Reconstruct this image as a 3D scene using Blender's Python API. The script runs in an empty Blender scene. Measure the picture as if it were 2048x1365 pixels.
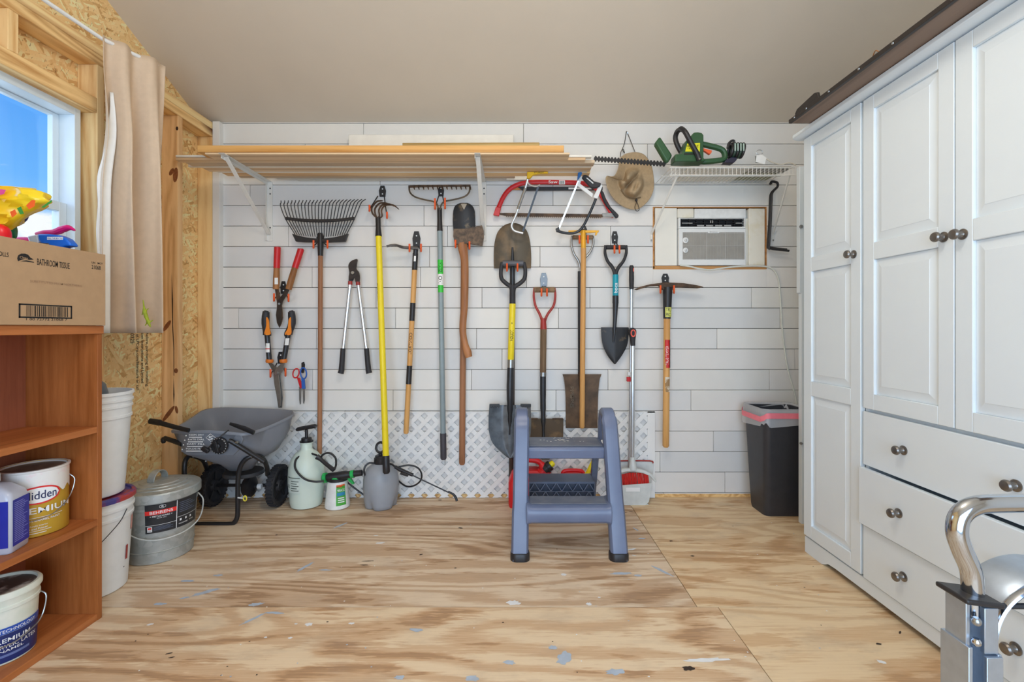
import bpy, bmesh, math, random
from mathutils import Vector as V, Matrix, noise as mnoise
random.seed(7)
SC = bpy.context.scene
COL = SC.collection
F, CX, CY, H = 950.0, 1030.0, 657.0, 1.10      # lens in pixels of a 2048x1365 frame, vanishing point, eye height
W = 3.09                                        # distance of the plank wall
def P(px, py, Y=W): return V(((px-CX)*Y/F, Y, H-(py-CY)*Y/F))
def L(Y, pts): return [P(x, y, Y) for x, y in pts]

# ---------------------------------------------------------------- materials
def lin(c):
    c /= 255.0
    return c/12.92 if c <= .04045 else ((c+.055)/1.055)**2.4
def col(rgb, k=1.0): return tuple(min(.95, lin(c)*k) for c in rgb) + (1,)
KA = 1.22                                       # photo value -> surface albedo
MC = {}
def nt(name):
    m = bpy.data.materials.new(name); m.use_nodes = True
    n = m.node_tree.nodes; l = m.node_tree.links
    return m, n, l, n['Principled BSDF']
def coords(n, l, sc, rot=(0, 0, 0), loc=(0, 0, 0)):
    t = n.new('ShaderNodeTexCoord'); mp = n.new('ShaderNodeMapping')
    mp.inputs['Scale'].default_value = sc; mp.inputs['Rotation'].default_value = rot; mp.inputs['Location'].default_value = loc
    l.new(t.outputs['Object'], mp.inputs['Vector']); return mp.outputs['Vector']
def coords2(n, l, sc, rot, loc=(0, 0, 0)):      # turn first, then stretch
    t = n.new('ShaderNodeTexCoord'); r = n.new('ShaderNodeMapping'); r.inputs['Rotation'].default_value = rot
    s = n.new('ShaderNodeMapping'); s.inputs['Scale'].default_value = sc; s.inputs['Location'].default_value = loc
    l.new(t.outputs['Object'], r.inputs['Vector']); l.new(r.outputs[0], s.inputs['Vector']); return s.outputs[0]
def noise(n, l, vec, scale, detail=4, rough=.55, dist=0):
    x = n.new('ShaderNodeTexNoise'); x.inputs['Scale'].default_value = scale; x.inputs['Detail'].default_value = detail
    x.inputs['Roughness'].default_value = rough; x.inputs['Distortion'].default_value = dist
    l.new(vec, x.inputs['Vector']); return x.outputs['Fac']
def ramp(n, l, fac, stops, interp='LINEAR'):
    r = n.new('ShaderNodeValToRGB'); r.color_ramp.interpolation = interp
    e = r.color_ramp.elements
    while len(e) < len(stops): e.new(.5)
    for i, (p, c) in enumerate(stops): e[i].position = p; e[i].color = c
    l.new(fac, r.inputs['Fac']); return r.outputs['Color']
def math_(n, l, op, a, b=None, c=None):
    x = n.new('ShaderNodeMath'); x.operation = op
    for i, v in enumerate((a, b, c)):
        if v is None: continue
        if isinstance(v, (int, float)): x.inputs[i].default_value = v
        else: l.new(v, x.inputs[i])
    return x.outputs[0]
def mix(n, l, fac, a, b, mode='MIX'):
    x = n.new('ShaderNodeMix'); x.data_type = 'RGBA'; x.blend_type = mode
    for k, v in ((0, fac), (6, a), (7, b)):
        if isinstance(v, (int, float)): x.inputs[k].default_value = v
        elif isinstance(v, tuple): x.inputs[k].default_value = v
        else: l.new(v, x.inputs[k])
    return x.outputs[2]
def bump(n, l, b, h, strength=.2, dist=.002):
    x = n.new('ShaderNodeBump'); x.inputs['Strength'].default_value = strength; x.inputs['Distance'].default_value = dist
    l.new(h, x.inputs['Height']); l.new(x.outputs['Normal'], b.inputs['Normal'])
def mat(name, rgb, rough=.5, metal=0, var=.06, scale=25, k=None, bmp=0, rgb2=None, thr=(.35, .65), spec=None, alpha=None, trans=0, sub=0):
    if name in MC: return MC[name]
    m, n, l, b = nt(name); k = KA if k is None else k
    c = col(rgb, k)
    v = coords(n, l, (1, 1, 1)); f = noise(n, l, v, scale, 5)
    if rgb2: a, d = c, col(rgb2, k)
    else: a, d = tuple(x*(1-var) for x in c[:3])+(1,), tuple(min(.95, x*(1+var)) for x in c[:3])+(1,)
    l.new(ramp(n, l, f, [(thr[0], a), (thr[1], d)]), b.inputs['Base Color'])
    b.inputs['Roughness'].default_value = rough; b.inputs['Metallic'].default_value = metal
    if spec is not None: b.inputs['Specular IOR Level'].default_value = spec
    if alpha is not None: b.inputs['Alpha'].default_value = alpha
    if trans: b.inputs['Transmission Weight'].default_value = trans
    if sub: b.inputs['Subsurface Weight'].default_value = sub; b.inputs['Subsurface Radius'].default_value = (.02, .02, .02)
    if bmp: bump(n, l, b, f, bmp)
    MC[name] = m; return m
def wood(name, light, dark, axis='x', fine=60, rings=9, rough=.6, knot=0, k=None, loc=(0, 0, 0), squash=.06, blot=.35, stretch=None):
    """grain running along AXIS: ring contours of a stretched noise plus fine fibre"""
    if name in MC: return MC[name]
    m, n, l, b = nt(name); k = KA if k is None else k
    sc = [1, 1, 1]; i = 'xyz'.index(axis); sc[i] = squash
    v = coords(n, l, tuple(sc), loc=loc)
    body = noise(n, l, v, 4.0, 2, .5, .3)
    ring = math_(n, l, 'FRACT', math_(n, l, 'MULTIPLY', body, rings))
    ring = math_(n, l, 'ABSOLUTE', math_(n, l, 'SUBTRACT', math_(n, l, 'MULTIPLY', ring, 2.0), 1.0))
    fib = noise(n, l, v, fine, 4, .7)
    mixv = math_(n, l, 'ADD', math_(n, l, 'MULTIPLY', ring, blot), math_(n, l, 'MULTIPLY', fib, 1-blot))
    a, d = col(light, k), col(dark, k)
    c = ramp(n, l, mixv, [(.25, d), (.62, a)])
    if knot:
        sk = [1, 1, 1]; sk[i] = .45
        vv = n.new('ShaderNodeTexVoronoi'); vv.inputs['Scale'].default_value = knot
        l.new(coords(n, l, tuple(sk), loc=(3.1, 1.7, .3)), vv.inputs['Vector'])
        kf = ramp(n, l, vv.outputs['Distance'], [(.05, (1, 1, 1, 1)), (.13, (0, 0, 0, 1))])
        c = mix(n, l, kf, c, col((95, 52, 22), k))
    l.new(c, b.inputs['Base Color']); b.inputs['Roughness'].default_value = rough
    b.inputs['Specular IOR Level'].default_value = .3
    bump(n, l, b, fib, .15, .001)
    MC[name] = m; return m

# ---------------------------------------------------------------- objects
ORG = {}
def tag(o, label, cat, group=None, kind=None):
    if label: o['label'] = label
    if cat: o['category'] = cat
    if group: o['group'] = group
    if kind: o['kind'] = kind
    return o
def thing(name, label, cat, loc, group=None):
    o = bpy.data.objects.new(name, None); COL.objects.link(o)
    o.location = loc; o.empty_display_size = .05; ORG[o] = V(loc)
    return tag(o, label, cat, group)
def cr(pts, n=6, closed=False):
    """Catmull-Rom through the points"""
    out = []; N = len(pts); pts = [V(p) for p in pts]
    for i in range(N if closed else N-1):
        p1, p2 = pts[i], pts[(i+1) % N]
        p0 = pts[(i-1) % N] if closed or i > 0 else p1*2-p2
        p3 = pts[(i+2) % N] if closed or i+2 < N else p2*2-p1
        for j in range(n):
            t = j/n
            out.append(.5*((2*p1)+(p2-p0)*t+(2*p0-5*p1+4*p2-p3)*t*t+(3*p1-p0-3*p2+p3)*t**3))
    if not closed: out.append(pts[-1])
    return out
def arc(c, r, a0, a1, n, u, v):
    return [V(c)+V(u)*(r*math.cos(math.radians(a0+(a1-a0)*i/n)))+V(v)*(r*math.sin(math.radians(a0+(a1-a0)*i/n))) for i in range(n+1)]
TXT = {}
def glyphs(s):
    if s not in TXT:
        cu = bpy.data.curves.new('t', 'FONT'); cu.body = s; cu.resolution_u = 3; cu.offset = .008
        o = bpy.data.objects.new('t', cu); COL.objects.link(o)
        me = bpy.data.meshes.new_from_object(o.evaluated_get(bpy.context.evaluated_depsgraph_get()))
        vs = [v.co.copy() for v in me.vertices]; fs = [tuple(p.vertices) for p in me.polygons]
        bpy.data.objects.remove(o); bpy.data.curves.remove(cu); bpy.data.meshes.remove(me)
        x0, x1 = min(v.x for v in vs), max(v.x for v in vs); y0, y1 = min(v.y for v in vs), max(v.y for v in vs)
        TXT[s] = ([((v.x-x0)/(x1-x0), (v.y-y0)/(y1-y0)) for v in vs], fs)
    return TXT[s]
class G:
    def __init__(s): s.v = []; s.f = []; s.m = []
    def add(s, vs, fs, mi=0):
        b = len(s.v); s.v += [V(v) for v in vs]
        for f in fs: s.f.append(tuple(b+i for i in f)); s.m.append(mi)
        return s
    def box(s, x0, x1, y0, y1, z0, z1, mi=0):
        return s.add([(x, y, z) for x in (x0, x1) for y in (y0, y1) for z in (z0, z1)],
                     [(0, 1, 3, 2), (4, 6, 7, 5), (0, 4, 5, 1), (2, 3, 7, 6), (0, 2, 6, 4), (1, 5, 7, 3)], mi)
    def obox(s, c, u, v, w, mi=0):
        c, u, v, w = V(c), V(u), V(v), V(w)
        return s.add([c+u*a+v*b+w*d for a in (-1, 1) for b in (-1, 1) for d in (-1, 1)],
                     [(0, 1, 3, 2), (4, 6, 7, 5), (0, 4, 5, 1), (2, 3, 7, 6), (0, 2, 6, 4), (1, 5, 7, 3)], mi)
    def bar(s, a, b, w, t, up=(0, 0, 1), mi=0):
        """straight flat bar a->b, width w across UP, thickness t along UP"""
        a, b = V(a), V(b); d = (b-a); x = d.normalized(); z = V(up)
        y = x.cross(z).normalized(); z = y.cross(x).normalized()
        return s.obox((a+b)/2, d/2, y*(w/2), z*(t/2), mi)
    def loft(s, rings, cap0=True, cap1=True, mi=0, closed=True):
        n = len(rings[0]); b = len(s.v)
        for r in rings: s.v += [V(p) for p in r]
        for i in range(len(rings)-1):
            for j in range(n if closed else n-1):
                k = (j+1) % n
                s.f.append((b+i*n+j, b+i*n+k, b+(i+1)*n+k, b+(i+1)*n+j)); s.m.append(mi)
        if cap0: s.f.append(tuple(b+j for j in reversed(range(n)))); s.m.append(mi)
        if cap1: s.f.append(tuple(b+(len(rings)-1)*n+j for j in range(n))); s.m.append(mi)
        return s
    def tube(s, pts, r, n=10, mi=0, cap=True, flat=1.0, up=None, closed=False):
        pts = [V(p) for p in pts]; N = len(pts)
        rs = r if isinstance(r, (list, tuple)) else [r]*N
        if len(rs) != N: rs = [rs[0]+(rs[-1]-rs[0])*i/(N-1) if len(rs) == 2 else rs[min(len(rs)-1, int(i*len(rs)/N))] for i in range(N)]
        t0 = (pts[1]-pts[0]).normalized()
        u = V(up) if up else (V((0, 1, 0)) if abs(t0.y) < .9 else V((1, 0, 0)))
        rings = []
        for i in range(N):
            if closed: t = pts[(i+1) % N]-pts[i-1]
            else: t = pts[min(i+1, N-1)]-pts[max(i-1, 0)]
            t.normalize(); u = (u-t*u.dot(t)).normalized(); w = t.cross(u)
            rings.append([pts[i]+u*(rs[i]*flat*math.cos(2*math.pi*j/n))+w*(rs[i]*math.sin(2*math.pi*j/n)) for j in range(n)])
        if closed: rings.append(rings[0]); return s.loft(rings, False, False, mi)
        return s.loft(rings, cap, cap, mi)
    def prism(s, poly, d, mi=0):
        """polygon (world points) extruded by vector d"""
        n = len(poly); d = V(d); b = len(s.v)
        s.v += [V(p) for p in poly] + [V(p)+d for p in poly]
        s.f.append(tuple(b+i for i in range(n))); s.m.append(mi)
        s.f.append(tuple(b+n+i for i in reversed(range(n)))); s.m.append(mi)
        for i in range(n):
            j = (i+1) % n; s.f.append((b+i, b+n+i, b+n+j, b+j)); s.m.append(mi)
        return s
    def trace(s, Y, pts, t, mi=0, smooth=0):
        """outline at distance Y, real thickness t centred on Y"""
        p = L(Y, pts)
        if smooth: p = cr(p, smooth, True)
        return s.prism([q+V((0, -t/2, 0)) for q in p], (0, t, 0), mi)
    def lathe(s, prof, c=(0, 0, 0), n=32, mi=0, ax=(0, 0, 1), ref=None, cap0=True, cap1=True):
        ax = V(ax).normalized(); u = V(ref) if ref else (V((1, 0, 0)) if abs(ax.x) < .9 else V((0, 1, 0)))
        u = (u-ax*u.dot(ax)).normalized(); w = ax.cross(u); c = V(c)
        return s.loft([[c+ax*z+(u*math.cos(2*math.pi*j/n)+w*math.sin(2*math.pi*j/n))*max(r, 1e-5) for j in range(n)] for r, z in prof], cap0, cap1, mi)
    def ball(s, c, r, n=12, mi=0, sc=(1, 1, 1)):
        rings = []
        for i in range(1, n//2):
            a = math.pi*i/(n//2)
            rings.append([V(c)+V((r*sc[0]*math.sin(a)*math.cos(2*math.pi*j/n), r*sc[1]*math.sin(a)*math.sin(2*math.pi*j/n), -r*sc[2]*math.cos(a))) for j in range(n)])
        return s.loft(rings, True, True, mi)
    def sheet(s, rows, fn, t, nc=10, nr=18, mi=0, smooth=True):
        """plate: rows (py, xl, xr) in pixels, fn(u, v) gives the distance Y; thickness t"""
        R = [V((a, b, c)) for a, b, c in rows]
        if smooth: R = cr(R, max(1, nr//max(1, len(R)-1)))
        fr, bk = [], []
        for i, (py, xl, xr) in enumerate(R):
            v = i/(len(R)-1)
            a, c = [], []
            for j in range(nc+1):
                u = j/nc*2-1; Y = fn(u, v)
                p = P(xl+(xr-xl)*j/nc, py, Y); a.append(p); c.append(p+V((0, t, 0)))
            fr.append(a); bk.append(c)
        n = nc+1; m = len(fr); b = len(s.v)
        for r in fr: s.v += r
        for r in bk: s.v += r
        o = n*m
        for i in range(m-1):
            for j in range(nc):
                q = b+i*n+j
                s.f.append((q, q+n, q+n+1, q+1)); s.m.append(mi)
                s.f.append((o+q, o+q+1, o+q+n+1, o+q+n)); s.m.append(mi)
        edge = [i for i in range(n)] + [i*n+n-1 for i in range(1, m)] + [(m-1)*n+j for j in range(n-2, -1, -1)] + [i*n for i in range(m-2, 0, -1)]
        for i in range(len(edge)):
            a, c = b+edge[i], b+edge[(i+1) % len(edge)]
            s.f.append((a, c, o+c, o+a)); s.m.append(mi)
        return s
    def text(s, body, fn, u0, u1, v0, v1, mi=0):
        """lettering: fn(u, v) -> world point; the words fill u0..u1, v0..v1"""
        vs, fs = glyphs(body)
        return s.add([fn(u0+(u1-u0)*a, v0+(v1-v0)*c) for a, c in vs], fs, mi)
    def patch(s, fn, u0, u1, v0, v1, nu=12, nv=1, mi=0):
        b = len(s.v)
        for i in range(nv+1):
            for j in range(nu+1): s.v.append(V(fn(u0+(u1-u0)*j/nu, v0+(v1-v0)*i/nv)))
        for i in range(nv):
            for j in range(nu):
                q = b+i*(nu+1)+j; s.f.append((q, q+1, q+nu+2, q+nu+1)); s.m.append(mi)
        return s
    def build(s, name, mats, parent=None, ang=35, bev=0, loc=None, label=None, segs=2, fix=True):
        if not isinstance(mats, (list, tuple)): mats = [mats]
        if parent is not None: org = ORG[parent]
        elif loc is not None: org = V(loc)
        else:
            xs = [v.x for v in s.v]; ys = [v.y for v in s.v]; zs = [v.z for v in s.v]
            org = V(((min(xs)+max(xs))/2, (min(ys)+max(ys))/2, min(zs)))
        me = bpy.data.meshes.new(name)
        me.from_pydata([tuple(v-org) for v in s.v], [], s.f)
        for m in mats: me.materials.append(m)
        me.polygons.foreach_set('material_index', s.m)
        me.update()
        if fix:
            bm = bmesh.new(); bm.from_mesh(me); bmesh.ops.recalc_face_normals(bm, faces=bm.faces); bm.to_mesh(me); bm.free()
        me.shade_smooth()
        if ang < 180: me.set_sharp_from_angle(angle=math.radians(ang))
        o = bpy.data.objects.new(name, me); COL.objects.link(o)
        if parent is not None: o.parent = parent
        else: o.location = org
        ORG[o] = org
        if bev:
            d = o.modifiers.new('edge', 'BEVEL'); d.width = bev; d.segments = segs; d.limit_method = 'ANGLE'; d.angle_limit = math.radians(40)
            d.harden_normals = False
        if label: o['label'] = label
        return o
def struct(o): o['kind'] = 'structure'; return o
def cyl(cx, cy, r, z0=0, off=.0006, ref=0.0):
    """map (angle in degrees seen from the camera side, height) to a round body: 0 faces -Y"""
    rr = (lambda z: r) if isinstance(r, (int, float)) else r
    return lambda a, z: V((cx+(rr(z)+off)*math.sin(math.radians(a)), cy-(rr(z)+off)*math.cos(math.radians(a)), z))
# ================================================================ materials of the room
def ply(name, seed, rings, light, dark, sx, sy, contrast=1.0):
    m, n, l, b = nt(name)
    v = coords(n, l, (sx, sy, 1), loc=(seed*3.7, seed*1.9, 0))
    body = noise(n, l, v, 1.0, 1.6, .45, .25)
    fib = noise(n, l, coords(n, l, (1.6, 75, 1), loc=(seed, 0, 0)), 3.0, 6, .72)
    fib2 = noise(n, l, coords(n, l, (4, 34, 1), loc=(0, seed, 0)), 2.0, 4, .6)
    ph = math_(n, l, 'ADD', math_(n, l, 'MULTIPLY', body, rings*6.283), math_(n, l, 'MULTIPLY', fib2, 4.2))
    r = ramp(n, l, math_(n, l, 'MULTIPLY_ADD', math_(n, l, 'SINE', ph), .5, .5), [(.25, (0, 0, 0, 1)), (.85, (1, 1, 1, 1))])
    pat = math_(n, l, 'ADD', noise(n, l, coords(n, l, (.8, 3.4, 1), loc=(seed*2, 1, 0)), 1.9, 4, .6), math_(n, l, 'MULTIPLY', math_(n, l, 'SUBTRACT', fib2, .5), .30))
    patm = ramp(n, l, pat, [(.52, (0, 0, 0, 1)), (.56, (1, 1, 1, 1))])
    x = math_(n, l, 'ADD', math_(n, l, 'MULTIPLY', r, contrast*.25), math_(n, l, 'ADD', math_(n, l, 'MULTIPLY', fib, .62), math_(n, l, 'MULTIPLY', patm, .24)))
    c = ramp(n, l, x, [(.30, col(light, KA)), (.50, col([p*.62+q*.38 for p, q in zip(light, dark)], KA)), (.72, col([p*.15+q*.85 for p, q in zip(light, dark)], KA)), (.95, col([q*.80 for q in dark], KA))])
    # worn grey dirt and pale scuffs
    d = noise(n, l, coords(n, l, (1.6, 3.0, 1), loc=(seed, 4, 0)), 2.3, 6, .65)
    c = mix(n, l, math_(n, l, 'MULTIPLY', ramp(n, l, d, [(.5, (0, 0, 0, 1)), (.72, (1, 1, 1, 1))]), .33), c, col((160, 140, 122), KA))
    s = noise(n, l, coords(n, l, (8, 20, 1), loc=(0, seed, 0)), 6.0, 5, .7)
    c = mix(n, l, ramp(n, l, s, [(.7, (0, 0, 0, 1)), (.76, (1, 1, 1, 1))]), c, col((112, 78, 50), KA))
    l.new(c, b.inputs['Base Color']); b.inputs['Roughness'].default_value = .62
    b.inputs['Specular IOR Level'].default_value = .3
    bump(n, l, b, fib, .2, .0015)
    return m
def osb(name):
    m, n, l, b = nt(name)
    cs = []
    for rot, sc, loc in ((.35, (1, 70, 17), 0), (-.7, (1, 64, 15), 3), (1.25, (1, 74, 19), 7)):
        vo = n.new('ShaderNodeTexVoronoi'); vo.inputs['Scale'].default_value = 1.0
        w = n.new('ShaderNodeVectorMath'); w.operation = 'ADD'
        nn = n.new('ShaderNodeTexNoise'); nn.inputs['Scale'].default_value = 22; l.new(coords(n, l, (1, 1, 1)), nn.inputs['Vector'])
        l.new(coords2(n, l, sc, (rot, 0, 0), (loc, loc, loc)), w.inputs[0]); l.new(nn.outputs['Color'], w.inputs[1])
        l.new(w.outputs[0], vo.inputs['Vector'])
        sp = n.new('ShaderNodeSeparateColor'); l.new(vo.outputs['Color'], sp.inputs['Color'])
        cs.append((sp.outputs[0], sp.outputs[1], vo.outputs['Distance']))
    A = [(0, col((178, 136, 84), 1.4)), (.2, col((206, 168, 114), 1.4)), (.65, col((220, 184, 132), 1.4)), (1, col((234, 206, 160), 1.4))]
    c = ramp(n, l, cs[0][0], A)
    c = mix(n, l, ramp(n, l, cs[1][1], [(.45, (0, 0, 0, 1)), (.5, (1, 1, 1, 1))]), c, ramp(n, l, cs[1][0], A))
    c = mix(n, l, ramp(n, l, cs[2][1], [(.55, (0, 0, 0, 1)), (.6, (1, 1, 1, 1))]), c, ramp(n, l, cs[2][0], A))
    dk = noise(n, l, coords2(n, l, (1, 75, 22), (.35, 0, 0)), 1.5, 4, .65)
    c = mix(n, l, ramp(n, l, dk, [(.61, (0, 0, 0, 1)), (.68, (.8, .8, .8, 1))]), c, col((112, 72, 36), KA))
    l.new(c, b.inputs['Base Color']); b.inputs['Roughness'].default_value = .65; b.inputs['Specular IOR Level'].default_value = .25
    bump(n, l, b, cs[0][2], .25, .002)
    return m
white = [mat('painted_plank_%d' % i, c, .5, 0, .015, 6, k=1.25) for i, c in enumerate([(213, 210, 206), (208, 207, 205), (216, 214, 209), (204, 204, 203), (211, 209, 204)])]
m_trim = mat('white_trim_paint', (214, 212, 208), .45, 0, .02, 8)
m_gap = mat('dark_gap', (70, 66, 62), .9)
m_ceil = mat('beige_ceiling_paint', (190, 180, 166), .85, 0, .015, 3, k=1.35)
m_osb = osb('strand_board')
m_stud = wood('pine_stud', (232, 196, 142), (204, 156, 98), 'z', 50, 14, .6, knot=2.6, squash=.09)
m_studd = wood('pine_stud_orange', (222, 182, 132), (194, 146, 96), 'z', 50, 12, .6, knot=2.2, squash=.09, loc=(.4, .2, 0))
m_plate = wood('pine_plate', (230, 192, 134), (190, 142, 86), 'y', 50, 15, .6, knot=2.0, squash=.07)
m_vinyl = mat('white_window_vinyl', (206, 216, 222), .35, 0, .01)
m_ply = [ply('plywood_sheet_left', 1, 16, (216, 196, 170), (176, 140, 106), .42, 2.6, 1.15),
         ply('plywood_sheet_right', 2.3, 9, (222, 198, 162), (186, 144, 102), .7, 3.2, .8),
         ply('plywood_sheet_near', 5.1, 15, (222, 200, 168), (186, 146, 108), .55, 1.9, 1.1)]
m_spot = mat('grey_blue_paint_spill', (170, 182, 196), .5, 0, .08, 30)
m_spotw = mat('white_paint_spill', (224, 226, 228), .5, 0, .05, 30)
m_black = mat('dark_debris', (52, 40, 32), .8)
m_glass, n_, l_, b_ = nt('window_glass')
tr = n_.new('ShaderNodeBsdfTransparent'); gl = n_.new('ShaderNodeBsdfGlossy'); mx = n_.new('ShaderNodeMixShader')
gl.inputs['Roughness'].default_value = .02; mx.inputs[0].default_value = .05
l_.new(tr.outputs[0], mx.inputs[1]); l_.new(gl.outputs[0], mx.inputs[2]); l_.new(mx.outputs[0], n_['Material Output'].inputs['Surface'])

# ================================================================ floor
XL, XR, YF = -2.04, 2.30, -1.40
YS, XS, XS2 = 1.873, .718, .80
g = G()
gap = .0015
g.box(XL, XS-gap, YS+gap, 3.2, -.018, 0, 0); g.box(XS+gap, XR, YS+gap, 3.2, -.018, 0, 1)
g.box(XL, XS2-gap, .65, YS-gap, -.018, 0, 2); g.box(XS2+gap, XR, .65, YS-gap, -.018, 0, 1)
g.box(XL, XR, YF, .65-gap, -.018, 0, 2); g.box(XL-.1, XR+.1, YF-.1, 3.3, -.12, -.0181, 3)
def gp(px, py): Y = F*H/(py-CY); return V(((px-CX)*Y/F, Y, 0))
def spill(px, py, lw, lh, rot, mi, seed, hgt=.0008):
    rnd = random.Random(seed); c = gp(px, py); n = 18; r0 = []
    for i in range(n):
        a = 2*math.pi*i/n; k = .7+.5*rnd.random()
        x, y = math.cos(a)*lw*k, math.sin(a)*lh*k
        ca, sa = math.cos(rot), math.sin(rot)
        r0.append(c+V((x*ca-y*sa, x*sa+y*ca, hgt)))
    b = len(g.v); g.v += r0; g.f.append(tuple(range(b, b+n))); g.m.append(mi)
SP = [(680, 1052, .042, .009, 1.0, 4), (610, 1135, .05, .010, 1.15, 4), (650, 1141, .03, .006, 0, 4), (412, 1185, .05, .014, .6, 4), (375, 1163, .03, .010, .1, 4), (436, 1152, .02, .008, 0, 4),
      (320, 1209, .025, .009, 0, 4), (368, 1197, .02, .008, .4, 4), (512, 1210, .03, .012, .2, 4), (508, 1238, .055, .007, .95, 4), (550, 1227, .04, .007, -.1, 4), (617, 1250, .014, .010, 0, 5),
      (592, 1249, .006, .004, 0, 5), (832, 1261, .028, .010, -.2, 4), (703, 1248, .012, .006, 0, 5), (1027, 1207, .026, .017, 0, 5), (1127, 1150, .014, .010, 0, 5), (1240, 1148, .05, .010, .05, 4),
      (1276, 1152, .02, .008, 0, 4), (1322, 1142, .065, .009, -.95, 4), (1262, 1100, .028, .008, .3, 5), (1268, 1112, .012, .004, -.5, 5), (1178, 1209, .012, .010, 0, 5), (1198, 1196, .006, .004, 0, 5),
      (1412, 1321, .075, .009, .04, 5), (1128, 1318, .035, .022, 1.1, 4), (1106, 1296, .016, .010, 0, 4), (1230, 1345, .03, .014, .1, 4), (1018, 1326, .02, .012, 0, 4), (1763, 1325, .014, .008, -.4, 5),
      (945, 1358, .02, .014, 0, 4), (800, 1356, .018, .01, 0, 4), (1272, 1060, .025, .006, -1.2, 4), (1284, 1078, .02, .008, 0, 4), (760, 1087, .026, .008, .2, 5), (752, 1072, .012, .004, .1, 5),
      (580, 1277, .008, .005, 0, 5), (531, 1276, .006, .004, 0, 5), (300, 1250, .012, .006, .3, 5), (443, 1352, .004, .003, 0, 5), (1022, 1010, .01, .006, 0, 5), (793, 1010, .008, .006, 0, 5),
      (921, 1057, .016, .006, -.2, 6), (842, 1110, .010, .005, .5, 6), (736, 1123, .028, .004, .05, 6), (728, 1131, .02, .004, .0, 6), (1376, 1338, .02, .010, .1, 6), (338, 1308, .012, .003, .4, 6),
      (344, 1316, .010, .003, .3, 6), (911, 1137, .006, .004, 0, 6), (1342, 1083, .010, .005, .1, 6), (880, 1001, .012, .006, .1, 6), (1262, 1024, .016, .003, -.3, 6), (1250, 1026, .014, .003, 0, 6),
      (1385, 1113, .010, .005, 0, 6), (1006, 1246, .004, .003, 0, 6), (1757, 1289, .010, .005, 0, 6), (1800, 1266, .012, .003, .8, 6), (655, 1245, .004, .003, 0, 6), (553, 1071, .006, .005, 0, 6)]
for i, s in enumerate(SP): spill(*s, i)
rnd = random.Random(5)
for i in range(70): spill(rnd.uniform(250, 1700), 657+rnd.uniform(350, 705), rnd.uniform(.002, .004), rnd.uniform(.002, .003), 0, rnd.choice([5, 5, 4, 6]), 100+i)
floor = struct(g.build('floor', m_ply+[mat('floor_joist', (120, 90, 60)), m_spot, m_spotw, m_black], loc=(0, 0, 0), fix=False))

# ================================================================ plank wall at the back
PITCH = 41.05/307.4; ZT = H+(657-247)/307.4
def wx(px): return (px-CX)/307.4
def wz(py): return H-(py-CY)/307.4
JO = {0: (727, 1047), 1: (1295, 610), 2: (760,), 3: (1106, 500), 4: (848,), 5: (577, 895, 1221), 6: (859, 1080), 7: (624, 841, 1053), 8: (752, 964, 1180, 1503), 9: (477, 791, 1117, 1560), 10: (633, 953, 1434),
      11: (1004, 1590), 12: (625, 943, 1216, 1539), 13: (786, 1112, 1382), 14: (690, 1330), 15: (560, 1427), 16: (890, 1320), 17: (1450, 720), 18: (1327,)}
HX0, HX1, HZ0, HZ1 = wx(1306), wx(1533), wz(538), wz(414)
g = G(); rnd = random.Random(11)
for k in range(-2, 19):
    z1 = ZT-k*PITCH-.0015; z0 = z1-PITCH+.003
    if k == 18: z0 = .022
    if z1 > 2.80: continue
    xs = [-1.93]+sorted(wx(a) for a in JO.get(k, (900,)))+[XR]
    for a, b in zip(xs[:-1], xs[1:]):
        mi = rnd.randrange(5); segs = [(a+.0012, b-.0012, z0, z1)]
        if z0 < HZ1 and z1 > HZ0:
            out = []
            for p, q, c, d in segs:
                if p < HX1 and q > HX0:
                    if p < HX0: out.append((p, HX0, c, d))
                    if q > HX1: out.append((HX1, q, c, d))
                    lo, hi = max(p, HX0), min(q, HX1)
                    if c < HZ0: out.append((lo, hi, c, HZ0))
                    if d > HZ1: out.append((lo, hi, HZ1, d))
                else: out.append((p, q, c, d))
            segs = out
        for p, q, c, d in segs: g.box(p, q, W, W+.012, c, d, mi)
for a, b, c, d in ((XL-.1, HX0, 0, 2.9), (HX1, XR+.1, 0, 2.9), (HX0, HX1, 0, HZ0), (HX0, HX1, HZ1, 2.9)): g.box(a, b, W+.0122, W+.09, c, d, 5)
g.box(-1.93, XR, W+.002, W+.0125, 0, .022, 6)
# opening lining of bare wood
g.box(HX0-.002, HX0+.010, W-.001, W+.1, HZ0, HZ1, 7); g.box(HX1-.004, HX1+.002, W-.001, W+.1, HZ0, HZ1, 7); g.box(HX0, HX1, W-.001, W+.1, HZ0-.004, HZ0+.018, 7); g.box(HX0, HX1, W-.001, W+.1, HZ1-.004, HZ1+.001, 7)
wall_back = struct(g.build('wall_back', white+[m_gap, m_plate, wood('opening_lining', (190, 140, 88), (150, 100, 54), 'x', 60, 6, .6, squash=.06)], loc=(0, 0, 0), bev=.0012, segs=1))
# furring strip in the corner and nail heads
g = G(); g.box(-1.942, -1.897, 3.048, W+.002, .0, 2.43); struct(g.build('trim_1', m_trim, loc=(0, 0, 0), bev=.002))

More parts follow.
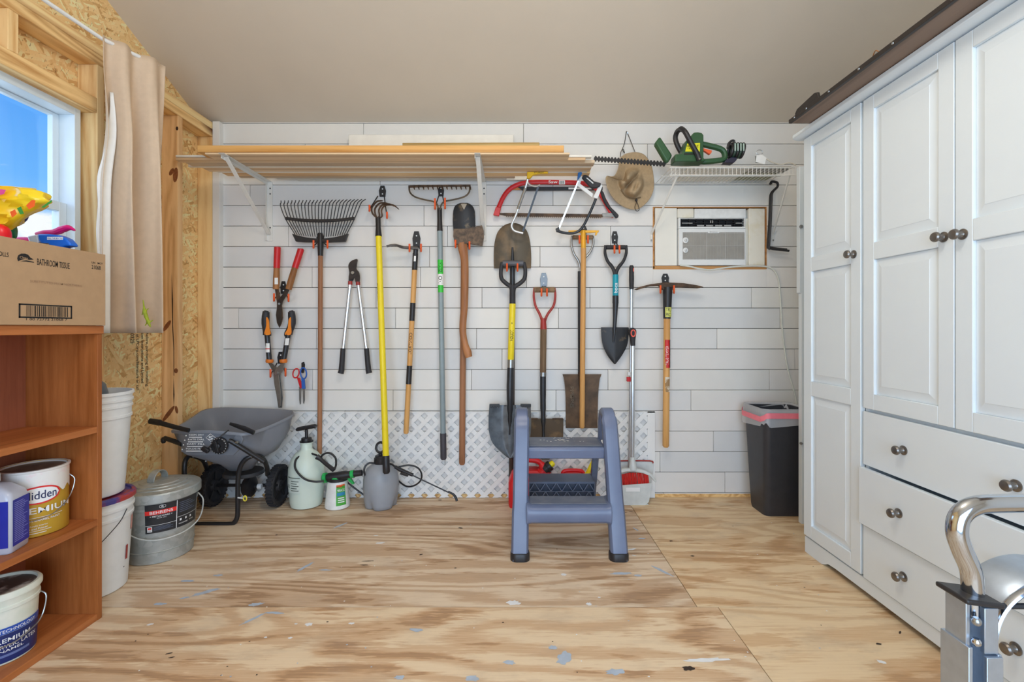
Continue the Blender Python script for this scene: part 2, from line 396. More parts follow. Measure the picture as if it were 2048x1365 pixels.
# ================================================================ ceiling, gables, front wall
SL = .425
RY = .85; RZ = 2.44+SL*(W-RY)
g = G()
g.prism([V((XL-.1, 3.2, 2.44-SL*.11)), V((XL-.1, RY, RZ)), V((XL-.1, -1.5, RZ-SL*2.35)), V((XL-.1, -1.5, RZ-SL*2.35+.12)), V((XL-.1, RY, RZ+.12)), V((XL-.1, 3.2, 2.44-SL*.11+.12))], (XR-XL+.2, 0, 0))
struct(g.build('ceiling', m_ceil, loc=(0, 0, 0)))
def ceil_z(y): return RZ-SL*abs(y-RY)
g = G()
def gable(y0, y1, z0, x0, x1, mi=0):
    ys = [y0]+([RY] if y0 < RY < y1 else [])+[y1]
    g.prism([V((x0, y0, z0)), V((x0, y1, z0))]+[V((x0, y, ceil_z(y)+.02)) for y in reversed(ys)], (x1-x0, 0, 0), mi)
WY0, WY1, WZ0, WZ1 = 1.28, 2.192, 1.16, 2.108
gable(YF, WY0, 0, XL-.02, XL); gable(WY1, 3.2, 0, XL-.02, XL); gable(WY0, WY1, WZ1, XL-.02, XL)
g.box(XL-.02, XL, WY0, WY1, 0, WZ0)
g.box(XL-.045, XL-.021, YF-.1, WY0-.0, 0, 2.4, 1); g.box(XL-.045, XL-.021, WY1, 3.2, 0, 2.4, 1); g.box(XL-.045, XL-.021, WY0, WY1, 0, WZ0, 1)
wall_left = struct(g.build('wall_left', [m_osb, m_trim], loc=(0, 0, 0)))
XI = -1.945
def stud(y0, y1, z0, z1, m): o = G().box(XL+.0005, XI, y0, y1, z0, z1).build('stud', m, wall_left, bev=.003); return o
stud(3.05, 3.0895, .04, 2.331, m_stud); stud(2.741, 2.781, .04, 2.331, m_studd); stud(2.212, 2.250, .04, 2.331, m_stud); stud(1.20, 1.238, .04, 2.331, m_studd); stud(.6, .638, .04, 2.331, m_stud)
sm_ = [o for o in wall_left.children if o.name == 'stud.001'][0]
g = G(); YK = 2.7404
def onstud(pts, Y=YK, m=0): g.add([P(x, y, Y) for x, y in pts], [tuple(range(len(pts)))], m)
onstud([(343.5, 545), (346, 600), (346, 650), (348.5, 700), (347, 702), (344.5, 655), (343.5, 600)]); onstud([(347, 752), (349, 790), (347.5, 815), (346.5, 790)]); onstud([(346.8, 700), (348.2, 700), (348.4, 752), (347.2, 752)])
def oval(cx, cy, rx, ry, rot, m): onstud([(cx+rx*math.cos(a)*math.cos(rot)-ry*math.sin(a)*math.sin(rot), cy+rx*math.cos(a)*math.sin(rot)+ry*math.sin(a)*math.cos(rot)) for a in [2*math.pi*i/14 for i in range(14)]], YK, m)
for k in ((351, 350, 5, 15, .1, 1), (343, 344, 4, 8, .5, 1), (354, 257, 2.5, 4, 0, 0), (334, 652, 4, 13, .6, 1), (337, 828, 4, 20, .65, 1), (353, 820, 3, 8, -.2, 1), (352, 742, 4, 5, 0, 1)): oval(*k)
g.build('knot_marks', [mat('dark_split', (52, 30, 16), .9), mat('knot_brown', (124, 72, 38), .7, 0, .25, 60)], sm_)
stud(1.822, 1.862, 2.172, 2.331, m_stud); stud(1.45, 1.488, 2.172, 2.331, m_stud)
G().box(XL+.0005, XI, 1.238, 2.211, 2.103, 2.172).build('window_header', m_plate, wall_left, bev=.003)
G().box(XL+.0005, XI, 1.238, 2.211, 1.118, 1.158).build('window_sill_timber', m_plate, wall_left, bev=.003)
G().box(XL+.0005, XI, YF, 3.0895, 2.331, 2.380).build('top_plate', m_plate, wall_left, bev=.003)
G().box(XL+.0005, XI, YF, 3.0895, 2.3805, 2.425).build('top_plate', wood('pine_plate_pale', (236, 202, 148), (204, 158, 104), 'y', 50, 12, .6, squash=.08, loc=(.7, 0, .2)), wall_left, bev=.003)
G().box(XL+.0005, XI, YF, 3.0895, .0, .04).build('bottom_plate', m_plate, wall_left, bev=.003)
# printing on the strand board
m_print = mat('black_print', (38, 30, 24), .7)
g = G()
for y, s, z0, z1 in ((2.618, 'Note: Before, purchasing or installing,', .775, 1.14), (2.585, 'Application Instructions and Limited', .80, 1.15), (2.552, 'warranty at LPCorp.com/literature or call', .765, 1.16), (2.519, '888-820-0325', 1.02, 1.17)):
    g.text(s, lambda u, v, y=y: V((XL+.0012, y+v*.025, u)), z1, z0, 0, 1)
g.build('printing', m_print, wall_left, ang=180, label='black printed handling note')

# right gable and front wall with the wide doorway daylight comes through
g = G(); gable(YF, 3.2, 0, XR, XR+.1); struct(g.build('wall_right', mat('pale_painted_wall', (205, 203, 198), .7), loc=(0, 0, 0)))
g = G(); DX0, DX1, DZ = -1.25, 1.30, 2.15
g.box(XL, DX0, YF-.1, YF, 0, 2.5); g.box(DX1, XR, YF-.1, YF, 0, 2.5); g.box(DX0, DX1, YF-.1, YF, DZ, 2.5)
struct(g.build('wall_front', mat('pale_front_wall', (205, 200, 192), .7), loc=(0, 0, 0)))

# ================================================================ window
wf = thing('window_1', None, None, (XL, (WY0+WY1)/2, WZ0)); wf['kind'] = 'structure'
X0, X1 = -2.105, -2.0
g = G()
g.box(X0, X1, WY0+.004, WY0+.034, WZ0+.003, WZ1-.003); g.box(X0, X1, WY1-.034, WY1-.004, WZ0+.003, WZ1-.003)
g.box(X0, X1, WY0+.034, WY1-.034, WZ0+.003, WZ0+.038); g.box(X0, X1, WY0+.034, WY1-.034, WZ1-.038, WZ1-.003)
g.build('window_frame', m_vinyl, wf, bev=.002)
zm = 1.652
g = G(); y0, y1 = WY0+.035, WY1-.035
g.box(-2.095, -2.07, y0, y0+.03, zm-.012, WZ1-.039); g.box(-2.095, -2.07, y1-.03, y1, zm-.012, WZ1-.039); g.box(-2.095, -2.07, y0+.03, y1-.03, WZ1-.052, WZ1-.039); g.box(-2.095, -2.066, y0+.03, y1-.03, zm-.012, zm+.012)
us = g.build('upper_sash', m_vinyl, wf, bev=.002); G().box(-2.085, -2.081, y0+.03, y1-.03, zm+.012, WZ1-.052).build('pane', m_glass, us)
g = G()
g.box(-2.066, -2.036, y0, y0+.035, WZ0+.039, zm+.014); g.box(-2.066, -2.036, y1-.035, y1, WZ0+.039, zm+.014); g.box(-2.066, -2.036, y0+.035, y1-.035, zm-.028, zm+.014); g.box(-2.066, -2.036, y0+.035, y1-.035, WZ0+.039, WZ0+.085)
ls = g.build('lower_sash', m_vinyl, wf, bev=.002); G().box(-2.053, -2.049, y0+.035, y1-.035, WZ0+.085, zm-.028).build('pane', m_glass, ls)

# ================================================================ ground outside, sky, lights, camera
m_lawn = mat('lawn', (96, 112, 70), .9, 0, .2, 8)
g = G(); g.box(-40, 40, -40, 40, -.5, -.121); o = struct(g.build('ground_outside', m_lawn, loc=(0, 0, -.5)))
wd = bpy.data.worlds.new('sky'); SC.world = wd; wd.use_nodes = True
n, l = wd.node_tree.nodes, wd.node_tree.links; bg = n['Background']
tc = n.new('ShaderNodeTexCoord'); sx = n.new('ShaderNodeSeparateXYZ'); l.new(tc.outputs['Generated'], sx.inputs[0])
blue = ramp(n, l, sx.outputs['Z'], [(0, col((190, 222, 250))), (.14, col((150, 204, 252))), (.22, col((104, 178, 250))), (.40, col((66, 148, 240))), (1, col((40, 110, 215)))])
mp = n.new('ShaderNodeMapping'); mp.inputs['Scale'].default_value = (1, 1, 2.6); l.new(tc.outputs['Generated'], mp.inputs['Vector'])
nz = n.new('ShaderNodeTexNoise'); nz.inputs['Scale'].default_value = 9; nz.inputs['Detail'].default_value = 7; nz.inputs['Roughness'].default_value = .6; l.new(mp.outputs[0], nz.inputs['Vector'])
low = ramp(n, l, sx.outputs['Z'], [(.02, (.40, .40, .40, 1)), (.16, (.30, .30, .30, 1)), (.19, (.03, .03, .03, 1)), (.3, (0, 0, 0, 1))])
cl = math_(n, l, 'ADD', nz.outputs['Fac'], low)
c = mix(n, l, ramp(n, l, cl, [(.62, (0, 0, 0, 1)), (.80, (1, 1, 1, 1))]), blue, col((243, 248, 252)))
l.new(c, bg.inputs['Color']); bg.inputs['Strength'].default_value = 1.15
def area(name, loc, rot, sx, sy, e, c):
    d = bpy.data.lights.new(name, 'AREA'); d.shape = 'RECTANGLE'; d.size = sx; d.size_y = sy; d.energy = e; d.color = c
    o = bpy.data.objects.new(name, d); COL.objects.link(o); o.location = loc; o.rotation_euler = [math.radians(a) for a in rot]; return o
area('doorway_daylight', (0, -1.46, 1.15), (90, 0, 0), 2.4, 2.1, 84, (.59, .775, 1.0))
area('window_daylight', (-2.35, 1.74, 1.65), (90, 0, -90), .9, .95, 6, (.63, .80, 1.0))
d_ = bpy.data.lights.new('warm_ceiling_fill', 'POINT'); d_.energy = 40; d_.color = (1.0, .95, .86); d_.shadow_soft_size = .25; o_ = bpy.data.objects.new('warm_ceiling_fill', d_); COL.objects.link(o_); o_.location = (.1, .85, 2.75)  # unseen warm fill light, added to brighten the ceiling and upper wall
cd = bpy.data.cameras.new('camera'); cam = bpy.data.objects.new('camera', cd); COL.objects.link(cam); SC.camera = cam
cam.location = (0, 0, H); cam.rotation_euler = (math.pi/2, 0, 0)
cd.sensor_width = 36; cd.lens = F/2048*36; cd.shift_x = -(CX-1024)/2048; cd.shift_y = (CY-682.5)/2048; cd.clip_start = .02
SC.view_settings.view_transform = 'Standard'; SC.view_settings.look = 'None'; SC.view_settings.exposure = 0; SC.view_settings.gamma = 1
SC.view_settings.use_curve_mapping = False
# ================================================================ tool materials
m_blk = mat('black_plastic', (34, 33, 35), .42, 0, .08)
m_rub = mat('black_rubber_grip', (40, 40, 44), .6, 0, .08)
m_bsteel = mat('black_painted_steel', (48, 50, 54), .35, .3, .15, 18)
m_org = mat('orange_rubber', (232, 92, 42), .5, 0, .05)
m_ash = wood('ash_handle', (196, 142, 82), (158, 104, 54), 'z', 90, 6, .5, squash=.04)
m_ash2 = wood('golden_handle', (210, 160, 98), (176, 122, 66), 'z', 90, 6, .45, squash=.04)
m_brn = wood('brown_handle', (160, 112, 80), (124, 82, 56), 'z', 90, 6, .5, squash=.04)
m_axe = wood('hickory_axe_handle', (172, 118, 78), (120, 76, 46), 'z', 60, 8, .45, squash=.06)
m_oldw = wood('weathered_handle', (140, 116, 90), (88, 68, 50), 'z', 70, 8, .7, squash=.05)
m_yel = mat('yellow_fibreglass', (238, 204, 36), .4, 0, .04)
m_gry = mat('grey_fibreglass', (134, 148, 152), .4, 0, .04)
m_rust = mat('rusty_steel', (96, 74, 56), .6, .35, 0, 22, rgb2=(58, 46, 38), bmp=.2)
m_rust2 = mat('brown_worn_steel', (84, 76, 64), .5, .4, 0, 9, rgb2=(128, 106, 80), thr=(.45, .75))
m_dirty = mat('muddy_black_steel', (44, 46, 50), .5, .2, 0, 16, rgb2=(112, 98, 78), thr=(.56, .7), bmp=.15)
m_steel = mat('bare_steel', (150, 152, 152), .3, .85, .08, 30)
m_silver = mat('silver_tube', (196, 200, 204), .28, .75, .05, 30)
m_red = mat('red_paint', (188, 30, 36), .38, 0, .06)
m_red2 = mat('dark_red_paint', (150, 46, 40), .45, 0, .12)
m_wht = mat('white_plastic', (218, 220, 220), .4, 0, .02)
m_teal = mat('teal_sleeve', (20, 146, 166), .4, 0, .04)
m_green = mat('green_sticker', (54, 186, 60), .4, 0, .05)
m_label = mat('white_label', (226, 226, 224), .5, 0, .02)
m_gold = mat('gold_paint', (222, 164, 44), .4, .1, .08)
m_shlabel = mat('red_sticker', (192, 34, 34), .45, 0, .05)
m_ink = mat('black_ink', (30, 28, 28), .6)
m_winka = mat('white_ink', (232, 232, 230), .6)

# ---------------------------------------------------------------- hooks
def hook(what, plate=None, prongs=(), pm=None, yout=2.972, curl=9, plug=True):
    x0, y0, x1, y1 = plate if plate else (min(p[0] for p in prongs)+2, prongs[0][1]-24, max(p[0] for p in prongs)-2, prongs[0][1]+2)
    cx = (x0+x1)/2
    t = thing('tool_hook', 'black double tool hook with rubber tips holding the '+what, 'hook', P(cx, y1, W-.004), 'tool hooks on the plank wall')
    g = G(); w = (x1-x0)/2; Y = W-.005
    g.trace(Y, [(cx-w*.55, y0), (cx+w*.55, y0), (cx+w, y0+(y1-y0)*.45), (cx+w*.8, y1), (cx-w*.8, y1), (cx-w, y0+(y1-y0)*.45)], .008)
    pl = g.build('back_plate', pm or m_blk, t, bev=.001)
    for a in (.28, .74): G().lathe([(.0045, 0), (.0045, .0015)], P(cx, y0+(y1-y0)*a, Y-.0042), 10, ax=(0, -1, 0)).build('screw', m_wht, pl)
    for px, py in prongs:
        a = P(cx+(px-cx)*.35, min(y1-2, py), W-.010); b = P(px, py+3, 3.055); c = P(px, py+6, yout+.02); d = P(px, py, yout); e = P(px, py-curl, yout-.004)
        pts = cr([a, b, c, d, e], 4)
        pr = G().tube(pts[:9], .0034, 7).build('prong', m_blk, t)
        G().tube(pts[7:], .0058, 8).build('rubber_tip', m_org, pr)
    return t
hook('leaf rake', (633, 466, 648, 486), [(627, 490), (655, 490)])
hook('red-handled hedge shears', (561, 563, 573, 588), [(548, 596), (577, 597)])
hook('orange-handled hedge shears', (555, 704, 568, 728), [(541, 748), (571, 746)])
hook('yellow cultivator', (758, 372, 772, 394), [(739, 416), (774, 430)], curl=6)
hook('small wooden pick hoe', (825, 463, 841, 495), [(819, 497), (842, 497)])
hook('bow rake', (876, 371, 888, 393), [(870, 412), (890, 411)], curl=15)
hook('axe', (920, 470, 934, 484), [(911, 489), (939, 492)])
hook('yellow shovel', (1018, 500, 1032, 520), [(1014, 536), (1035, 536)])
hook('red shovel', (1080, 546, 1095, 574), [(1083, 586), (1094, 586)], pm=mat('grey_metal_plate', (110, 116, 122), .4, .6))
hook('square spade', (1160, 452, 1174, 468), [(1159, 480), (1176, 480)])
hook('small teal shovel', (1223, 463, 1236, 487), [(1229, 500), (1239, 500)])
hook('mattock', (1323, 548, 1338, 566), [(1321, 580), (1348, 580)])
t = thing('small_hook', 'small black peg hook holding the scissors by their loop', 'hook', P(606, 738, W), 'tool hooks on the plank wall')
G().trace(W-.004, [(603, 726), (608, 724), (610, 730), (608, 746), (603, 746)], .006).build('back_plate', m_blk, t, bev=.001)
G().tube(cr([P(606, 740, W-.006), P(606, 746, 3.03), P(605, 738, 3.01)], 4), .004, 8).build('prong', m_blk, t)

# ---------------------------------------------------------------- leaf rake
t = thing('leaf_rake', 'black fan leaf rake hung upside down with a long brown wooden handle', 'rake', P(640, 908, 3.05))
g = G(); n = 24
for i in range(n):
    u = i/(n-1); xb, xm, xt = 590+u*103, 571+u*138, 561+u*160
    yb, ym, yt = 474-5*(2*u-1)**2, 441-3*(2*u-1)**2, 412-3*u
    g.tube(cr([P(xb, yb, 3.035), P(xm, ym, 3.03), P(xt, yt, 3.028), P(xt+1+3*u, yt-6, 3.02), P(xt+1+9*u, yt-10, 2.995)], 3), .0030, 6)
g.build('tines', m_bsteel, t)
g = G()
top = [(585+112*u, 468+10*(1-(2*u-1)**2)) for u in [i/12 for i in range(13)]]; bot = [(593+98*u, 484+1.5*(1-(2*u-1)**2)) for u in [i/12 for i in range(12, -1, -1)]]
g.trace(3.035, top+bot, .024); g.build('head_plate', m_blk, t, bev=.003)
g = G(); pts = [P(571+138*i/10, 437+5*(1-(i/5-1)**2), 3.022) for i in range(11)]
g.tube(pts, .010, 8, flat=.55); g.build('cross_band', m_blk, t)
G().tube([P(641, 468, 3.035), P(641, 488, 3.032), P(641, 512, 3.034)], [.012, .019, .016], 12).build('socket', m_blk, t)
G().tube([P(641, 508, 3.034), P(640.5, 700, 3.04), P(639, 908, 3.048)], .0145, 12).build('handle', m_brn, t)

# ---------------------------------------------------------------- hedge shears
t = thing('hedge_shears', 'old hedge shears with red grips and brown wooden handles hung open', 'shears', P(559, 655, 3.02))
for n_, (a, b, c, d) in {'x': ((555, 495), (553.5, 536), (552, 579), (556, 600)), 'y': ((602, 499), (590, 535), (577, 579), (566, 600))}.items():
    h = G().tube([P(*b, 3.02), P((b[0]+c[0])/2, (b[1]+c[1])/2, 3.02), P(*c, 3.02)], [.0175, .0195, .019], 12).build('handle', m_ash if 0 else wood('shears_wood', (158, 108, 66), (120, 78, 44), 'z', 90, 6, .5, squash=.04), t)
    G().tube([P(a[0], a[1]-1, 3.02), P(*a, 3.02), P(b[0], b[1]+1, 3.02)], [.014, .0200, .0195], 12).build('grip', m_red, h, label='red vinyl grip')
    if n_ == 'x':
        q = G(); q.patch(lambda u, v: P(549+u*7, 556+v*13, 2.9995), 0, 1, 0, 1, 1); q.build('price_sticker', m_label, h)
g = G(); g.trace(3.026, [(550, 578), (557, 578), (562, 600), (565, 620), (566, 636), (563, 648), (559, 656), (554, 646), (552, 630), (555, 610), (553, 598)], .006); g.build('blade', m_rust, t, bev=.001)
g = G(); g.trace(3.018, [(579, 580), (574, 577), (563, 592), (554, 603), (554, 620), (553, 634), (556, 645), (559, 655), (562, 640), (563, 615), (566, 603), (574, 590)], .006); g.build('blade', mat('dark_shear_blade', (62, 54, 48), .4, .6, .15), t, bev=.001)
G().lathe([(.007, 0), (.007, .006)], P(559, 608, 3.014), 10, ax=(0, -1, 0)).build('pivot_bolt', m_steel, t)

t = thing('hedge_shears', 'telescopic hedge shears with orange and black grips and grey steel blades', 'shears', P(558, 818, 3.02))
for a, b, c in (((532, 627), (534, 671), (539, 724)), ((583, 627), (577, 671), (567, 724))):
    s = 1 if a[0] > 558 else -1
    h = G().tube([P(b[0], b[1]-3, 3.02), P(*c, 3.02)], .0160, 12).build('handle', m_bsteel, t)
    gr = G().tube(cr([P(a[0]-s*1, a[1]-5, 3.02), P(*a, 3.02), P(a[0]+s*1.0, a[1]+20, 3.02), P(b[0]+s*0, b[1]-4, 3.02), P(*b, 3.02)], 3), [.013, .0205, .0225, .023, .022, .024, .0245, .025], 12).build('grip', m_rub, h)
    G().trace(2.999, [(a[0]-s*1, a[1]+8), (a[0]-s*5.5, a[1]+14), (a[0]-s*7, a[1]+30), (b[0]-s*7, b[1]-2), (b[0]+s*5, b[1]-2), (a[0]-s*1, a[1]+25)], .006, smooth=3).build('grip_inlay', mat('orange_grip', (240, 130, 36), .5), gr, label='orange grip inlay')
    G().tube([P(c[0]-s*.6, c[1]-5, 3.02), P(*c, 3.02), P(c[0], c[1]+2, 3.02)], [.022, .0235, .02], 12).build('collar', mat('orange_collar', (206, 112, 36), .5), h)
    q = G()
    if s < 0:
        f = cyl(P(537, 700, 3.02).x, 3.02, .0168)
        q.patch(f, -50, 50, P(0, 705, 3.02).z, P(0, 687, 3.02).z, 6); q.patch(cyl(P(537, 700, 3.02).x, 3.02, .0172), -50, 50, P(0, 699, 3.02).z, P(0, 697, 3.02).z, 6, 1, 1)
    else:
        q.patch(lambda u, v: P(571+u*8-v*2, 677+v*14, 3.002), 0, 1, 0, 1, 1)
    q.build('sticker', [m_label, m_shlabel], h)
g = G(); g.trace(3.026, [(536, 726), (543, 726), (560, 742), (563, 770), (566, 795), (564, 816), (557, 816), (553, 790), (549, 765), (547, 745)], .006); g.build('blade', m_steel if 0 else mat('grey_shear_blade', (112, 110, 106), .35, .7, .1), t, bev=.001)
g = G(); g.trace(3.016, [(570, 727), (563, 727), (552, 738), (547, 750), (549, 770), (554, 795), (558, 816), (562, 812), (561, 780), (558, 752), (566, 742)], .006); g.build('blade', mat('grey_shear_blade2', (132, 128, 122), .35, .7, .1), t, bev=.001)
G().lathe([(.011, 0), (.010, .008)], P(553, 747, 3.012), 12, ax=(0, -1, 0)).build('pivot_bolt', m_steel, t)

# ---------------------------------------------------------------- scissors
t = thing('scissors', 'red and blue handled scissors hung on a small peg', 'scissors', P(604, 810, 3.01))
ring = lambda c, rx, ry, ang: [P(c[0]+rx*math.cos(a)*math.cos(ang)-ry*math.sin(a)*math.sin(ang), c[1]+rx*math.cos(a)*math.sin(ang)+ry*math.sin(a)*math.cos(ang), 3.012) for a in [2*math.pi*i/16 for i in range(16)]]
g = G(); g.tube(ring((592, 747), 6, 9.5, .25), .0045, 8, closed=True); g.trace(3.012, [(594, 755), (600, 757), (606, 775), (601, 778)], .010); g.build('handle', m_red, t, bev=.001, label='red handle')
g = G(); g.tube(ring((607, 747), 6, 11, -.1), .0048, 8, closed=True); g.trace(3.006, [(603, 757), (609, 757), (611, 778), (604, 778)], .010); g.build('handle', mat('blue_plastic', (40, 88, 168), .4), t, bev=.001, label='blue handle')
for pts in ([(598, 774), (603, 776), (602, 808), (600, 810), (598.5, 800)], [(605, 776), (610, 776), (610, 800), (608, 809), (606.5, 806)]):
    G().trace(3.012, pts, .003).build('blade', m_steel, t)

# ---------------------------------------------------------------- lopper
t = thing('loppers', 'bypass loppers with silver tube handles and black grips hung jaws up', 'loppers', P(710, 750, 3.03))
G().trace(3.03, [(699, 545), (697, 532), (701, 524), (708, 520), (715, 519), (714, 528), (713, 538), (718, 545), (720, 556), (718, 566), (712, 566), (709, 556), (703, 560), (698, 556)], .012, smooth=3).build('blade', mat('lopper_blade', (58, 52, 50), .4, .6, .15), t, bev=.002)
G().trace(3.044, [(703, 566), (697, 566), (698, 552), (704, 540), (710, 552), (707, 560)], .010).build('hook_jaw', m_bsteel, t, bev=.002)
G().lathe([(.012, 0), (.010, .010)], P(706, 546, 3.022), 12, ax=(0, -1, 0)).build('pivot_bolt', m_steel, t)
for a, b, c, k in (((700.5, 566), (686, 697), (683, 746), -1), ((716, 567), (733, 697), (737, 746), 1)):
    h = G().tube([P(a[0], a[1], 3.035), P(b[0], b[1]+4, 3.035)], .0115, 10).build('handle', m_silver, t)
    G().tube([P(a[0], a[1]-3, 3.035), P(a[0]-(.4*k if 0 else 0), a[1]+4, 3.035)], .0135, 10).build('collar', m_red2, h)
    G().tube([P(*b, 3.035), P((b[0]+c[0])/2, (b[1]+c[1])/2, 3.035), P(c[0], c[1]-5, 3.035), P(c[0]+k*1.5, c[1]+1, 3.035)], [.0155, .0165, .018, .0195], 12).build('grip', m_rub, h)

# ---------------------------------------------------------------- long handles
def stick(px0, py0, Y0, px1, py1, Y1, r, m, par, name='handle', n=12, taper=None, label=None):
    a, b = P(px0, py0, Y0), P(px1, py1, Y1); d = (b-a).normalized()
    g = G(); g.tube([a, a+(b-a)*.5, b-d*r*.5, b], [r, r, taper or r, (taper or r)*.7], n)
    return g.build(name, m, par, label=label)
def band(px0, py0, Y0, px1, py1, Y1, r, m, par, name='band', label=None):
    return G().tube([P(px0, py0, Y0), P(px1, py1, Y1)], r, 14).build(name, m, par, label=label)

# yellow hand cultivator
t = thing('cultivator', 'four-tine cultivator on a long yellow pole with a black lower end', 'cultivator', P(773, 948, 2.83))
ln = lambda a: (756+(773-756)*a, 437+(948-437)*a, 3.02+(2.80-3.02)*a)   # along the pole
g = G()
for dx, tip, yy in ((-10, (766, 403), 0), (-4, (776, 408), 6), (4, (788, 414), 9), (9, (798, 420), 12)):
    g.tube(cr([P(755, 437, 3.022), P(755+dx, 427+yy*.5, 3.02), P(755+dx*1.0-1, 415+yy*.5, 3.01), P(757+dx*.9+5, 404+yy*.6, 2.99), P((757+dx+tip[0])/2+4, 402+yy*.7, 2.97), P(tip[0], tip[1]-1, 2.955)], 4), [.0055]*16+[.0052, .0048, .004, .003, .002], 8)
g.build('tines', m_rust, t)
stick(*ln(0), *ln(.075), .0165, m_blk, t, 'ferrule', taper=.021)
stick(*ln(.07), *ln(.94), .0190, m_yel, t)
stick(*ln(.93), *ln(1.0), .0215, m_blk, t, 'end_grip')
q = G(); e = ln(.25), ln(.32), ln(.35)
def polelab(g, a0, a1, r, d0, d1, mi):
    p, q_ = P(*ln(a0)), P(*ln(a1))
    def f(a, v):
        c = p+(q_-p)*v
        return c+V((r*math.sin(math.radians(a)), -r*math.cos(math.radians(a)), 0))
    g.patch(f, d0, d1, 0, 1, 6, 1, mi); return f
f = polelab(q, .255, .325, .0197, -60, 15, 0)
q.text('GRIP', lambda u, v: f(-50+v*50, .1+u*.6), 0, 1, 1, 0, 1)
f = polelab(q, .325, .352, .0197, -60, 0, 1)
q.build('sticker', [m_ink, mat('pale_yellow_ink', (240, 226, 80), .5)], t, ang=180)

# pick hoe with banded wooden handle
t = thing('pick_hoe', 'small pick hoe with a curved tine and a pale wooden handle with black bands', 'hoe', P(812, 868, 3.0))
ln = lambda a: (831+(812-831)*a, 507+(868-507)*a, 3.03+(3.0-3.03)*a)
g = G(); g.tube(cr([P(836, 497, 3.012), P(822, 496, 3.005), P(806, 495, 2.99), P(793, 491, 2.97), P(783, 491, 2.96), P(773, 493, 2.955)], 4), [.011, .010, .009, .008, .0075, .007], 8, flat=.6); g.build('tine', mat('dark_forged_steel', (74, 68, 64), .45, .6, .15), t)
G().tube([P(832, 494, 3.02), P(831, 508, 3.028)], .0155, 12).build('socket', m_bsteel, t)
stick(*ln(.0), *ln(.10), .0175, m_blk, t, 'sleeve', label='black sleeve with white lettering')
q = G(); q.patch(lambda u, v: P(828+u*4-v*.5, 512+v*11, 3.0095), 0, 1, 0, 1, 1); q.build('sticker', m_label, t)
stick(*ln(.09), *ln(1), .0165, m_ash2, t)
band(*ln(.275), *ln(.375), .0172, m_blk, t); band(*ln(.623), *ln(.725), .0172, m_blk, t)
q = G(); p, q_ = P(*ln(.44)), P(*ln(.56))
q.text('CONTROL', lambda u, v: p+(q_-p)*u+V((.0169*math.sin(v*1.1-.5), -.0172*math.cos(v*1.1-.5), 0)), 0, 1, 1, 0); q.build('lettering', m_ink, t, ang=180)

# bow rake
t = thing('bow_rake', 'steel bow rake with a long grey pole and green sticker', 'rake', P(887, 920, 2.98))
ln = lambda a: (879+(887-879)*a, 417+(920-417)*a, 3.03+(2.97-3.03)*a)
g = G(); g.tube([P(817, 373.5, 3.015), P(879, 372, 3.015), P(941, 371.5, 3.015)], .0075, 8)
for i in range(14):
    x = 818+122*i/13; g.tube(cr([P(x, 373, 3.013), P(x+.5, 375, 2.98), P(x+1.5, 379, 2.955)], 3), [.0048, .0045, .003], 6)
g.build('rake_bar', m_rust, t)
g = G()
for s, pts in ((-1, [(818, 374), (820, 385), (830, 394), (850, 400), (865, 403), (874, 409), (877, 420)]), (1, [(940, 373), (938, 385), (928, 394), (906, 400), (890, 403), (883, 409), (880, 420)])):
    g.tube(cr([P(x, y, 3.02) for x, y in pts], 4), .0052, 8)
g.build('bow', m_rust2, t)
stick(*ln(0), *ln(.095), .0155, m_blk, t, 'ferrule', taper=.0185)
stick(*ln(.085), *ln(.9), .0172, m_gry, t)
stick(*ln(.895), *ln(1), .0195, mat('charcoal_grip', (62, 60, 66), .6), t, 'end_grip')
p, q_ = P(*ln(.205)), P(*ln(.335))
g = G(); f = lambda a, v: p+(q_-p)*v+V((.0178*math.sin(math.radians(a)), -.0178*math.cos(math.radians(a)), 0))
g.patch(f, -80, 80, 0, .44, 8, 1, 0); g.patch(f, -80, 80, .44, .78, 8, 1, 1); g.patch(f, -80, 80, .78, 1, 8, 1, 0)
f2 = lambda a, v: p+(q_-p)*v+V((.0181*math.sin(math.radians(a)), -.0181*math.cos(math.radians(a)), 0))
g.text('AMES', lambda u, v: f2(-40+80*v, u), .08, .38, 1, 0, 2); g.text('OK', lambda u, v: f2(-40+80*v, u), .5, .74, 1, 0, 2)
g.build('sticker', [m_green, m_label, m_ink], t, ang=180, label='green and white sticker')

# ---------------------------------------------------------------- trenching spade (behind) and axe
t = thing('trenching_spade', 'narrow black trenching spade hung blade up behind the axe with a long brown handle', 'spade', P(924, 930, 3.06))
rows = [(406, 921, 935), (411, 911, 944), (422, 906.5, 949.5), (440, 905.5, 950.5), (458, 906.5, 950.5), (470, 908, 949), (480, 914, 943), (486, 922, 935)]
G().sheet(rows, lambda u, v: 3.062-.018*(1-u*u), .003, 8, 20).build('blade', m_dirty, t)
G().trace(3.0395, [(921.5, 408), (934, 408), (928, 420)], .002).build('worn_tip', mat('worn_tan_steel', (172, 160, 142), .6), t, label='bare scraped tip')
stick(928, 482, 3.052, 924, 930, 3.046, .0195, m_brn, t)
t = thing('axe', 'single-bit axe with a rusty head and curved brown handle hung by its head', 'axe', P(930, 720, 2.99))
g = G()
hp = [(908, 459), (930, 459), (950, 455), (964, 451), (967.5, 462), (968, 476), (965, 493), (950, 490), (938, 487), (924, 490), (910, 488), (907, 474)]
p = L(2.995, hp); wts = [.028, .03, .02, .004, .003, .003, .004, .02, .028, .03, .028, .028]
n = len(p); g.v += [q+V((0, -w/2-.002, 0)) for q, w in zip(p, wts)]+[q+V((0, w/2, 0)) for q, w in zip(p, wts)]
g.f.append(tuple(range(n))); g.m.append(0); g.f.append(tuple(range(2*n-1, n-1, -1))); g.m.append(0)
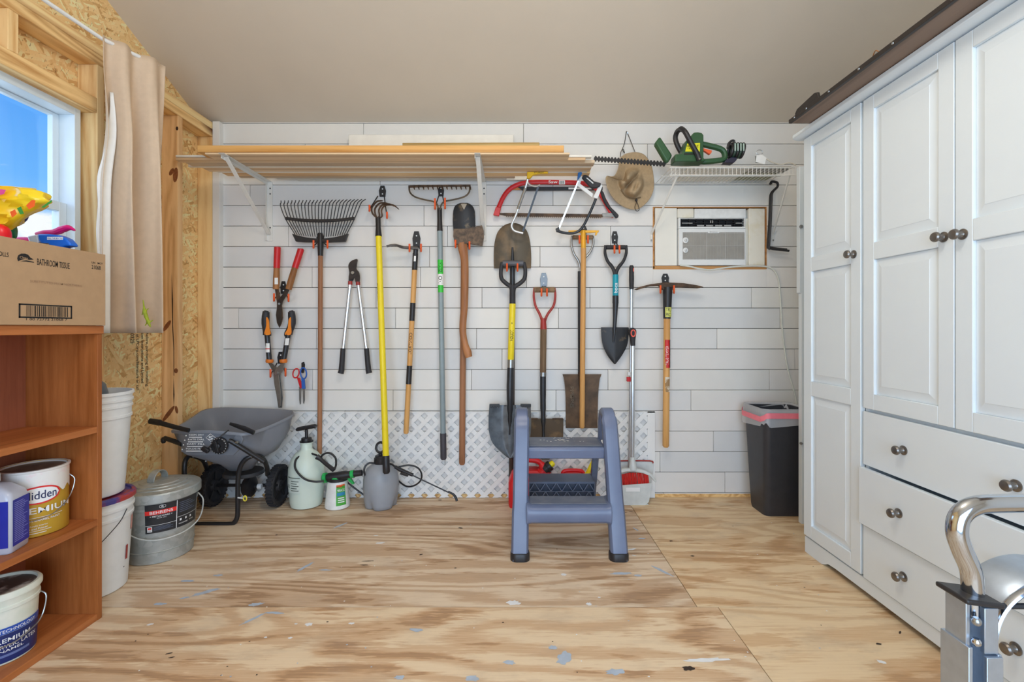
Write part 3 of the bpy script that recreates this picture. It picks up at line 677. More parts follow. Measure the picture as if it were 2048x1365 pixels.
for i in range(n): j = (i+1) % n; g.f.append((i, n+i, n+j, j)); g.m.append(0)
g.build('head', mat('axe_head_rust', (108, 88, 70), .6, .3, 0, 40, rgb2=(66, 56, 48), bmp=.4), t)
pts = [(924, 486), (926, 500), (929, 520), (930, 560), (929, 610), (926, 645), (926, 668), (930, 690), (935, 705), (938, 715)]
wd_ = [.037, .036, .030, .028, .027, .027, .026, .027, .032, .026]
c = cr([P(x, y, 2.995) for x, y in pts], 4); rs = []
for i in range(len(c)):
    k = i/4; j = min(int(k), len(wd_)-2); rs.append((wd_[j]+(wd_[j+1]-wd_[j])*(k-j))*.82)
G().tube(c, rs, 14, flat=.65, up=(0, 1, 0)).build('handle', m_axe, t)

# ---------------------------------------------------------------- round shovel hung blade up, behind the yellow shovel
t = thing('round_point_shovel', 'brown worn round shovel hung blade up behind the yellow one', 'shovel', P(1023, 962, 3.06))
rows = [(446.5, 1020, 1032), (450, 1010, 1042), (458, 1000, 1051), (470, 993, 1057), (490, 988.5, 1061), (515, 987.5, 1062.5), (537, 988, 1062)]
G().sheet(rows, lambda u, v: 3.070-.022*(1-u*u)*(.35+.65*v)-.008*max(0, 1-abs(u)*6)*v, .003, 12, 24).build('blade', m_rust2, t)
G().tube([P(1025, 495, 3.050), P(1025, 540, 3.052), P(1025, 575, 3.052)], [.006, .0165, .0175], 12).build('socket', m_bsteel, t)
stick(1025, 570, 3.052, 1023, 962, 3.050, .0175, mat('dark_brown_handle', (62, 50, 44), .5), t)

# ---------------------------------------------------------------- D-grip shovels
def dgrip(t, bar, rb, mb, arms, ra, ma, Y, name='grip_bar', ends=None):
    (x0, y0), (x1, y1) = bar
    G().tube([P(x0, y0, Y), P(x0+1, y0, Y), P(x1-1, y1, Y), P(x1, y1, Y)], [rb*.8, rb, rb, rb*.8], 12).build(name, mb, t)
    for a in arms:
        G().tube(cr([P(x, y, Y) for x, y in a], 5), ra, 10, flat=.75, up=(0, 1, 0)).build('yoke_arm', ma, t)
t = thing('d_handle_shovel', 'round point shovel with a yellow shaft and black D grip', 'shovel', P(1020, 917, 2.98))
dgrip(t, ((1005, 527), (1047, 527)), .0175, mat('grey_grip', (84, 86, 92), .5), [[(1005, 525), (1002, 540), (1003, 557), (1012, 567), (1022, 575), (1024, 590)], [(1047, 525), (1050.5, 540), (1049, 557), (1040, 567), (1029, 575), (1026, 590)]], [.0125, .013, .0135, .014, .014, .014], m_rub, 3.003)
G().tube([P(1025, 572, 3.005), P(1025, 612, 3.0)], [.018, .0195], 12).build('collar', m_rub, t)
stick(1025, 608, 3.0, 1021.5, 722, 2.995, .0205, m_yel, t)
p, q_ = P(1024, 660, 2.998), P(1023, 682, 2.996)
q = G(); q.text('TOUGH', lambda u, v: p+(q_-p)*u+V((.0207*math.sin(v-.5), -.0210*math.cos(v-.5), 0)), 0, 1, 1, 0); q.text('A', lambda u, v: p+V((.008*(u-.5), -.0211, .035+.014*v)), 0, 1, 0, 1); q.build('lettering', m_ink, t, ang=180)
G().tube([P(1021.5, 720, 2.995), P(1021, 736, 2.994)], .0215, 14).build('ferrule', m_steel, t)
G().tube(cr([P(1021, 734, 2.994), P(1020, 770, 2.99), P(1020, 800, 2.985), P(1020, 830, 2.985), P(1019, 870, 2.982)], 3), [.0205, .0215, .021, .018, .013, .005], 12).build('socket', m_bsteel, t)
rows = [(811, 979, 1061), (814, 978.5, 1061.5), (845, 977, 1062.5), (870, 979, 1061), (888, 986, 1054), (903, 1000, 1041), (912, 1010, 1031), (917, 1017, 1024)]
b = G().sheet(rows, lambda u, v: 3.0-.020*u*u*(1-.5*v)-.01*v+(.014 if abs(u) < .25 else 0)*(1-v)*-1, .003, 14, 26).build('blade', mat('grey_shovel_steel', (98, 104, 110), .38, .6, 0, 14, rgb2=(70, 74, 78), thr=(.4, .7)), t)
for a, b_ in ((979, 999), (1041, 1062)): G().trace(2.978, [(a, 808.5), (b_, 808.5), (b_, 813)]+[(b_-(b_-a)*(i+.5)/8, 817 if i % 2 == 0 else 812.5) for i in range(8)]+[(a, 813)], .016).build('foot_step', m_blk, t, bev=.001)

t = thing('d_handle_shovel', 'old shovel with a red Y-shaped yoke and weathered brown handle', 'shovel', P(1090, 920, 3.0))
dgrip(t, ((1068, 580), (1110, 580)), .0175, m_oldw, [[(1069, 576), (1067.5, 592), (1071, 612), (1079, 628), (1084, 642), (1085, 659)], [(1109, 576), (1110.5, 592), (1107, 612), (1096, 628), (1090, 642), (1088.5, 659)]], [.007, .0075, .008, .0085, .009, .010], m_red2, 3.02)
stick(1087, 655, 3.02, 1086, 748, 3.02, .0200, m_oldw, t)
G().tube([P(1086.5, 637, 3.02), P(1087, 659, 3.02)], [.017, .0212], 12).build('yoke_collar', m_red2, t)
G().tube([P(1086, 745, 3.02), P(1086, 753, 3.02)], .0212, 14).build('ferrule', m_steel, t)
G().tube(cr([P(1086, 752, 3.02), P(1086, 800, 3.02), P(1086.5, 835, 3.014), P(1087, 875, 3.006)], 4), [.0195, .0185, .015, .008], 12).build('socket', m_bsteel, t)
rows = [(838, 1060, 1127), (842, 1059.5, 1127), (880, 1060, 1126), (898, 1063, 1123), (912, 1075, 1108), (920, 1084, 1098)]
G().sheet(rows, lambda u, v: 3.02-.016*u*u, .003, 12, 20).build('blade', mat('brown_crusted_blade', (86, 72, 56), .6, .3, 0, 8, rgb2=(150, 118, 80), thr=(.5, .75)), t)
for a, b_ in ((1061, 1076), (1105, 1126)): G().obox(P((a+b_)/2, 838, 3.0), ((b_-a)/2*.00314, 0, 0), (0, .008, 0), (0, 0, .004)).build('foot_step', m_rust, t, bev=.002)

t = thing('square_spade', 'square rusty spade with a chrome Y grip hung behind the golden-handled hoe', 'spade', P(1163, 857, 3.05))
dgrip(t, ((1145, 475), (1186, 475)), .014, m_oldw, [[(1144, 472), (1143, 490), (1148, 508), (1156, 521), (1160, 534), (1160, 548)], [(1186, 472), (1186.5, 488), (1180, 505), (1168, 519), (1163, 534), (1162, 548)]], [.006, .0065, .007, .0075, .008, .009], m_steel, 3.05)
stick(1160.5, 543, 3.05, 1161, 750, 3.05, .0165, m_bsteel, t, 'shaft')
G().tube([P(1161, 745, 3.05), P(1162, 770, 3.048), P(1162.5, 800, 3.05)], [.017, .014, .004], 12).build('socket', m_rust, t)
rows = [(749, 1125, 1203), (752, 1126, 1202), (762, 1128.5, 1199), (790, 1131, 1196.5), (830, 1131.5, 1195.5), (857, 1131.5, 1195)]
G().sheet(rows, lambda u, v: 3.068-.012*u*u-.012*max(0, 1-abs(u)*4)*(1-v), .003, 12, 20).build('blade', mat('brown_spade_blade', (104, 82, 62), .6, .3, 0, 12, rgb2=(72, 58, 46), bmp=.2), t)
p = P(1143, 820, 3.052)
q = G(); q.text('Sheffield', lambda u, v: P(1140+v*8, 816-u*42, 3.0535), 0, 1, 1, 0); q.build('stamped_lettering', m_rust2, t, ang=180)

t = thing('garden_hoe', 'narrow golden-headed hoe on a long honey-coloured wooden handle', 'hoe', P(1165, 857, 2.97))
g = G(); g.trace(3.0, [(1137, 461.5), (1160, 461), (1198, 461.5), (1197, 465), (1194.5, 466), (1193, 471), (1190, 471), (1191, 465.5), (1180, 466), (1160, 466), (1137, 464)], .012); g.build('head', m_gold, t, bev=.001)
G().tube([P(1166.5, 461, 3.0), P(1166.5, 470, 3.0), P(1167, 500, 2.998)], [.0145, .016, .0155], 12).build('socket', m_gold, t)
stick(1167, 497, 2.998, 1164, 857, 2.975, .0165, m_ash2, t)

t = thing('digging_shovel', 'small pointed shovel with a black D grip and teal sleeve', 'shovel', P(1229, 729, 3.0))
dgrip(t, ((1212, 495), (1251, 495)), .0145, m_rub, [[(1211, 491), (1210, 506), (1215, 522), (1224, 534), (1229, 545), (1229.5, 556)], [(1252, 491), (1252.5, 506), (1247, 522), (1238, 534), (1232.5, 545), (1232, 556)]], [.009, .0095, .010, .0115, .012, .0125], m_rub, 3.02)
stick(1231, 550, 3.02, 1231, 596, 3.015, .0185, m_teal, t, 'shaft')
G().tube([P(1231, 592, 3.015), P(1231, 606, 3.013), P(1231, 608, 3.013), P(1230, 635, 3.01), P(1229, 655, 3.005), P(1227, 685, 3.0)], [.0195, .0195, .018, .014, .012, .004], 12).build('socket', m_bsteel, t)
p, q_ = P(1231, 588, 3.0), P(1231, 566, 3.0)
q = G(); q.text('boca', lambda u, v: P(1228+v*7, 586-u*20, 2.9975), 0, 1, 1, 0); q.build('lettering', m_winka, t, ang=180)
rows = [(655, 1202, 1257), (658, 1202, 1257.5), (675, 1203, 1257), (692, 1206, 1254), (708, 1213, 1246), (720, 1221, 1238), (729, 1228.5, 1231)]
G().sheet(rows, lambda u, v: 3.03-.014*(1-u*u)-.006*max(0, 1-abs(u)*4)*(1-v), .003, 12, 22).build('blade', m_dirty, t)

# ---------------------------------------------------------------- mattock
t = thing('pick_mattock', 'pick mattock with a rusty head and long orange-brown wooden handle', 'mattock', P(1332, 895, 3.0))
G().trace(3.0, [(1269, 579), (1280, 574), (1300, 569), (1318, 567), (1326, 565), (1342, 566), (1365, 567), (1386, 570), (1401, 573), (1406, 575), (1396, 577), (1370, 576), (1347, 575), (1340, 580), (1324, 580), (1317, 572), (1300, 573), (1285, 577), (1274, 580.5)], .030).build('head', m_rust, t, bev=.003)
G().tube([P(1335, 575, 3.0), P(1335, 585, 3.0), P(1334.5, 615, 3.0), P(1334, 638, 3.0)], [.030, .029, .026, .023], 14).build('collar', m_blk, t)
h = stick(1334, 636, 3.0, 1331.5, 895, 2.995, .0205, m_ash2, t)
q = G(); f = lambda a, v: P(1334.6-a*0, 614+v*22, 3.0)+V((.0268*math.sin(math.radians(a)), -.0268*math.cos(math.radians(a)), 0))
q.patch(f, -45, 45, .05, .95, 8, 3, 0)
f3 = lambda a, v: P(1334.6, 614+v*22, 3.0)+V((.0272*math.sin(math.radians(a)), -.0272*math.cos(math.radians(a)), 0))
q.text('TRU', lambda u, v: f3(-35+70*u, .45-.35*v), 0, 1, 0, 1, 1); q.text('PRO', lambda u, v: f3(-35+70*u, .9-.35*v), 0, 1, 0, 1, 1); q.build('badge', [mat('yellow_green_badge', (206, 208, 108), .5), m_ink], t, ang=180)
q = G(); f = lambda a, v: P(1333.6, 680+v*56, 2.998)+V((.0208*math.sin(math.radians(a)), -.0208*math.cos(math.radians(a)), 0))
q.patch(f, -50, 35, 0, 1, 8, 1, 0); q.patch(f, 36, 75, 0, 1, 4, 1, 1)
f3 = lambda a, v: P(1333.6, 680+v*56, 2.998)+V((.0211*math.sin(math.radians(a)), -.0211*math.cos(math.radians(a)), 0))
q.text('TRUE TEMPER', lambda u, v: f3(-34+44*v, .9-.68*u), 0, 1, 1, 0, 2); q.build('sticker', [m_shlabel, m_ink, m_winka], h, ang=180, label='red sticker with white lettering')
q = G(); q.patch(lambda a, v: P(1333+.0*a, 754+v*30, 2.997)+V((.0208*math.sin(math.radians(a)), -.0208*math.cos(math.radians(a)), 0)), -40, 45, 0, 1, 6, 4); q.build('torn_label', mat('torn_paper', (206, 196, 178), .8, 0, 0, 30, rgb2=(150, 120, 84), thr=(.4, .5)), h)

# ---------------------------------------------------------------- saws
t = thing('bow_saw', 'red bow saw with a rusty blade hung level on the plank wall', 'saw', P(1112, 436, 3.04))
pts = [(993, 428), (998, 414), (1006, 396), (1016, 382), (1030, 372), (1050, 366), (1080, 364.5), (1120, 365), (1155, 366), (1180, 370), (1195, 380), (1208, 400), (1218, 418), (1228, 434)]
G().tube(cr([P(x, y, 3.05) for x, y in pts], 4), .0150, 10, flat=.65, up=(0, 1, 0)).build('frame', m_red, t)
G().trace(3.045, [(999, 426.5), (1010, 426), (1205, 429), (1206, 435), (1012, 432.5), (1000, 430)]+[], .002).build('blade', m_rust, t)
g = G()
for i in range(48):
    x = 1012+i*4.0; y = 432.3+i*.055; g.trace(3.045, [(x, y), (x+3.2, y+.03), (x+1.6, y+2.6)], .002)
g.build('teeth', m_rust, t)
g = G(); g.trace(3.045, [(1204, 427), (1216, 426), (1231, 427), (1235, 432), (1229, 435), (1205, 434)], .012); g.build('tension_lever', m_steel, t, bev=.002)
g = G(); g.trace(3.038, [(1200, 380), (1207, 386), (1212, 400), (1222, 416), (1237, 431), (1232, 437), (1222, 424), (1212, 412), (1204, 396)], .022, smooth=2); g.build('grip', m_rub, t, bev=.004)
G().trace(3.038, [(986.5, 431), (992, 414), (1002, 417), (998, 433)], .022).build('nose', m_red, t, bev=.003)
q = G(); q.patch(lambda u, v: P(1118+u*12, 361+v*8, 3.037), 0, 1, 0, 1, 1, 1, 0); q.text('Saw', lambda u, v: P(1097+u*18, 367-v*6, 3.0375), 0, 1, 0, 1, 0)
for i in range(7): q.patch(lambda u, v, i=i: P(1119+i*1.4+u*.7, 362+v*6, 3.0366), 0, 1, 0, 1, 1, 1, 1)
q.build('sticker', [m_label, m_ink], t, ang=180)
t = thing('pruning_saw', 'black straight pruning saw resting just under the red saw frame', 'saw', P(1115, 379, 3.06))
G().trace(3.062, [(1033, 374), (1205, 374), (1205, 381), (1046, 382)], .012).build('blade_sheath', m_bsteel, t, bev=.002)
G().trace(3.062, [(1016, 376), (1036, 373.5), (1042, 380), (1018, 380)], .010).build('tip', m_ash, t, bev=.002, label='bare wooden tip')
q = G(); q.patch(lambda u, v: P(1137+u*46, 375.5+v*3.5, 3.0552), 0, 1, 0, 1, 1); q.build('sticker', m_label, t)

def Yh(y): return 2.887+(y-344)/122*.085
def Q(x, y): return P(x, y, Yh(y))
t = thing('hacksaw', 'hacksaw with a silver frame and yellow handle hung upright over the red saw', 'saw', Q(1045, 466))
g = G(); g.tube(cr([Q(1056, 356), Q(1052, 372), Q(1042, 400), Q(1032, 430), Q(1024, 448), Q(1024.5, 457), Q(1031, 463), Q(1046, 467)], 5), .0075, 10, flat=.8); g.tube(cr([Q(1055, 364), Q(1060, 370), Q(1072, 373), Q(1080, 370)], 4), .0055, 8); g.build('frame', m_silver, t)
G().tube([Q(1051, 376), Q(1036, 418)], .0095, 10).build('frame_tube', m_steel, t)
G().bar(Q(1077, 372), Q(1046, 463), .012, .003, (0, 1, 0)).build('blade', m_bsteel, t)
G().trace(2.887, [(1054, 345), (1070, 344.5), (1096, 344.5), (1096, 348), (1080, 348), (1066, 351), (1060, 358), (1054, 358)], .024).build('handle', mat('yellow_plastic', (236, 182, 30), .4), t, bev=.004, label='yellow handle')
q = G(); q.text('STURDY', lambda u, v: P(1068+u*20, 346.5-v*2.6, 2.8726), 0, 1, 0, 1); q.build('lettering', m_ink, t, ang=180)
t = thing('hacksaw', 'hacksaw with a black and white frame slanting beside the khaki hat', 'saw', Q(1140, 468))
g = G(); g.tube(cr([Q(1194, 392), Q(1186, 412), Q(1176, 434), Q(1168, 450), Q(1158, 462), Q(1144, 467), Q(1128, 466), Q(1114, 462)], 5), .0085, 10, flat=.8); g.build('frame', m_bsteel, t)
g = G(); g.trace(Yh(380), [(1199, 368), (1205, 372), (1195, 398), (1186, 396)], .016); g.trace(Yh(372), [(1158, 356), (1162, 352), (1164, 358), (1160, 368), (1186, 388), (1184, 396), (1154, 372)], .014); g.build('front_frame', m_wht, t, bev=.002, label='white forward frame')
g = G(); g.trace(Yh(365), [(1164, 356), (1168, 351), (1176, 353), (1188, 364), (1201, 367), (1199, 374), (1190, 377), (1182, 376), (1174, 368)], .026, smooth=2); g.build('handle', m_rub, t, bev=.004)
q = G(); q.trace(Yh(365)-.0145, [(1172, 356), (1175, 356), (1187, 366), (1186, 368)], .002); q.build('grip_slot', m_wht, t)
G().bar(Q(1157, 362), Q(1118, 457), .010, .002, (0, 1, 0)).build('blade', m_silver, t)
G().trace(2.885, [(1156, 346), (1163, 344.6), (1164, 348), (1158, 358), (1154, 362)], .014).build('clip', mat('blue_clip', (34, 96, 160), .4), t, bev=.002, label='blue end clip')
G().trace(Yh(459), [(1111, 458), (1118, 454), (1119, 462), (1113, 465)], .014).build('blade_pin_block', m_blk, t, bev=.002)

# ---------------------------------------------------------------- khaki hat
t = thing('sun_hat', 'khaki wide-brim sun hat hung by its black chin cord', 'hat', P(1262, 420, 3.05))
ol = [(480, 590), (560, 530), (690, 510), (800, 540), (870, 620), (915, 720), (940, 880), (940, 1000), (900, 1120), (830, 1210), (740, 1280), (640, 1290), (540, 1260), (430, 1190), (350, 1090), (300, 980), (280, 880), (300, 832), (345, 838), (400, 830), (440, 760), (460, 690)]
op = cr([V((1170+x/6.823, 230+y/6.823, 0)) for x, y in ol], 3, True)
cc = V((1170+640/6.823, 230+950/6.823, 0)); g = G(); nr = 22; rings = []
for i in range(nr+1):
    r = i/nr; ring_ = []
    for j, o in enumerate(op):
        a = math.atan2(o.y-cc.y, o.x-cc.x)
        q = cc+(o-cc)*max(r, .001)
        k = 0 if r > .56 else (1 if r < .30 else (math.cos((r-.30)/.26*math.pi)+1)/2)
        kk = k*(.080+.040*mnoise.noise(V((q.x*.10, q.y*.07, 1.3)))+.022*math.sin((q.x*.9+q.y*.8)*.17))
        kk -= .055*math.exp(-((q.x-cc.x)*.72+(q.y-cc.y)*.62+5)**2/22)*k; kk -= .028*math.exp(-((q.x-cc.x)*.8+(q.y-cc.y)*.45-9)**2/14)*k
        br = 0 if r < .5 else (r-.5)*2
        Y = 3.055-kk-br*(.012*math.sin(2*a+.6)+.012)-(.05*max(0, br)*max(0, math.cos(a-math.pi*.98))**3)
        ring_.append(P(q.x, q.y, Y))
    rings.append(ring_)
g.loft(rings, True, False)
o = g.build('hat_body', mat('khaki_cotton', (166, 143, 112), .85, 0, .07, 60, bmp=.15), t, ang=180)
s = o.modifiers.new('cloth', 'SOLIDIFY'); s.thickness = .003; s.offset = -1
pts = [P(1170+x/6.823, 230+y/6.823, 3.04) for x, y in ((490, 1020), (540, 1090), (600, 1130), (680, 1142), (760, 1125))]
G().tube(cr(pts, 4), .0035, 6).build('hat_band', mat('brown_band', (112, 92, 66), .8), t)
g = G(); Z = lambda x, y, Y: P(1170+x/6.823, 230+y/6.823, Y)
g.tube(cr([Z(482, 575, 3.06), Z(492, 500, 3.06), Z(520, 465, 3.06), Z(540, 520, 3.06), Z(512, 470, 3.06), Z(540, 380, 3.07), Z(560, 255, 3.08), Z(578, 245, 3.083), Z(682, 505, 3.06)], 5), .0022, 6)
g.tube(cr([Z(700, 1140, 3.025), Z(700, 1200, 3.022), Z(680, 1260, 3.02), Z(700, 1310, 3.018), Z(738, 1300, 3.018), Z(728, 1240, 3.02), Z(704, 1170, 3.022)], 5), .0020, 6)
g.build('chin_cord', m_blk, t)
G().ball(Z(700, 1165, 3.018), .009, 10).build('cord_lock', m_blk, t)
G().tube([Z(578, 248, 3.095), Z(578, 246, 3.075)], .004, 8).build('wall_nail', m_steel, None, label='small steel nail the khaki hat hangs from')['category'] = 'nail'

# ---------------------------------------------------------------- broom and dustpan
t = thing('broom', 'upright broom with red bristles and a ring grip in front of the dustpan', 'broom', P(1268, 973, 2.975))
G().tube([P(1266, 688, 2.972), P(1265.5, 800, 2.972), P(1265, 925, 2.975)], .0125, 10).build('pole', m_silver, t)
gr = G().tube(cr([P(1264.5, 656, 2.972), P(1264.5, 661, 2.972), P(1265, 672, 2.972), P(1266, 692, 2.972)], 3), [.011, .021, .024, .025, .024, .021, .018, .015, .014], 14).build('grip', m_rub, t)
G().tube([V(q) for q in [P(1266.5+4.2*math.cos(a), 667+6.5*math.sin(a), 2.9505) for a in [2*math.pi*i/14 for i in range(14)]]], .004, 7, closed=True).build('grip_inlay', mat('coral_plastic', (232, 92, 76), .45), gr, label='coral ring inlay')
hd = [(1226, 950), (1236, 941), (1250, 937), (1270, 937), (1290, 941), (1304, 949), (1311, 960), (1312, 965), (1307, 962), (1299, 952), (1285, 946), (1268, 943), (1250, 943.5), (1238, 947), (1228, 956)]
b = G().trace(2.972, hd, .026).build('broom_head', mat('pale_grey_plastic', (196, 200, 198), .45), t, bev=.004)
G().tube([P(1265, 915, 2.974), P(1266, 939, 2.972)], [.0145, .026], 12).build('neck', MC['pale_grey_plastic'], t)
g = G(); rnd = random.Random(4)
for i in range(150):
    u = rnd.random(); x = 1243+u*54; top_ = 946+8*abs(u-.5)**2*2; y1 = 973-6*max(0, u-.6)
    g.tube([P(1242+u*54, top_, 2.972+rnd.uniform(-.010, .010)), P(x+rnd.uniform(-2, 2), y1+rnd.uniform(-2, 0), 2.968+rnd.uniform(-.012, .012))], .0017, 4, cap=False)
g.build('bristles', mat('red_bristle', (206, 52, 46), .6), t)
t = thing('dustpan', 'pale grey lobby dustpan with a tall silver pole behind the broom', 'dustpan', P(1275, 1012, 2.98))
pg = MC['pale_grey_plastic']
g = G()
fr = [P(x, y, Y) for x, y, Y in ((1236, 972, 2.945), (1304, 967, 2.945), (1298, 1004, 2.95), (1290, 1012, 2.95), (1244, 1013, 2.95), (1238, 1006, 2.95))]
g.prism(fr, (0, .004, 0))
g.prism([P(1240, 924, 3.055), P(1302, 924, 3.055), P(1308, 930, 3.055), P(1300, 992, 3.055), P(1242, 992, 3.055)], (0, .005, 0))
zt = P(0, 970, 2.945).z
g.box(P(1240, 0, 2.95).x, P(1297, 0, 2.95).x, 2.953, 3.056, .001, .006)
for a, b_ in (((1237, 975), (1240, 1010)), ((1303, 974), (1293, 1010))):
    p0, p1 = P(*a, 2.948), P(*b_, 2.952); g.prism([p0, p1, V((p1.x, 3.056, .002)), V((p0.x, 3.056, p0.z+.0))], (.003 if a[0] < 1270 else -.003, 0, 0))
g.build('pan', pg, t)
G().tube(cr([P(1240, 925, 3.052), P(1242, 922.5, 3.052), P(1300, 922.5, 3.052), P(1306, 927, 3.052)], 3), .0045, 8).build('rim', m_red2, t, label='dark red back rim')
q = G(); q.patch(lambda u, v: P(1252+u*28, 976+v*8, 2.9445), 0, 1, 0, 1, 1); q.build('moulded_tab', m_label, t)
G().tube([P(1263, 576, 3.015), P(1262, 760, 3.022), P(1260, 900, 3.034), P(1258, 985, 3.044)], .0110, 10).build('pole', m_silver, t)
gr = G().tube([P(1263, 531, 3.013), P(1263, 535, 3.013), P(1263, 560, 3.014), P(1263, 579, 3.015)], [.010, .0155, .016, .0135], 12).build('grip', m_rub, t)
G().ball(P(1266.5, 540, 3.003), .008, 10, sc=(.6, .6, 2.0)).build('grip_inlay', MC['coral_plastic'], gr, label='coral thumb inlay')
G().obox(P(1257, 759, 3.02), (.012, 0, 0), (0, .012, 0), (0, 0, .014)).build('clip', m_red, t, bev=.002, label='red handle clip')
G().obox(P(1260, 748, 3.02), (.015, 0, 0), (0, .014, 0), (0, 0, .012)).build('clip_sleeve', m_wht, t, bev=.003)
# ================================================================ lumber rack
m_wmet = mat('white_enamel', (212, 210, 204), .4, 0, .03)
def bracket(px, label):
    x = wx(px); z = 2.053
    t = thing('shelf_bracket', label, 'bracket', (x, W-.002, z-.4), 'white brackets under the lumber')
    g = G(); g.box(x-.019, x+.019, W-.006, W-.0008, z-.385, z-.002); g.box(x-.019, x-.015, W-.020, W-.006, z-.385, z-.002)
    up = g.build('upright', m_wmet, t, bev=.001)
    for dz in (-.044, -.08, -.30): G().lathe([(.005, 0), (.004, .002)], (x+.004, W-.006, z+dz), 8, ax=(0, -1, 0)).build('screw', m_bsteel, up)
    g = G(); g.box(x-.016, x+.016, 2.575, W-.006, z-.004, z-.0005); g.box(x-.016, x-.012, 2.60, W-.006, z-.022, z-.004); g.build('arm', m_wmet, t, bev=.001)
    G().bar((x, 2.62, z-.008), (x, W-.012, z-.345), .024, .005, (0, 1, 1)).build('brace', m_wmet, t, bev=.001)
bracket(540, 'white steel shelf bracket carrying the end of the lumber above the leaf rake')
bracket(967, 'white steel shelf bracket carrying the lumber beside the axe')
ZB = 2.0535
LG = 'lumber stored on the brackets'
def plank(x0, x1, y0, y1, z0, z1, m, label, name='plank', rz=0):
    o = G().box(x0, x1, y0, y1, z0, z1).build(name, m, None, bev=.0025); o.rotation_euler.z = rz
    return tag(o, label, 'plank', LG)
m_p1 = wood('fresh_pine_board', (210, 162, 98), (180, 126, 66), 'x', 50, 8, .5, knot=3.6, squash=.05)
m_p2 = wood('tan_moulding', (218, 190, 154), (186, 152, 114), 'x', 60, 7, .55, squash=.03)
m_p3 = wood('greyish_board', (204, 182, 154), (166, 142, 114), 'x', 60, 7, .6, squash=.03, loc=(1, 2, 3))
m_p4 = mat('primed_white_board', (222, 218, 208), .5, 0, .04, 12)
m_p5 = mat('grey_primed_board', (186, 180, 168), .55, 0, .04, 10)
m_p6 = wood('greenish_treated_strip', (186, 160, 104), (140, 112, 62), 'x', 60, 7, .6, squash=.03)
plank(-1.70, .30, 2.602, 2.688, ZB, ZB+.0105, m_p2, 'thin pale lath lying under the knotty front pine board')
plank(-1.74, .268, 2.60, 2.69, ZB+.011, ZB+.049, m_p1, 'fresh yellow pine board with knots at the front edge of the lumber rack')
plank(-1.925, .435, 2.6925, 2.730, ZB+.018, ZB+.030, m_p4, 'thin primed white strip running behind the front pine board')
plank(-1.925, .40, 2.6925, 2.735, ZB, ZB+.016, m_p2, 'tan trim strip lying under the thin white strip on the brackets')
plank(-1.90, .46, 2.738, 2.800, ZB, ZB+.019, m_p3, 'grey-tan board reaching furthest toward the hedge trimmer')
plank(-1.93, .45, 2.803, 2.820, ZB, ZB+.040, m_p4, 'white-painted strip standing on edge mid rack')
plank(-1.86, .455, 2.823, 2.893, ZB, ZB+.019, m_p2, 'tan moulding third in from the front of the rack')
plank(-1.82, .44, 2.897, 2.913, ZB, ZB+.035, m_p4, 'white-edged narrow strip between two tan boards')
plank(-1.80, .462, 2.916, 2.978, ZB, ZB+.019, wood('pale_pine_board', (226, 192, 142), (192, 148, 98), 'x', 50, 7, .55, squash=.03, loc=(2, 1, 0)), 'pale pine board near the wall side of the rack')
plank(-1.74, .0, 2.981, 3.018, ZB, ZB+.022, m_p3, 'dull brown batten against the wall side of the rack')
plank(-1.52, -.055, 3.022, 3.046, ZB, ZB+.060, m_p5, 'short grey primed board on edge next to the wall', rz=.004)
plank(-1.40, .10, 3.05, 3.074, ZB, ZB+.050, mat('pale_primed_board', (206, 202, 192), .5), 'pale primed board pressed against the wall at the rear')
plank(-.62, .135, 2.612, 2.672, ZB+.0495, ZB+.069, m_p6, 'greenish thin batten lying on top of the front pine board', rz=-.008)
plank(-1.06, -.01, 3.026, 3.044, ZB+.0605, 2.335, m_p4, 'white primed board on edge against the wall, highest on the lumber rack')
plank(-1.75, .0, 2.675, 2.6885, ZB+.0495, ZB+.056, m_p3, 'thin dark lath on top of the front pine board toward the curtain end')

# ================================================================ wire shelf
x0, x1, yf, yb, zd = .905, 1.640, 2.785, W-.008, 2.045
t = thing('wire_shelf', 'white ventilated wire shelf above the air conditioner', 'shelf', ((x0+x1)/2, yb, zd-.3))
g = G(); n = 31
for i in range(n):
    x = x0+.012+(x1-x0-.024)*i/(n-1)
    g.tube([V((x, yb, zd)), V((x, yf, zd)), V((x, yf-.004, zd-.006)), V((x, yf-.004, zd-.048))], .0017, 6)
g.build('shelf_wires', m_wmet, t)
g = G()
for y, z, r in ((yb, zd-.004, .0035), ((yb+yf)/2, zd-.005, .003), (yf+.003, zd-.004, .003), (yf-.004, zd-.002, .0028), (yf-.004, zd-.048, .0035)): g.tube([V((x0, y, z)), V((x1, y, z))], r, 8)
g.build('frame_rods', m_wmet, t)
for a, b in ((.955, .885), (1.615, 1.675)):
    G().tube([V((a, yf+.006, zd-.046)), V((b, W-.006, 1.71)), V((b, W-.006, 1.665))], .0065, 8, flat=.6).build('support_brace', m_wmet, t)
    G().lathe([(.006, 0), (.005, .003)], (b, W-.008, 1.672), 10, ax=(0, -1, 0)).build('brace_screw', m_steel, t)
tag(G().box(1.03, 1.40, 2.80, 3.06, zd+.0022, zd+.010).build('vent_cover', mat('off_white_panel', (214, 208, 196), .5), bev=.003), 'flat off-white panel lying on the wire shelf under the hedge trimmer', 'panel')
o = G().box(1.395, 1.632, 2.90, 3.07, zd+.0105, zd+.042).build('plastic_case', mat('olive_grey_case', (150, 148, 118), .5), bev=.006); tag(o, 'flat olive grey plastic case at the rear corner of the wire shelf', 'case')
o = G().box(1.41, 1.63, 2.80, 2.893, zd+.0022, zd+.012).build('folder', mat('grey_folder', (150, 146, 138), .6), bev=.002); tag(o, 'dark grey flat folder lying on the wire shelf by the wardrobe', 'folder')
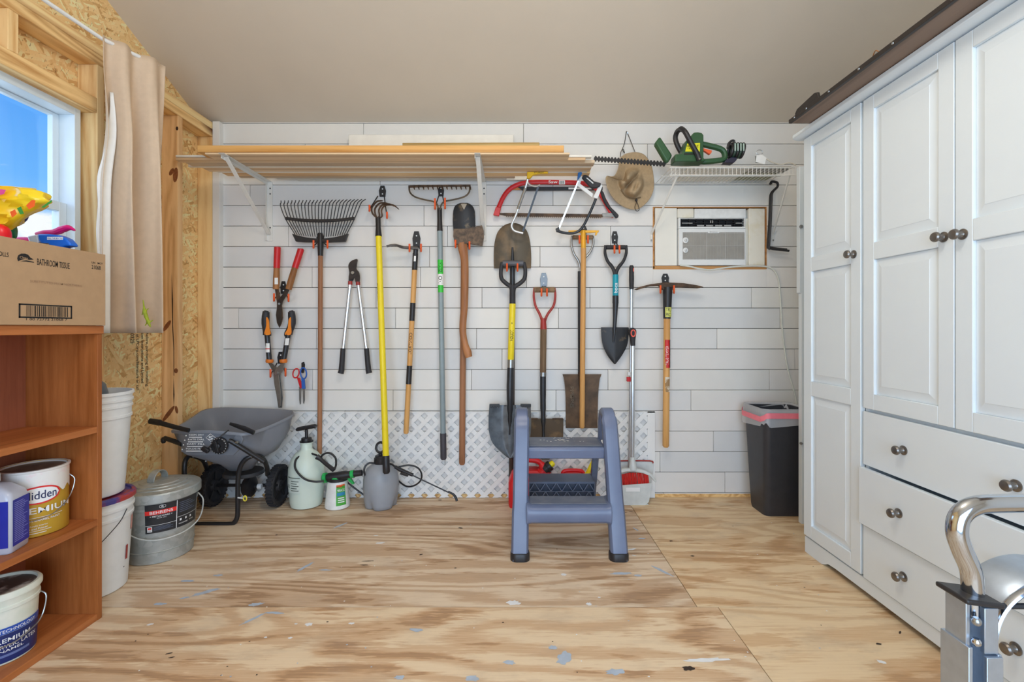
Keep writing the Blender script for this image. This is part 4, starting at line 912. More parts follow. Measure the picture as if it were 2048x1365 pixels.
o = G().box(1.535, 1.615, 2.95, 3.04, zd+.0425, zd+.066).build('pouch', mat('olive_pouch', (128, 126, 88), .7, bmp=.2), bev=.010); tag(o, 'small olive pouch lying on the plastic case', 'pouch')
t = thing('key_ring', 'steel key ring with white tag and keys on the wire shelf', 'keys', (1.43, 2.86, zd+.03))
zk = P(0, 318, 2.86).z
G().tube([P(1519+6.3*math.cos(a), 305+5*math.sin(a), 2.862) for a in [2*math.pi*i/18 for i in range(18)]], .0016, 6, closed=True).build('ring', m_steel, t)
G().trace(2.86, [(1513, 311), (1523, 309), (1533, 316), (1529, 329), (1511, 324)], .002).build('tag', m_label, t)
G().trace(2.866, [(1510, 312), (1516, 312), (1517, 326), (1511, 326)], .003).build('key', m_steel, t)
tag(G().tube(cr([P(1533, 318, 2.86), P(1545, 325, 2.862), P(1562, 329, 2.864), P(1580, 326, 2.866), P(1592, 331, 2.87)], 5), .0035, 6).build('cord', mat('white_cord', (206, 200, 186), .6)), 'short white cord trailing from the keys across the wire shelf', 'cord')

# ---------------------------------------------------------------- hedge trimmer on the shelf
m_dg = mat('dark_green_plastic', (48, 84, 54), .42, 0, .05)
t = thing('hedge_trimmer', 'dark green electric hedge trimmer with a long toothed blade on the wire shelf', 'trimmer', P(1400, 333, 2.85))
YT = 2.85
def TR(pts): return [(1300+x/10.24, 235+y/10.236) for x, y in pts]
g = G(); g.trace(YT, TR([(470, 800), (610, 795), (700, 520), (790, 430), (850, 362), (930, 356), (1010, 372), (1045, 420), (1045, 490), (1140, 510), (1580, 630), (1640, 700), (1640, 830), (1530, 900), (1500, 950), (1330, 955), (1060, 940), (460, 940)][:9]+[(1045, 500), (1045, 890), (1100, 900), (1060, 950), (460, 950)]), .085)
g.build('motor_housing', m_dg, t, bev=.008)
g = G()
g.tube(cr(L(YT, TR([(1040, 545), (1250, 590), (1460, 655), (1530, 760), (1500, 860), (1330, 890), (1050, 915)])), 5), [.0165]*5+[.0165]*25+[.012], 10, flat=1.1); g.build('rear_handle', m_dg, t)
G().trace(YT, TR([(1050, 630), (1260, 690), (1245, 740), (1215, 770), (1170, 740), (1110, 700), (1060, 685)]), .022).build('trigger', mat('orange_trigger', (240, 96, 52), .4), t, bev=.003)
g = G()
for s in (-.055, .055):
    g.tube(cr([P(1300+x/10.24, 235+y/10.236, YT+s*k) for x, y, k in ((1010, 880, -1), (960, 740, -1), (840, 520, -1), (720, 300, -.9), (640, 230, -.3))] if s > 0 else [P(1300+x/10.24, 235+y/10.236, YT+s*k) for x, y, k in ((640, 230, .3), (560, 290, -.6), (520, 420, -1), (560, 570, -1), (640, 720, -1))], 5), .0150, 10)
g.build('front_handle', m_blk, t)
G().lathe([(.006, 0), (.005, .004)], P(1399, 318, YT-.070), 10, ax=(0, -1, 0)).build('handle_bolt', m_steel, t)
g = G(); q0 = [P(1300+x/10.24, 235+y/10.236, YT-.03) for x, y in ((100, 520), (210, 375), (470, 770), (380, 925), (330, 905))]
g.prism(q0, (0, .045, 0)); g.build('hand_guard', m_dg, t, bev=.012)
g = G(); q = [P(1300+x/10.24, 235+y/10.236, YT-.0432) for x, y in ((760, 535), (1025, 520), (1020, 700), (720, 700))]
g.add(q, [(0, 1, 2, 3)], 0)
zz = lambda u, v: P(1300+(740+u*270)/10.24, 235+(695-v*150)/10.236, YT-.0436)
g.text('HEDGE', zz, .05, .95, .55, .9, 1); g.text('16 in', zz, .12, .6, .30, .48, 1)
g.add([P(1300+x/10.24, 235+y/10.236, YT-.0432) for x, y in ((700, 735), (1020, 735), (1020, 765), (695, 765))], [(0, 1, 2, 3)], 1)
g.build('label', [mat('yellow_label', (222, 216, 36), .5), m_ink], t, ang=180, label='yellow label with black print')
g = G(); a, b = P(1331, 328.5, YT), P(1188, 317.5, YT); d = b-a; up = V((0, 0, 1))
g.bar(a, b, .012, .010, (0, 1, 0)); g.build('blade_bar', m_blk, t)
g = G(); N = 22
for i in range(N):
    c = a+d*((i+.5)/N)
    for s in (-1, 1):
        g.prism([c+V((-.009, -.004, s*.006)), c+V((.009, -.004, s*.006)), c+V((.003, -.004, s*.016)), c+V((-.003, -.004, s*.016))], (0, .008, 0))
g.build('blade_teeth', m_blk, t)
g = G()
c0 = P(1472, 300, YT)
for k in range(5):
    r = .030+.004*(k % 2); x = c0.x-.034+k*.017
    g.tube([V((x+.006*math.sin(a), YT+.034*math.cos(a), c0.z-.005+.040*math.sin(a))) for a in [2*math.pi*i/16 for i in range(16)]], .0085, 8, closed=True, mi=k % 2)
cd_ = g.build('wound_cord', [m_blk, mat('greenish_black_cord', (40, 62, 52), .4)], t, label='power cord wound in loops')
g = G()
for k in range(4):
    x = c0.x-.026+k*.017; g.box(x-.003, x+.003, YT-.046, YT-.0425, c0.z-.022, c0.z+.022)
g.build('pale_tape', mat('pale_green_tape', (176, 198, 188), .5), cd_)
G().tube(cr([P(1455, 297, YT-.02), P(1457, 288, YT-.02), P(1463, 282, YT-.02), P(1468, 282, YT-.02), P(1468, 288, YT-.02)], 3), .007, 8).build('plug', m_blk, cd_)
G().trace(YT, TR([(1480, 950), (1530, 890), (1640, 840), (1750, 850), (1740, 900), (1680, 960)]), .05).build('cord_foot', mat('navy_cord', (40, 40, 60), .4), cd_, bev=.004)

# ---------------------------------------------------------------- bent rods
for dx, dy, lab in ((0, 0, 'black bent rod with a hooked top, outer of two under the wire shelf'), (-4.5, 2, 'black bent rod hanging tight behind the outer one under the wire shelf')):
    Y = 3.02 if dx == 0 else 3.045
    pts = [(1540-dx*.5, 369), (1543, 364), (1549, 364), (1555, 367), (1555, 374), (1548, 381), (1544+dx*.4, 388), (1543+dx*.6, 400), (1541+dx*.6, 450), (1538+dx*.6, 494), (1541+dx*.5, 497.5-dy), (1558+dx, 500-dy), (1578+dx, 502-dy)]
    tag(G().tube(cr([P(x, y-dy*.3, Y) for x, y in pts], 4), .0072, 8).build('hanging_rod', m_blk), lab, 'rod', 'bent rods under the wire shelf')

# ================================================================ air conditioner in its opening
fo = mat('cream_foam_board', (222, 219, 210), .7, 0, .02, 6); fo2 = mat('stained_foam_board', (222, 217, 204), .75, 0, 0, 9, rgb2=(208, 196, 164), thr=(.5, .75)); fw = mat('white_foam_board', (220, 220, 218), .6)
def foam(px0, py0, px1, py1, d, m, label, r=.003):
    a, b = wx(px0), wx(px1)
    return tag(G().box(a, b, W+.004+d, W+.05+d, wz(py1), wz(py0)).build('foam_board', m, bev=r), label, 'foam', 'foam boards filling the air conditioner opening')
foam(1310.5, 416, 1354.5, 531.5, 0, fo, 'large cream foam board filling the opening toward the mattock')
foam(1355.5, 416.5, 1389, 436, 0, fo2, 'small stained foam block over one corner of the air conditioner', .008)
foam(1389.8, 417, 1493, 436, .003, fw, 'long white foam strip over the top of the air conditioner')
foam(1498, 416.5, 1531, 531.5, 0, fo2, 'tall yellowed foam board between the air conditioner and the wardrobe side', .006)
foam(1490.5, 436.5, 1497.3, 531.5, .004, fo2, 'thin yellowed foam sliver beside the air conditioner grille')
t = thing('air_conditioner', 'white window air conditioner set in a wall opening under the wire shelf', 'air conditioner', P(1423, 532, W))
x0, x1, za, zb = wx(1356), wx(1489.5), wz(531.5), wz(437)
m_ac = mat('ac_white_plastic', (216, 217, 216), .45, 0, .02)
g = G(); yF = W-.016
zc = wz(458)
g.box(x0, x1, yF, W+.085, za, zc-.002); g.box(x0, x1, yF+.004, W+.085, zc+.0, wz(454.5)); g.box(x0, wx(1360), yF+.004, W+.085, wz(454.5), zb); g.box(wx(1487), x1, yF+.004, W+.085, wz(454.5), zb); g.box(wx(1360), wx(1487), yF+.004, W+.085, wz(438.5), zb)
g.build('casing', m_ac, t, bev=.003)
G().box(wx(1360), wx(1487), W+.02, W+.05, wz(454.5), wz(438.5)).build('outlet_cavity', mat('ac_dark_cavity', (40, 40, 40), .7), t)
g = G()
for i in range(3): z = wz(441+i*5); g.box(wx(1361), wx(1486), yF+.008, yF+.03, z-.0012, z+.0012)
for i in range(9): x = wx(1363+i*15); g.box(x-.001, x+.001, yF+.012, yF+.032, wz(454), wz(439))
lv = g.build('louvres', m_blk, t)
g = G(); g.box(wx(1363), wx(1384), yF+.007, yF+.0078, wz(448), wz(446.5)); g.box(wx(1470), wx(1483), yF+.007, yF+.0078, wz(448), wz(446.5))
for i in range(4): g.box(wx(1393+i*18), wx(1407+i*18), yF+.007, yF+.0078, wz(453.5), wz(451))
for i in range(2): g.box(wx(1419+i*4), wx(1421+i*4), yF+.007, yF+.0078, wz(447), wz(442))
g.build('louvre_light_gaps', mat('grey_louvre_fin', (150, 150, 148), .5), lv)
g = G(); g.patch(lambda u, v: V((wx(1363.5)+u*(wx(1486.5)-wx(1363.5)), yF-.0006, wz(520)+v*(wz(466)-wz(520)))), 0, 1, 0, 1, 2, 2)
mg, n, l, b = nt('dusty_intake_mesh')
ch = n.new('ShaderNodeTexChecker'); ch.inputs['Scale'].default_value = 420; ch.inputs['Color1'].default_value = col((160, 156, 149), KA); ch.inputs['Color2'].default_value = col((122, 118, 112), KA); l.new(coords(n, l, (1, 1, 1)), ch.inputs['Vector'])
l.new(mix(n, l, .35, ch.outputs['Color'], ramp(n, l, noise(n, l, coords(n, l, (1, 1, 1)), 14), [(.35, col((138, 134, 126), KA)), (.7, col((166, 162, 155), KA))])), b.inputs['Base Color']); b.inputs['Roughness'].default_value = .7
gr = g.build('intake_grille', mg, t)
g = G()
for i in range(19): x = wx(1364+i*6.8); g.box(x-.0004, x+.0004, yF-.002, yF-.0008, wz(520), wz(466))
for z in (468, 493, 518): g.box(wx(1363.5), wx(1486.5), yF-.0034, yF-.0008, wz(z)-.0012, wz(z)+.0012)
for x in (1411, 1448): g.box(wx(x)-.0015, wx(x)+.0015, yF-.0036, yF-.0008, wz(520), wz(466))
g.build('grille_bars', mat('grille_grey', (176, 174, 170), .5), gr)
for py, r in ((482, .019), (502, .017)):
    c = V((wx(1368.5), yF-.0035, wz(py)))
    k = G().lathe([(r, 0), (r*.95, .004), (r*.5, .005), (r*.45, .013), (r*.40, .014)], c, 20, ax=(0, -1, 0)).build('dial', m_ac, t)
    G().box(c.x-.0015, c.x+.0015, c.y-.0165, c.y-.0142, c.z-r*.38, c.z+r*.38).build('dial_pointer', mat('grey_mark', (120, 120, 122), .5), k)
g = G(); g.box(wx(1413), wx(1436), yF-.006, yF-.0002, wz(468), wz(463.5)); g.build('name_plate', m_ac, t, bev=.002)
g = G(); g.text('Emerson', lambda u, v: V((wx(1417+u*15), yF-.0063, wz(467-v*2.6))), 0, 1, 0, 1); g.build('lettering', mat('grey_mark', (120, 120, 122)), t, ang=180)
tag(G().tube(cr([P(1360, 531, W-.022), P(1378, 533, W-.022), P(1395, 537, W-.024), P(1420, 540, W-.026), P(1450, 536, W-.024), P(1480, 533, W-.02), P(1515, 532.5, W-.012), P(1535, 534, W-.010), P(1548, 541, W-.010), P(1557, 560, W-.010), P(1561, 600, W-.010), P(1563, 640, W-.010), P(1568, 690, W-.010), P(1576, 740, W-.011), P(1586, 775, W-.012), P(1592, 800, W-.014), P(1596, 830, W-.016)], 6), .0052, 8).build('power_cord', mat('ac_cord', (206, 208, 200), .5)), 'long white power cord running from the air conditioner down the wall', 'cord')
# ================================================================ wardrobe
m_cab = mat('white_satin_cabinet', (210, 219, 228), .42, 0, .012, 5, k=1.25)
m_nick = mat('brushed_nickel', (122, 118, 114), .33, .9, .06, 60)
XF = 1.42; YA, YB = 1.128, 2.340
w = thing('wardrobe', 'tall white three-door wardrobe with raised panels and three drawers', 'wardrobe', (1.7, (YA+YB)/2, 0))
g = G(); ym = 1.944
g.box(XF+.022, 1.955, YA, YA+.02, .08, 2.03); g.box(XF+.022, 1.955, YB-.02, YB, .0, 2.03); g.box(XF+.022, 1.955, ym-.01, ym+.01, .08, 2.03); g.box(XF+.022, 1.955, YA, YB, 2.01, 2.03); g.box(XF+.022, 1.955, YA, YB, .08, .10); g.box(1.94, 1.955, YA, YB, .02, 2.03); g.box(XF+.024, 1.94, YA, ym, .755, .772)
g.build('carcass', m_cab, w, bev=.001)
g = G(); prof = [(1.385, 2.062), (1.385, 2.046), (1.395, 2.038), (1.41, 2.035), (1.955, 2.035), (1.955, 2.062)]
g.prism([V((x, YA-.03, z)) for x, z in prof], (0, YB-YA+.062, 0)); g.build('cornice', m_cab, w, bev=.002)
g = G(); pts = [(YB, 0), (YB, .078), (YA, .078), (YA, 0), (YA+.14, 0), (YA+.16, .02), (YA+.2, .03), (YB-.2, .03)]
pts = [(YB, 0), (YB, .078), (YA, .078), (YA, 0), (YA+.13, 0), (YA+.15, .016), (YA+.19, .026), (YB-.22, .026), (YB-.17, .022), (YB-.15, .010), (YB-.125, 0)]
g.prism([V((XF+.008, y, z)) for y, z in pts], (.018, 0, 0)); g.build('plinth', m_cab, w, bev=.001)
def knob(y, z, parent, x=XF):
    G().lathe([(.017, 0), (.0175, .003), (.010, .006), (.0075, .010), (.0075, .018), (.012, .022), (.0165, .026), (.0170, .031), (.014, .036), (.006, .038)], (x, y, z), 20, ax=(-1, 0, 0)).build('knob', m_nick, parent)
def door(y0, y1, z0, z1, panels, kn, label=None):
    g = G(); t_ = .020; st = .058
    g.box(XF+.014, XF+t_, y0, y1, z0, z1)
    g.box(XF, XF+.014, y0, y0+st, z0, z1); g.box(XF, XF+.014, y1-st, y1, z0, z1)
    zs = sorted([z0]+[q for p in panels for q in p]+[z1])
    for a, b in zip(zs[0::2], zs[1::2]): g.box(XF, XF+.0138, y0+st, y1-st, a, b)
    o = g.build('door', m_cab, w, bev=.0022)
    for a, b in panels:
        g = G(); q = lambda i, x: [(x, y0+st+i, a+i), (x, y1-st-i, a+i), (x, y1-st-i, b-i), (x, y0+st+i, b-i)]
        g.loft([q(.0008, XF+.0135), q(.0008, XF+.011), q(.006, XF+.0105), q(.034, XF+.003), q(.036, XF+.0018)], False, True); g.build('raised_panel', m_cab, o, ang=15)
    knob(*kn, o); return o
door(1.952, 2.336, .088, 2.028, [(.15, .775), (.845, 1.372), (1.44, 1.975)], (1.990, 1.41))
door(1.537, 1.938, .776, 2.028, [(.838, 1.372), (1.44, 1.972)], (1.572, 1.402))
door(1.131, 1.532, .776, 2.028, [(.838, 1.372), (1.44, 1.972)], (1.505, 1.398))
for z0, z1, dx, zk in ((.546, .762, 0, .654), (.308, .536, -.018, .424), (.084, .298, 0, .192)):
    g = G(); g.box(XF+dx, XF+.02+dx, 1.131, 1.938, z0, z1); g.box(XF+.02+dx, 1.90, 1.16, 1.91, z0+.02, z1-.045)
    o = g.build('drawer', m_cab, w, bev=.002)
    knob(1.735, zk, o, XF+dx); knob(1.345, zk, o, XF+dx)
# brown panel lying on top
t = thing('bed_rail_panel', 'long brown panel with a black steel edge lying on top of the wardrobe', 'panel', (1.6, 1.4, 2.063))
G().box(1.302, 1.84, .35, 2.232, 2.064, 2.079).build('board', wood('brown_veneer', (124, 104, 90), (96, 78, 66), 'y', 60, 8, .5, squash=.05), t, bev=.001)
g = G(); g.box(1.288, 1.3015, .35, 2.236, 2.0635, 2.081); g.build('edge_rail', m_bsteel if 0 else mat('black_steel_edge', (44, 38, 36), .45, .2), t, bev=.001)
for y in (1.28, 1.40, 1.62, 1.78, 1.95, 2.10, 2.19): G().lathe([(.005, 0), (.004, .002)], (1.2878, y, 2.0725), 8, ax=(-1, 0, 0)).build('screw', m_steel, t)
for y in (1.33, 1.70): G().tube(cr([V((1.294, y-.015, 2.080)), V((1.290, y, 2.094)), V((1.294, y+.02, 2.080))], 4), .002, 6).build('wire_clip', mat('brass_wire', (160, 110, 70), .4, .6), t)
g = G(); g.prism([V((1.29, 2.02, 2.081)), V((1.29, 2.19, 2.081)), V((1.29, 2.19, 2.090)), V((1.29, 2.175, 2.104)), V((1.29, 2.05, 2.116)), V((1.29, 2.03, 2.110))], (.012, 0, 0)); g.build('end_bracket', MC['black_steel_edge'], t, bev=.002)
# white panel between wardrobe and bin
t = thing('tall_white_panel', 'tall white board standing on edge between the wardrobe and the wall', 'board', (1.78, 2.68, 0))
g = G(); g.prism([V((x, 2.665, z)) for x, z in ((1.608, 0), (1.608, 1.295), (1.597, 1.30), (1.597, 2.01), (1.94, 2.01), (1.94, 0))], (0, .03, 0)); g.build('board', m_cab, t, bev=.002)
for z, r in ((1.67, .010), (.455, .008)): G().lathe([(r, 0), (r, .006), (r*.6, .012)], (1.603, 2.664, z), 10, ax=(0, -1, 0)).build('bolt', m_steel, t)
# ================================================================ waste bin
t = thing('waste_bin', 'tall black waste bin with a clear pink-stringed liner by the wardrobe', 'bin', (1.60, 2.86, 0))
def rr(x0, x1, y0, y1, z, r, n=6):
    o = []
    for cx, cy, a in ((x1-r, y0+r, -90), (x1-r, y1-r, 0), (x0+r, y1-r, 90), (x0+r, y0+r, 180)):
        for i in range(n+1): o.append(V((cx+r*math.cos(math.radians(a+90*i/n)), cy+r*math.sin(math.radians(a+90*i/n)), z)))
    return o
g = G(); b0, b1 = (1.463, 1.70, 2.775, 2.960), (1.438, 1.725, 2.730, 3.004)
g.loft([rr(*b0, 0, .035), rr(1.460, 1.703, 2.769, 2.966, .02, .035), rr(1.440, 1.723, 2.734, 3.0, .58, .035), rr(*b1, .60, .035), rr(*b1, .622, .035), rr(1.445, 1.718, 2.737, 2.997, .621, .033), rr(1.47, 1.69, 2.79, 2.95, .02, .03)], True, True)
g.build('tub', mat('black_bin_plastic', (50, 50, 54), .45, 0, .06), t, ang=40)
ml, n, l, b = nt('clear_bin_liner'); b.inputs['Base Color'].default_value = (.85, .86, .9, 1); b.inputs['Roughness'].default_value = .3; b.inputs['Alpha'].default_value = .45
g = G(); R = []
N = len(rr(*b1, 0, .035))
for dz, off in ((.590, -.010), (.628, -.001), (.634, .004), (.60, .008), (.560, .011), (.530, .012)):
    q = rr(b1[0]-off, b1[1]+off, b1[2]-off, b1[3]+off, dz, .04)
    R.append([p+V((.003*math.sin(i*1.7), .003*math.cos(i*2.3), (.022*math.sin(i*.55+1)+.008*math.sin(i*2.1) if dz < .6 else 0))) for i, p in enumerate(q)])
g.loft(R, False, False); g.build('liner', ml, t, ang=180, label='clear plastic liner')
g = G(); R = []
for dz in (.568, .600):
    q = rr(b1[0]-.0125, b1[1]+.0125, b1[2]-.0125, b1[3]+.0125, dz, .04); R.append([p+V((.003*math.sin(i*1.7), .003*math.cos(i*2.3)-.001, .014*math.sin(i*.5+1))) for i, p in enumerate(q)])
g.loft(R, False, False); g.build('drawstring', mat('pink_drawstring', (240, 120, 132), .5), t, ang=180, label='pink drawstring band')
g = G(); g.box(1.452, 1.712, 2.742, 2.992, .555, .565); g.build('contents', mat('blue_rubbish_bag', (96, 132, 170), .5, 0, .15, 12, bmp=.4), t)
# ================================================================ hand truck
YH = .80
t = thing('hand_truck', 'chrome-handled aluminium hand truck standing close beside the wardrobe drawers', 'hand truck', (.93, YH, 0))
mc_ = mat('polished_chrome', (178, 184, 192), .12, 1.0, .02); ma_ = mat('brushed_aluminium', (166, 178, 192), .38, .85, .05, 40)
hp_ = [(2230, 1150, .0), (2215, 1060, 0), (2180, 1020, 0), (2120, 1009, 0), (1990, 1008, 0), (1945, 1014, 0), (1920, 1034, 0), (1914, 1066, 0), (1925, 1103, 0), (1941, 1140, 0), (1945, 1172, 0), (1946, 1230, 0)]
G().tube(cr([P(x, y, YH) for x, y, _ in hp_], 6), .0152, 14).build('handle_tube', mc_, t)
for side, x0, x1 in (('a', 1908, 1973), ('b', 2195, 2260)):
    a, b = P(x0, 0, YH).x, P(x1, 0, YH).x; zt = P(0, 1194, YH).z; zz = P(0, 1290, YH).z
    g = G(); g.box(a+.003, a+.010, YH-.018, YH+.020, zz, zt); g.box(b-.018, b-.010, YH-.018, YH+.020, zz, zt); g.box(a+.010, b-.010, YH+.008, YH+.020, zz, zt); g.box(a+.028, b-.004, YH-.024, YH-.016, zz, zt-.006)
    g.build('inner_channel', ma_, t, bev=.001)
    g = G(); g.box(a, a+.007, YH-.026, YH+.026, .06, zz+.012); g.box(b-.007, b, YH-.026, YH+.026, .06, zz-.0); g.box(a+.007, b-.007, YH+.018, YH+.026, .06, zz); g.box(a+.026, b-.002, YH-.030, YH-.024, .06, zz-.002)
    g.build('side_rail', ma_, t, bev=.001)
    G().obox(((a+b)/2-.002, YH, zt+.003), ((b-a)/2+.004, 0, -.004), (0, .030, 0), (0, 0, .0045)).build('collar_cap', m_blk, t, bev=.003)
    for z in (zt-.028, zt-.062):
        G().ball((a+.016, YH-.022, z), .0075, 10).build('rivet_bolt', m_steel if z > zt-.04 else mc_, t)
z1 = P(0, 1213, YH+.02).z
G().tube([(P(1950, 0, YH).x, YH+.02, z1), (P(2230, 0, YH).x, YH+.02, z1)], .005, 8).build('cross_rod', m_bsteel, t)
c = P(2070, 1262, .86)
g = G(); R = []
for i in range(25):
    a = math.radians(20+150*i/24); r0, r1 = .118, .086
    d = V((math.cos(a), 0, math.sin(a)))
    R.append([c+d*.116+V((0, -.035, 0)), c+d*.122+V((0, -.02, 0)), c+d*.122+V((0, .035, 0)), c+d*.112+V((0, .035, 0)), c+d*.108+V((0, -.02, 0)), c+d*.106+V((0, -.035, 0))])
g.loft(R, True, True); g.build('wheel_guard', ma_, t)
c2 = P(2080, 1285, .82)
G().tube(cr([c2+V((-.082, 0, -.10)), c2+V((-.084, 0, -.03)), c2+V((-.074, 0, .035)), c2+V((-.045, 0, .075)), c2+V((0, 0, .095)), c2+V((.06, 0, .085))], 6), .005, 8, flat=1.5).build('guard_bar', mc_, t)
G().tube(cr([c2+V((-.080, .02, -.02)), c2+V((-.066, .02, -.055)), c2+V((-.066, .02, -.12)), c2+V((-.07, .02, -.3))], 5), .005, 8).build('cable', m_blk, t)
for x in (P(1940, 0, YH).x, P(2228, 0, YH).x):
    G().lathe([(.03, -.025), (.11, -.025), (.125, -.012), (.125, .012), (.11, .025), (.03, .025)], (x, YH+.13, .125), 28, ax=(1, 0, 0)).build('wheel', m_rub, t)
x0, x1 = P(1908, 0, YH).x, P(2260, 0, YH).x
G().tube([(x0, YH+.13, .125), (x1, YH+.13, .125)], .012, 10).build('axle', m_steel, t)
for x in (P(1940, 0, YH).x, P(2228, 0, YH).x): G().tube([(x, YH+.13, .125), (x, YH+.02, .22)], .010, 8).build('axle_strut', ma_, t)
G().box(x0, x1, YH-.24, YH-.0, .002, .010).build('toe_plate', ma_, t, bev=.002)
G().box(x0, x1, YH-.004, YH+.004, .010, .07).build('toe_upstand', ma_, t, bev=.002)
# ================================================================ lattice sheet against the wall
t0, t1, z1, z0 = wx(446), wx(1308), wz(823), .004
def clip(poly, a, b, c):
    out = []
    for i in range(len(poly)):
        p, q = poly[i], poly[(i+1) % len(poly)]; dp, dq = a*p[0]+b*p[1]-c, a*q[0]+b*q[1]-c
        if dp <= 0: out.append(p)
        if dp*dq < 0: k = dp/(dp-dq); out.append((p[0]+(q[0]-p[0])*k, p[1]+(q[1]-p[1])*k))
    return out
g = G(); d = .0859; hw = .0139; hx = 13.0/307.4*.0+d/2
for layer, s in ((0, 1), (1, -1)):
    yy = W-.0150 if layer else W-.0205
    for k in range(-80, 80):
        c = k*d+((-.690-.5*d) if s > 0 else (-.654-.5*d)); px = lambda zz, o: c+s*(zz)+o
        w_ = hw*math.sqrt(2)
        poly = [(px(-.2, -w_), -.2), (px(-.2, w_), -.2), (px(.9, w_), .9), (px(.9, -w_), .9)]
        for a, b, cc in ((-1, 0, -t0), (1, 0, t1), (0, -1, -z0), (0, 1, z1)):
            poly = clip(poly, a, b, cc)
            if len(poly) < 3: break
        if len(poly) >= 3: g.prism([V((x, yy, z)) for x, z in poly], (0, .0052, 0))
g.box(t1-.048, t1, W-.0213, W-.002, z0, z1); g.box(t0, t0+.02, W-.0213, W-.002, z0, z1); g.box(t0, t1, W-.0213, W-.009, z1-.006, z1)
o = g.build('lattice_sheet', mat('white_lattice_plastic', (218, 218, 216), .45, 0, .015, 6, k=1.25)); tag(o, 'white plastic diamond lattice sheet standing along the foot of the plank wall', 'lattice')

# ================================================================ step stool
m_st = mat('slate_blue_plastic', (92, 103, 130), .32, 0, 0, 4, rgb2=(104, 115, 141), spec=.5)
m_stt = mat('slate_step_tread', (98, 106, 124), .5, 0, 0, 12, rgb2=(122, 128, 140), thr=(.4, .8))
m_std = mat('dark_slate_plastic', (98, 109, 130), .42, 0, .05)
t = thing('step_stool', 'slate blue plastic two-step folding stool in the middle of the floor', 'stool', (.26, 2.45, 0))
RX = (.024, .494); rw = .041; fy, fz = 2.275, 0
def rail(xc, nm, lean):
    path = [(0, 2.262), (.02, 2.266), (.15, 2.302), (.30, 2.342), (.45, 2.385), (.58, 2.424), (.630, 2.444), (.656, 2.468), (.660, 2.500), (.648, 2.535), (.60, 2.570), (.50, 2.592)]
    R = []
    pts = cr([V((0, y, z)) for z, y in path], 3)
    for i, p in enumerate(pts):
        a = pts[min(i+1, len(pts)-1)]-pts[max(i-1, 0)]; a.normalize(); nrm = V((0, -a.z, a.y))   # in the YZ plane
        k = i/(len(pts)-1); dep = .030 if k < .5 else .022
        x = xc+lean*p.z*.05
        w_ = rw*(1.0 if p.z < .2 else .93) if k < .55 else rw*.80
        ring_ = []
        for a_, b_ in ((-1, -.55), (-.75, -1), (.75, -1), (1, -.55), (1, .55), (.75, 1), (-.75, 1), (-1, .55)):
            ring_.append(V((x+a_*w_, p.y, p.z))-nrm*(b_*dep)*-1)
        R.append(ring_)
    return G().loft(R).build('side_rail', m_st, t, ang=80, bev=.013, segs=4)
ra = rail(RX[0]-.002, 'a', .4); rb = rail(RX[1]+.002, 'b', -.4)
for x in RX: G().loft([rr(x-.046, x+.046, 2.228, 2.302, .0005, .030), rr(x-.046, x+.046, 2.228, 2.302, .028, .030), rr(x-.043, x+.043, 2.233, 2.300, .036, .028)]).build('foot_cap', m_blk, ra if x < .2 else rb)
# lower step: rounded nose
prof = [(2.262, .175), (2.255, .215), (2.268, .240), (2.29, .248), (2.40, .250), (2.415, .240), (2.415, .205), (2.33, .195), (2.312, .165), (2.288, .158)]
R = []
for x, k in ((RX[0]+.030, 1.25), (RX[0]+.040, 1.10), (RX[0]+.055, 1.0), (.26, 1.0), (RX[1]-.055, 1.0), (RX[1]-.040, 1.10), (RX[1]-.030, 1.25)):
    R.append([V((x, 2.33+(y-2.33)*1, .21+(z-.21)*k)) for y, z in prof])
G().loft(R).build('lower_step', m_stt if 0 else m_st, t, ang=50, bev=.006)
G().box(RX[0]+.05, RX[1]-.05, 2.292, 2.40, .2495, .2525).build('tread', m_stt, t, bev=.002)
# top platform
g = G(); pts = [(2.398, .440), (2.392, .486), (2.402, .498), (2.615, .500), (2.622, .49), (2.622, .455), (2.61, .452), (2.60, .480), (2.42, .478), (2.41, .440)]
g.prism([V((RX[0]+.034, y, z)) for y, z in pts], (RX[1]-RX[0]-.068, 0, 0)); g.build('platform', m_st, t, bev=.005)
G().box(RX[0]+.050, RX[1]-.050, 2.412, 2.605, .4995, .5025).build('tread', m_stt, t, bev=.002)
g = G(); rnd = random.Random(9)
for i in range(40):
    x, y = rnd.gauss(.255, .05), rnd.uniform(2.50, 2.60); a = rnd.random()*3; k = rnd.uniform(.002, .007)
    g.add([V((x+k*math.cos(a+b)*(1.6 if j % 2 else .7), y+k*math.sin(a+b), .5032)) for j, b in enumerate((0, 1.2, 2.4, 3.6, 5))], [(0, 1, 2, 3, 4)])
g.build('paint_chips', m_spotw, t)
# rear frame with the ribbed brace
for x in RX:
    xi = x+(.036 if x < .2 else -.036)
    g = G(); g.loft([[V((xi+a*.017, y+b*.022, z)) for a, b in ((-1, -1), (1, -1), (1, 1), (-1, 1))] for y, z in ((2.850, .0), (2.80, .15), (2.70, .38), (2.635, .49))])
    rl = g.build('rear_leg', m_std, t, bev=.003); G().box(xi-.022, xi+.022, 2.825, 2.878, .0005, .022).build('foot_cap', m_blk, rl, bev=.003)
g = G(); xa, xb = RX[0]+.055, RX[1]-.055; za, zb = .148, .246; yf_ = 2.625
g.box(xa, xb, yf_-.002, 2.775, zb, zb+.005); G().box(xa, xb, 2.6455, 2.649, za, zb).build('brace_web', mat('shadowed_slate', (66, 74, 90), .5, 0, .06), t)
for z in (za, (za+zb)/2, zb-.004): g.box(xa, xb, yf_, 2.645, z-.0018, z+.0018)
n = 12
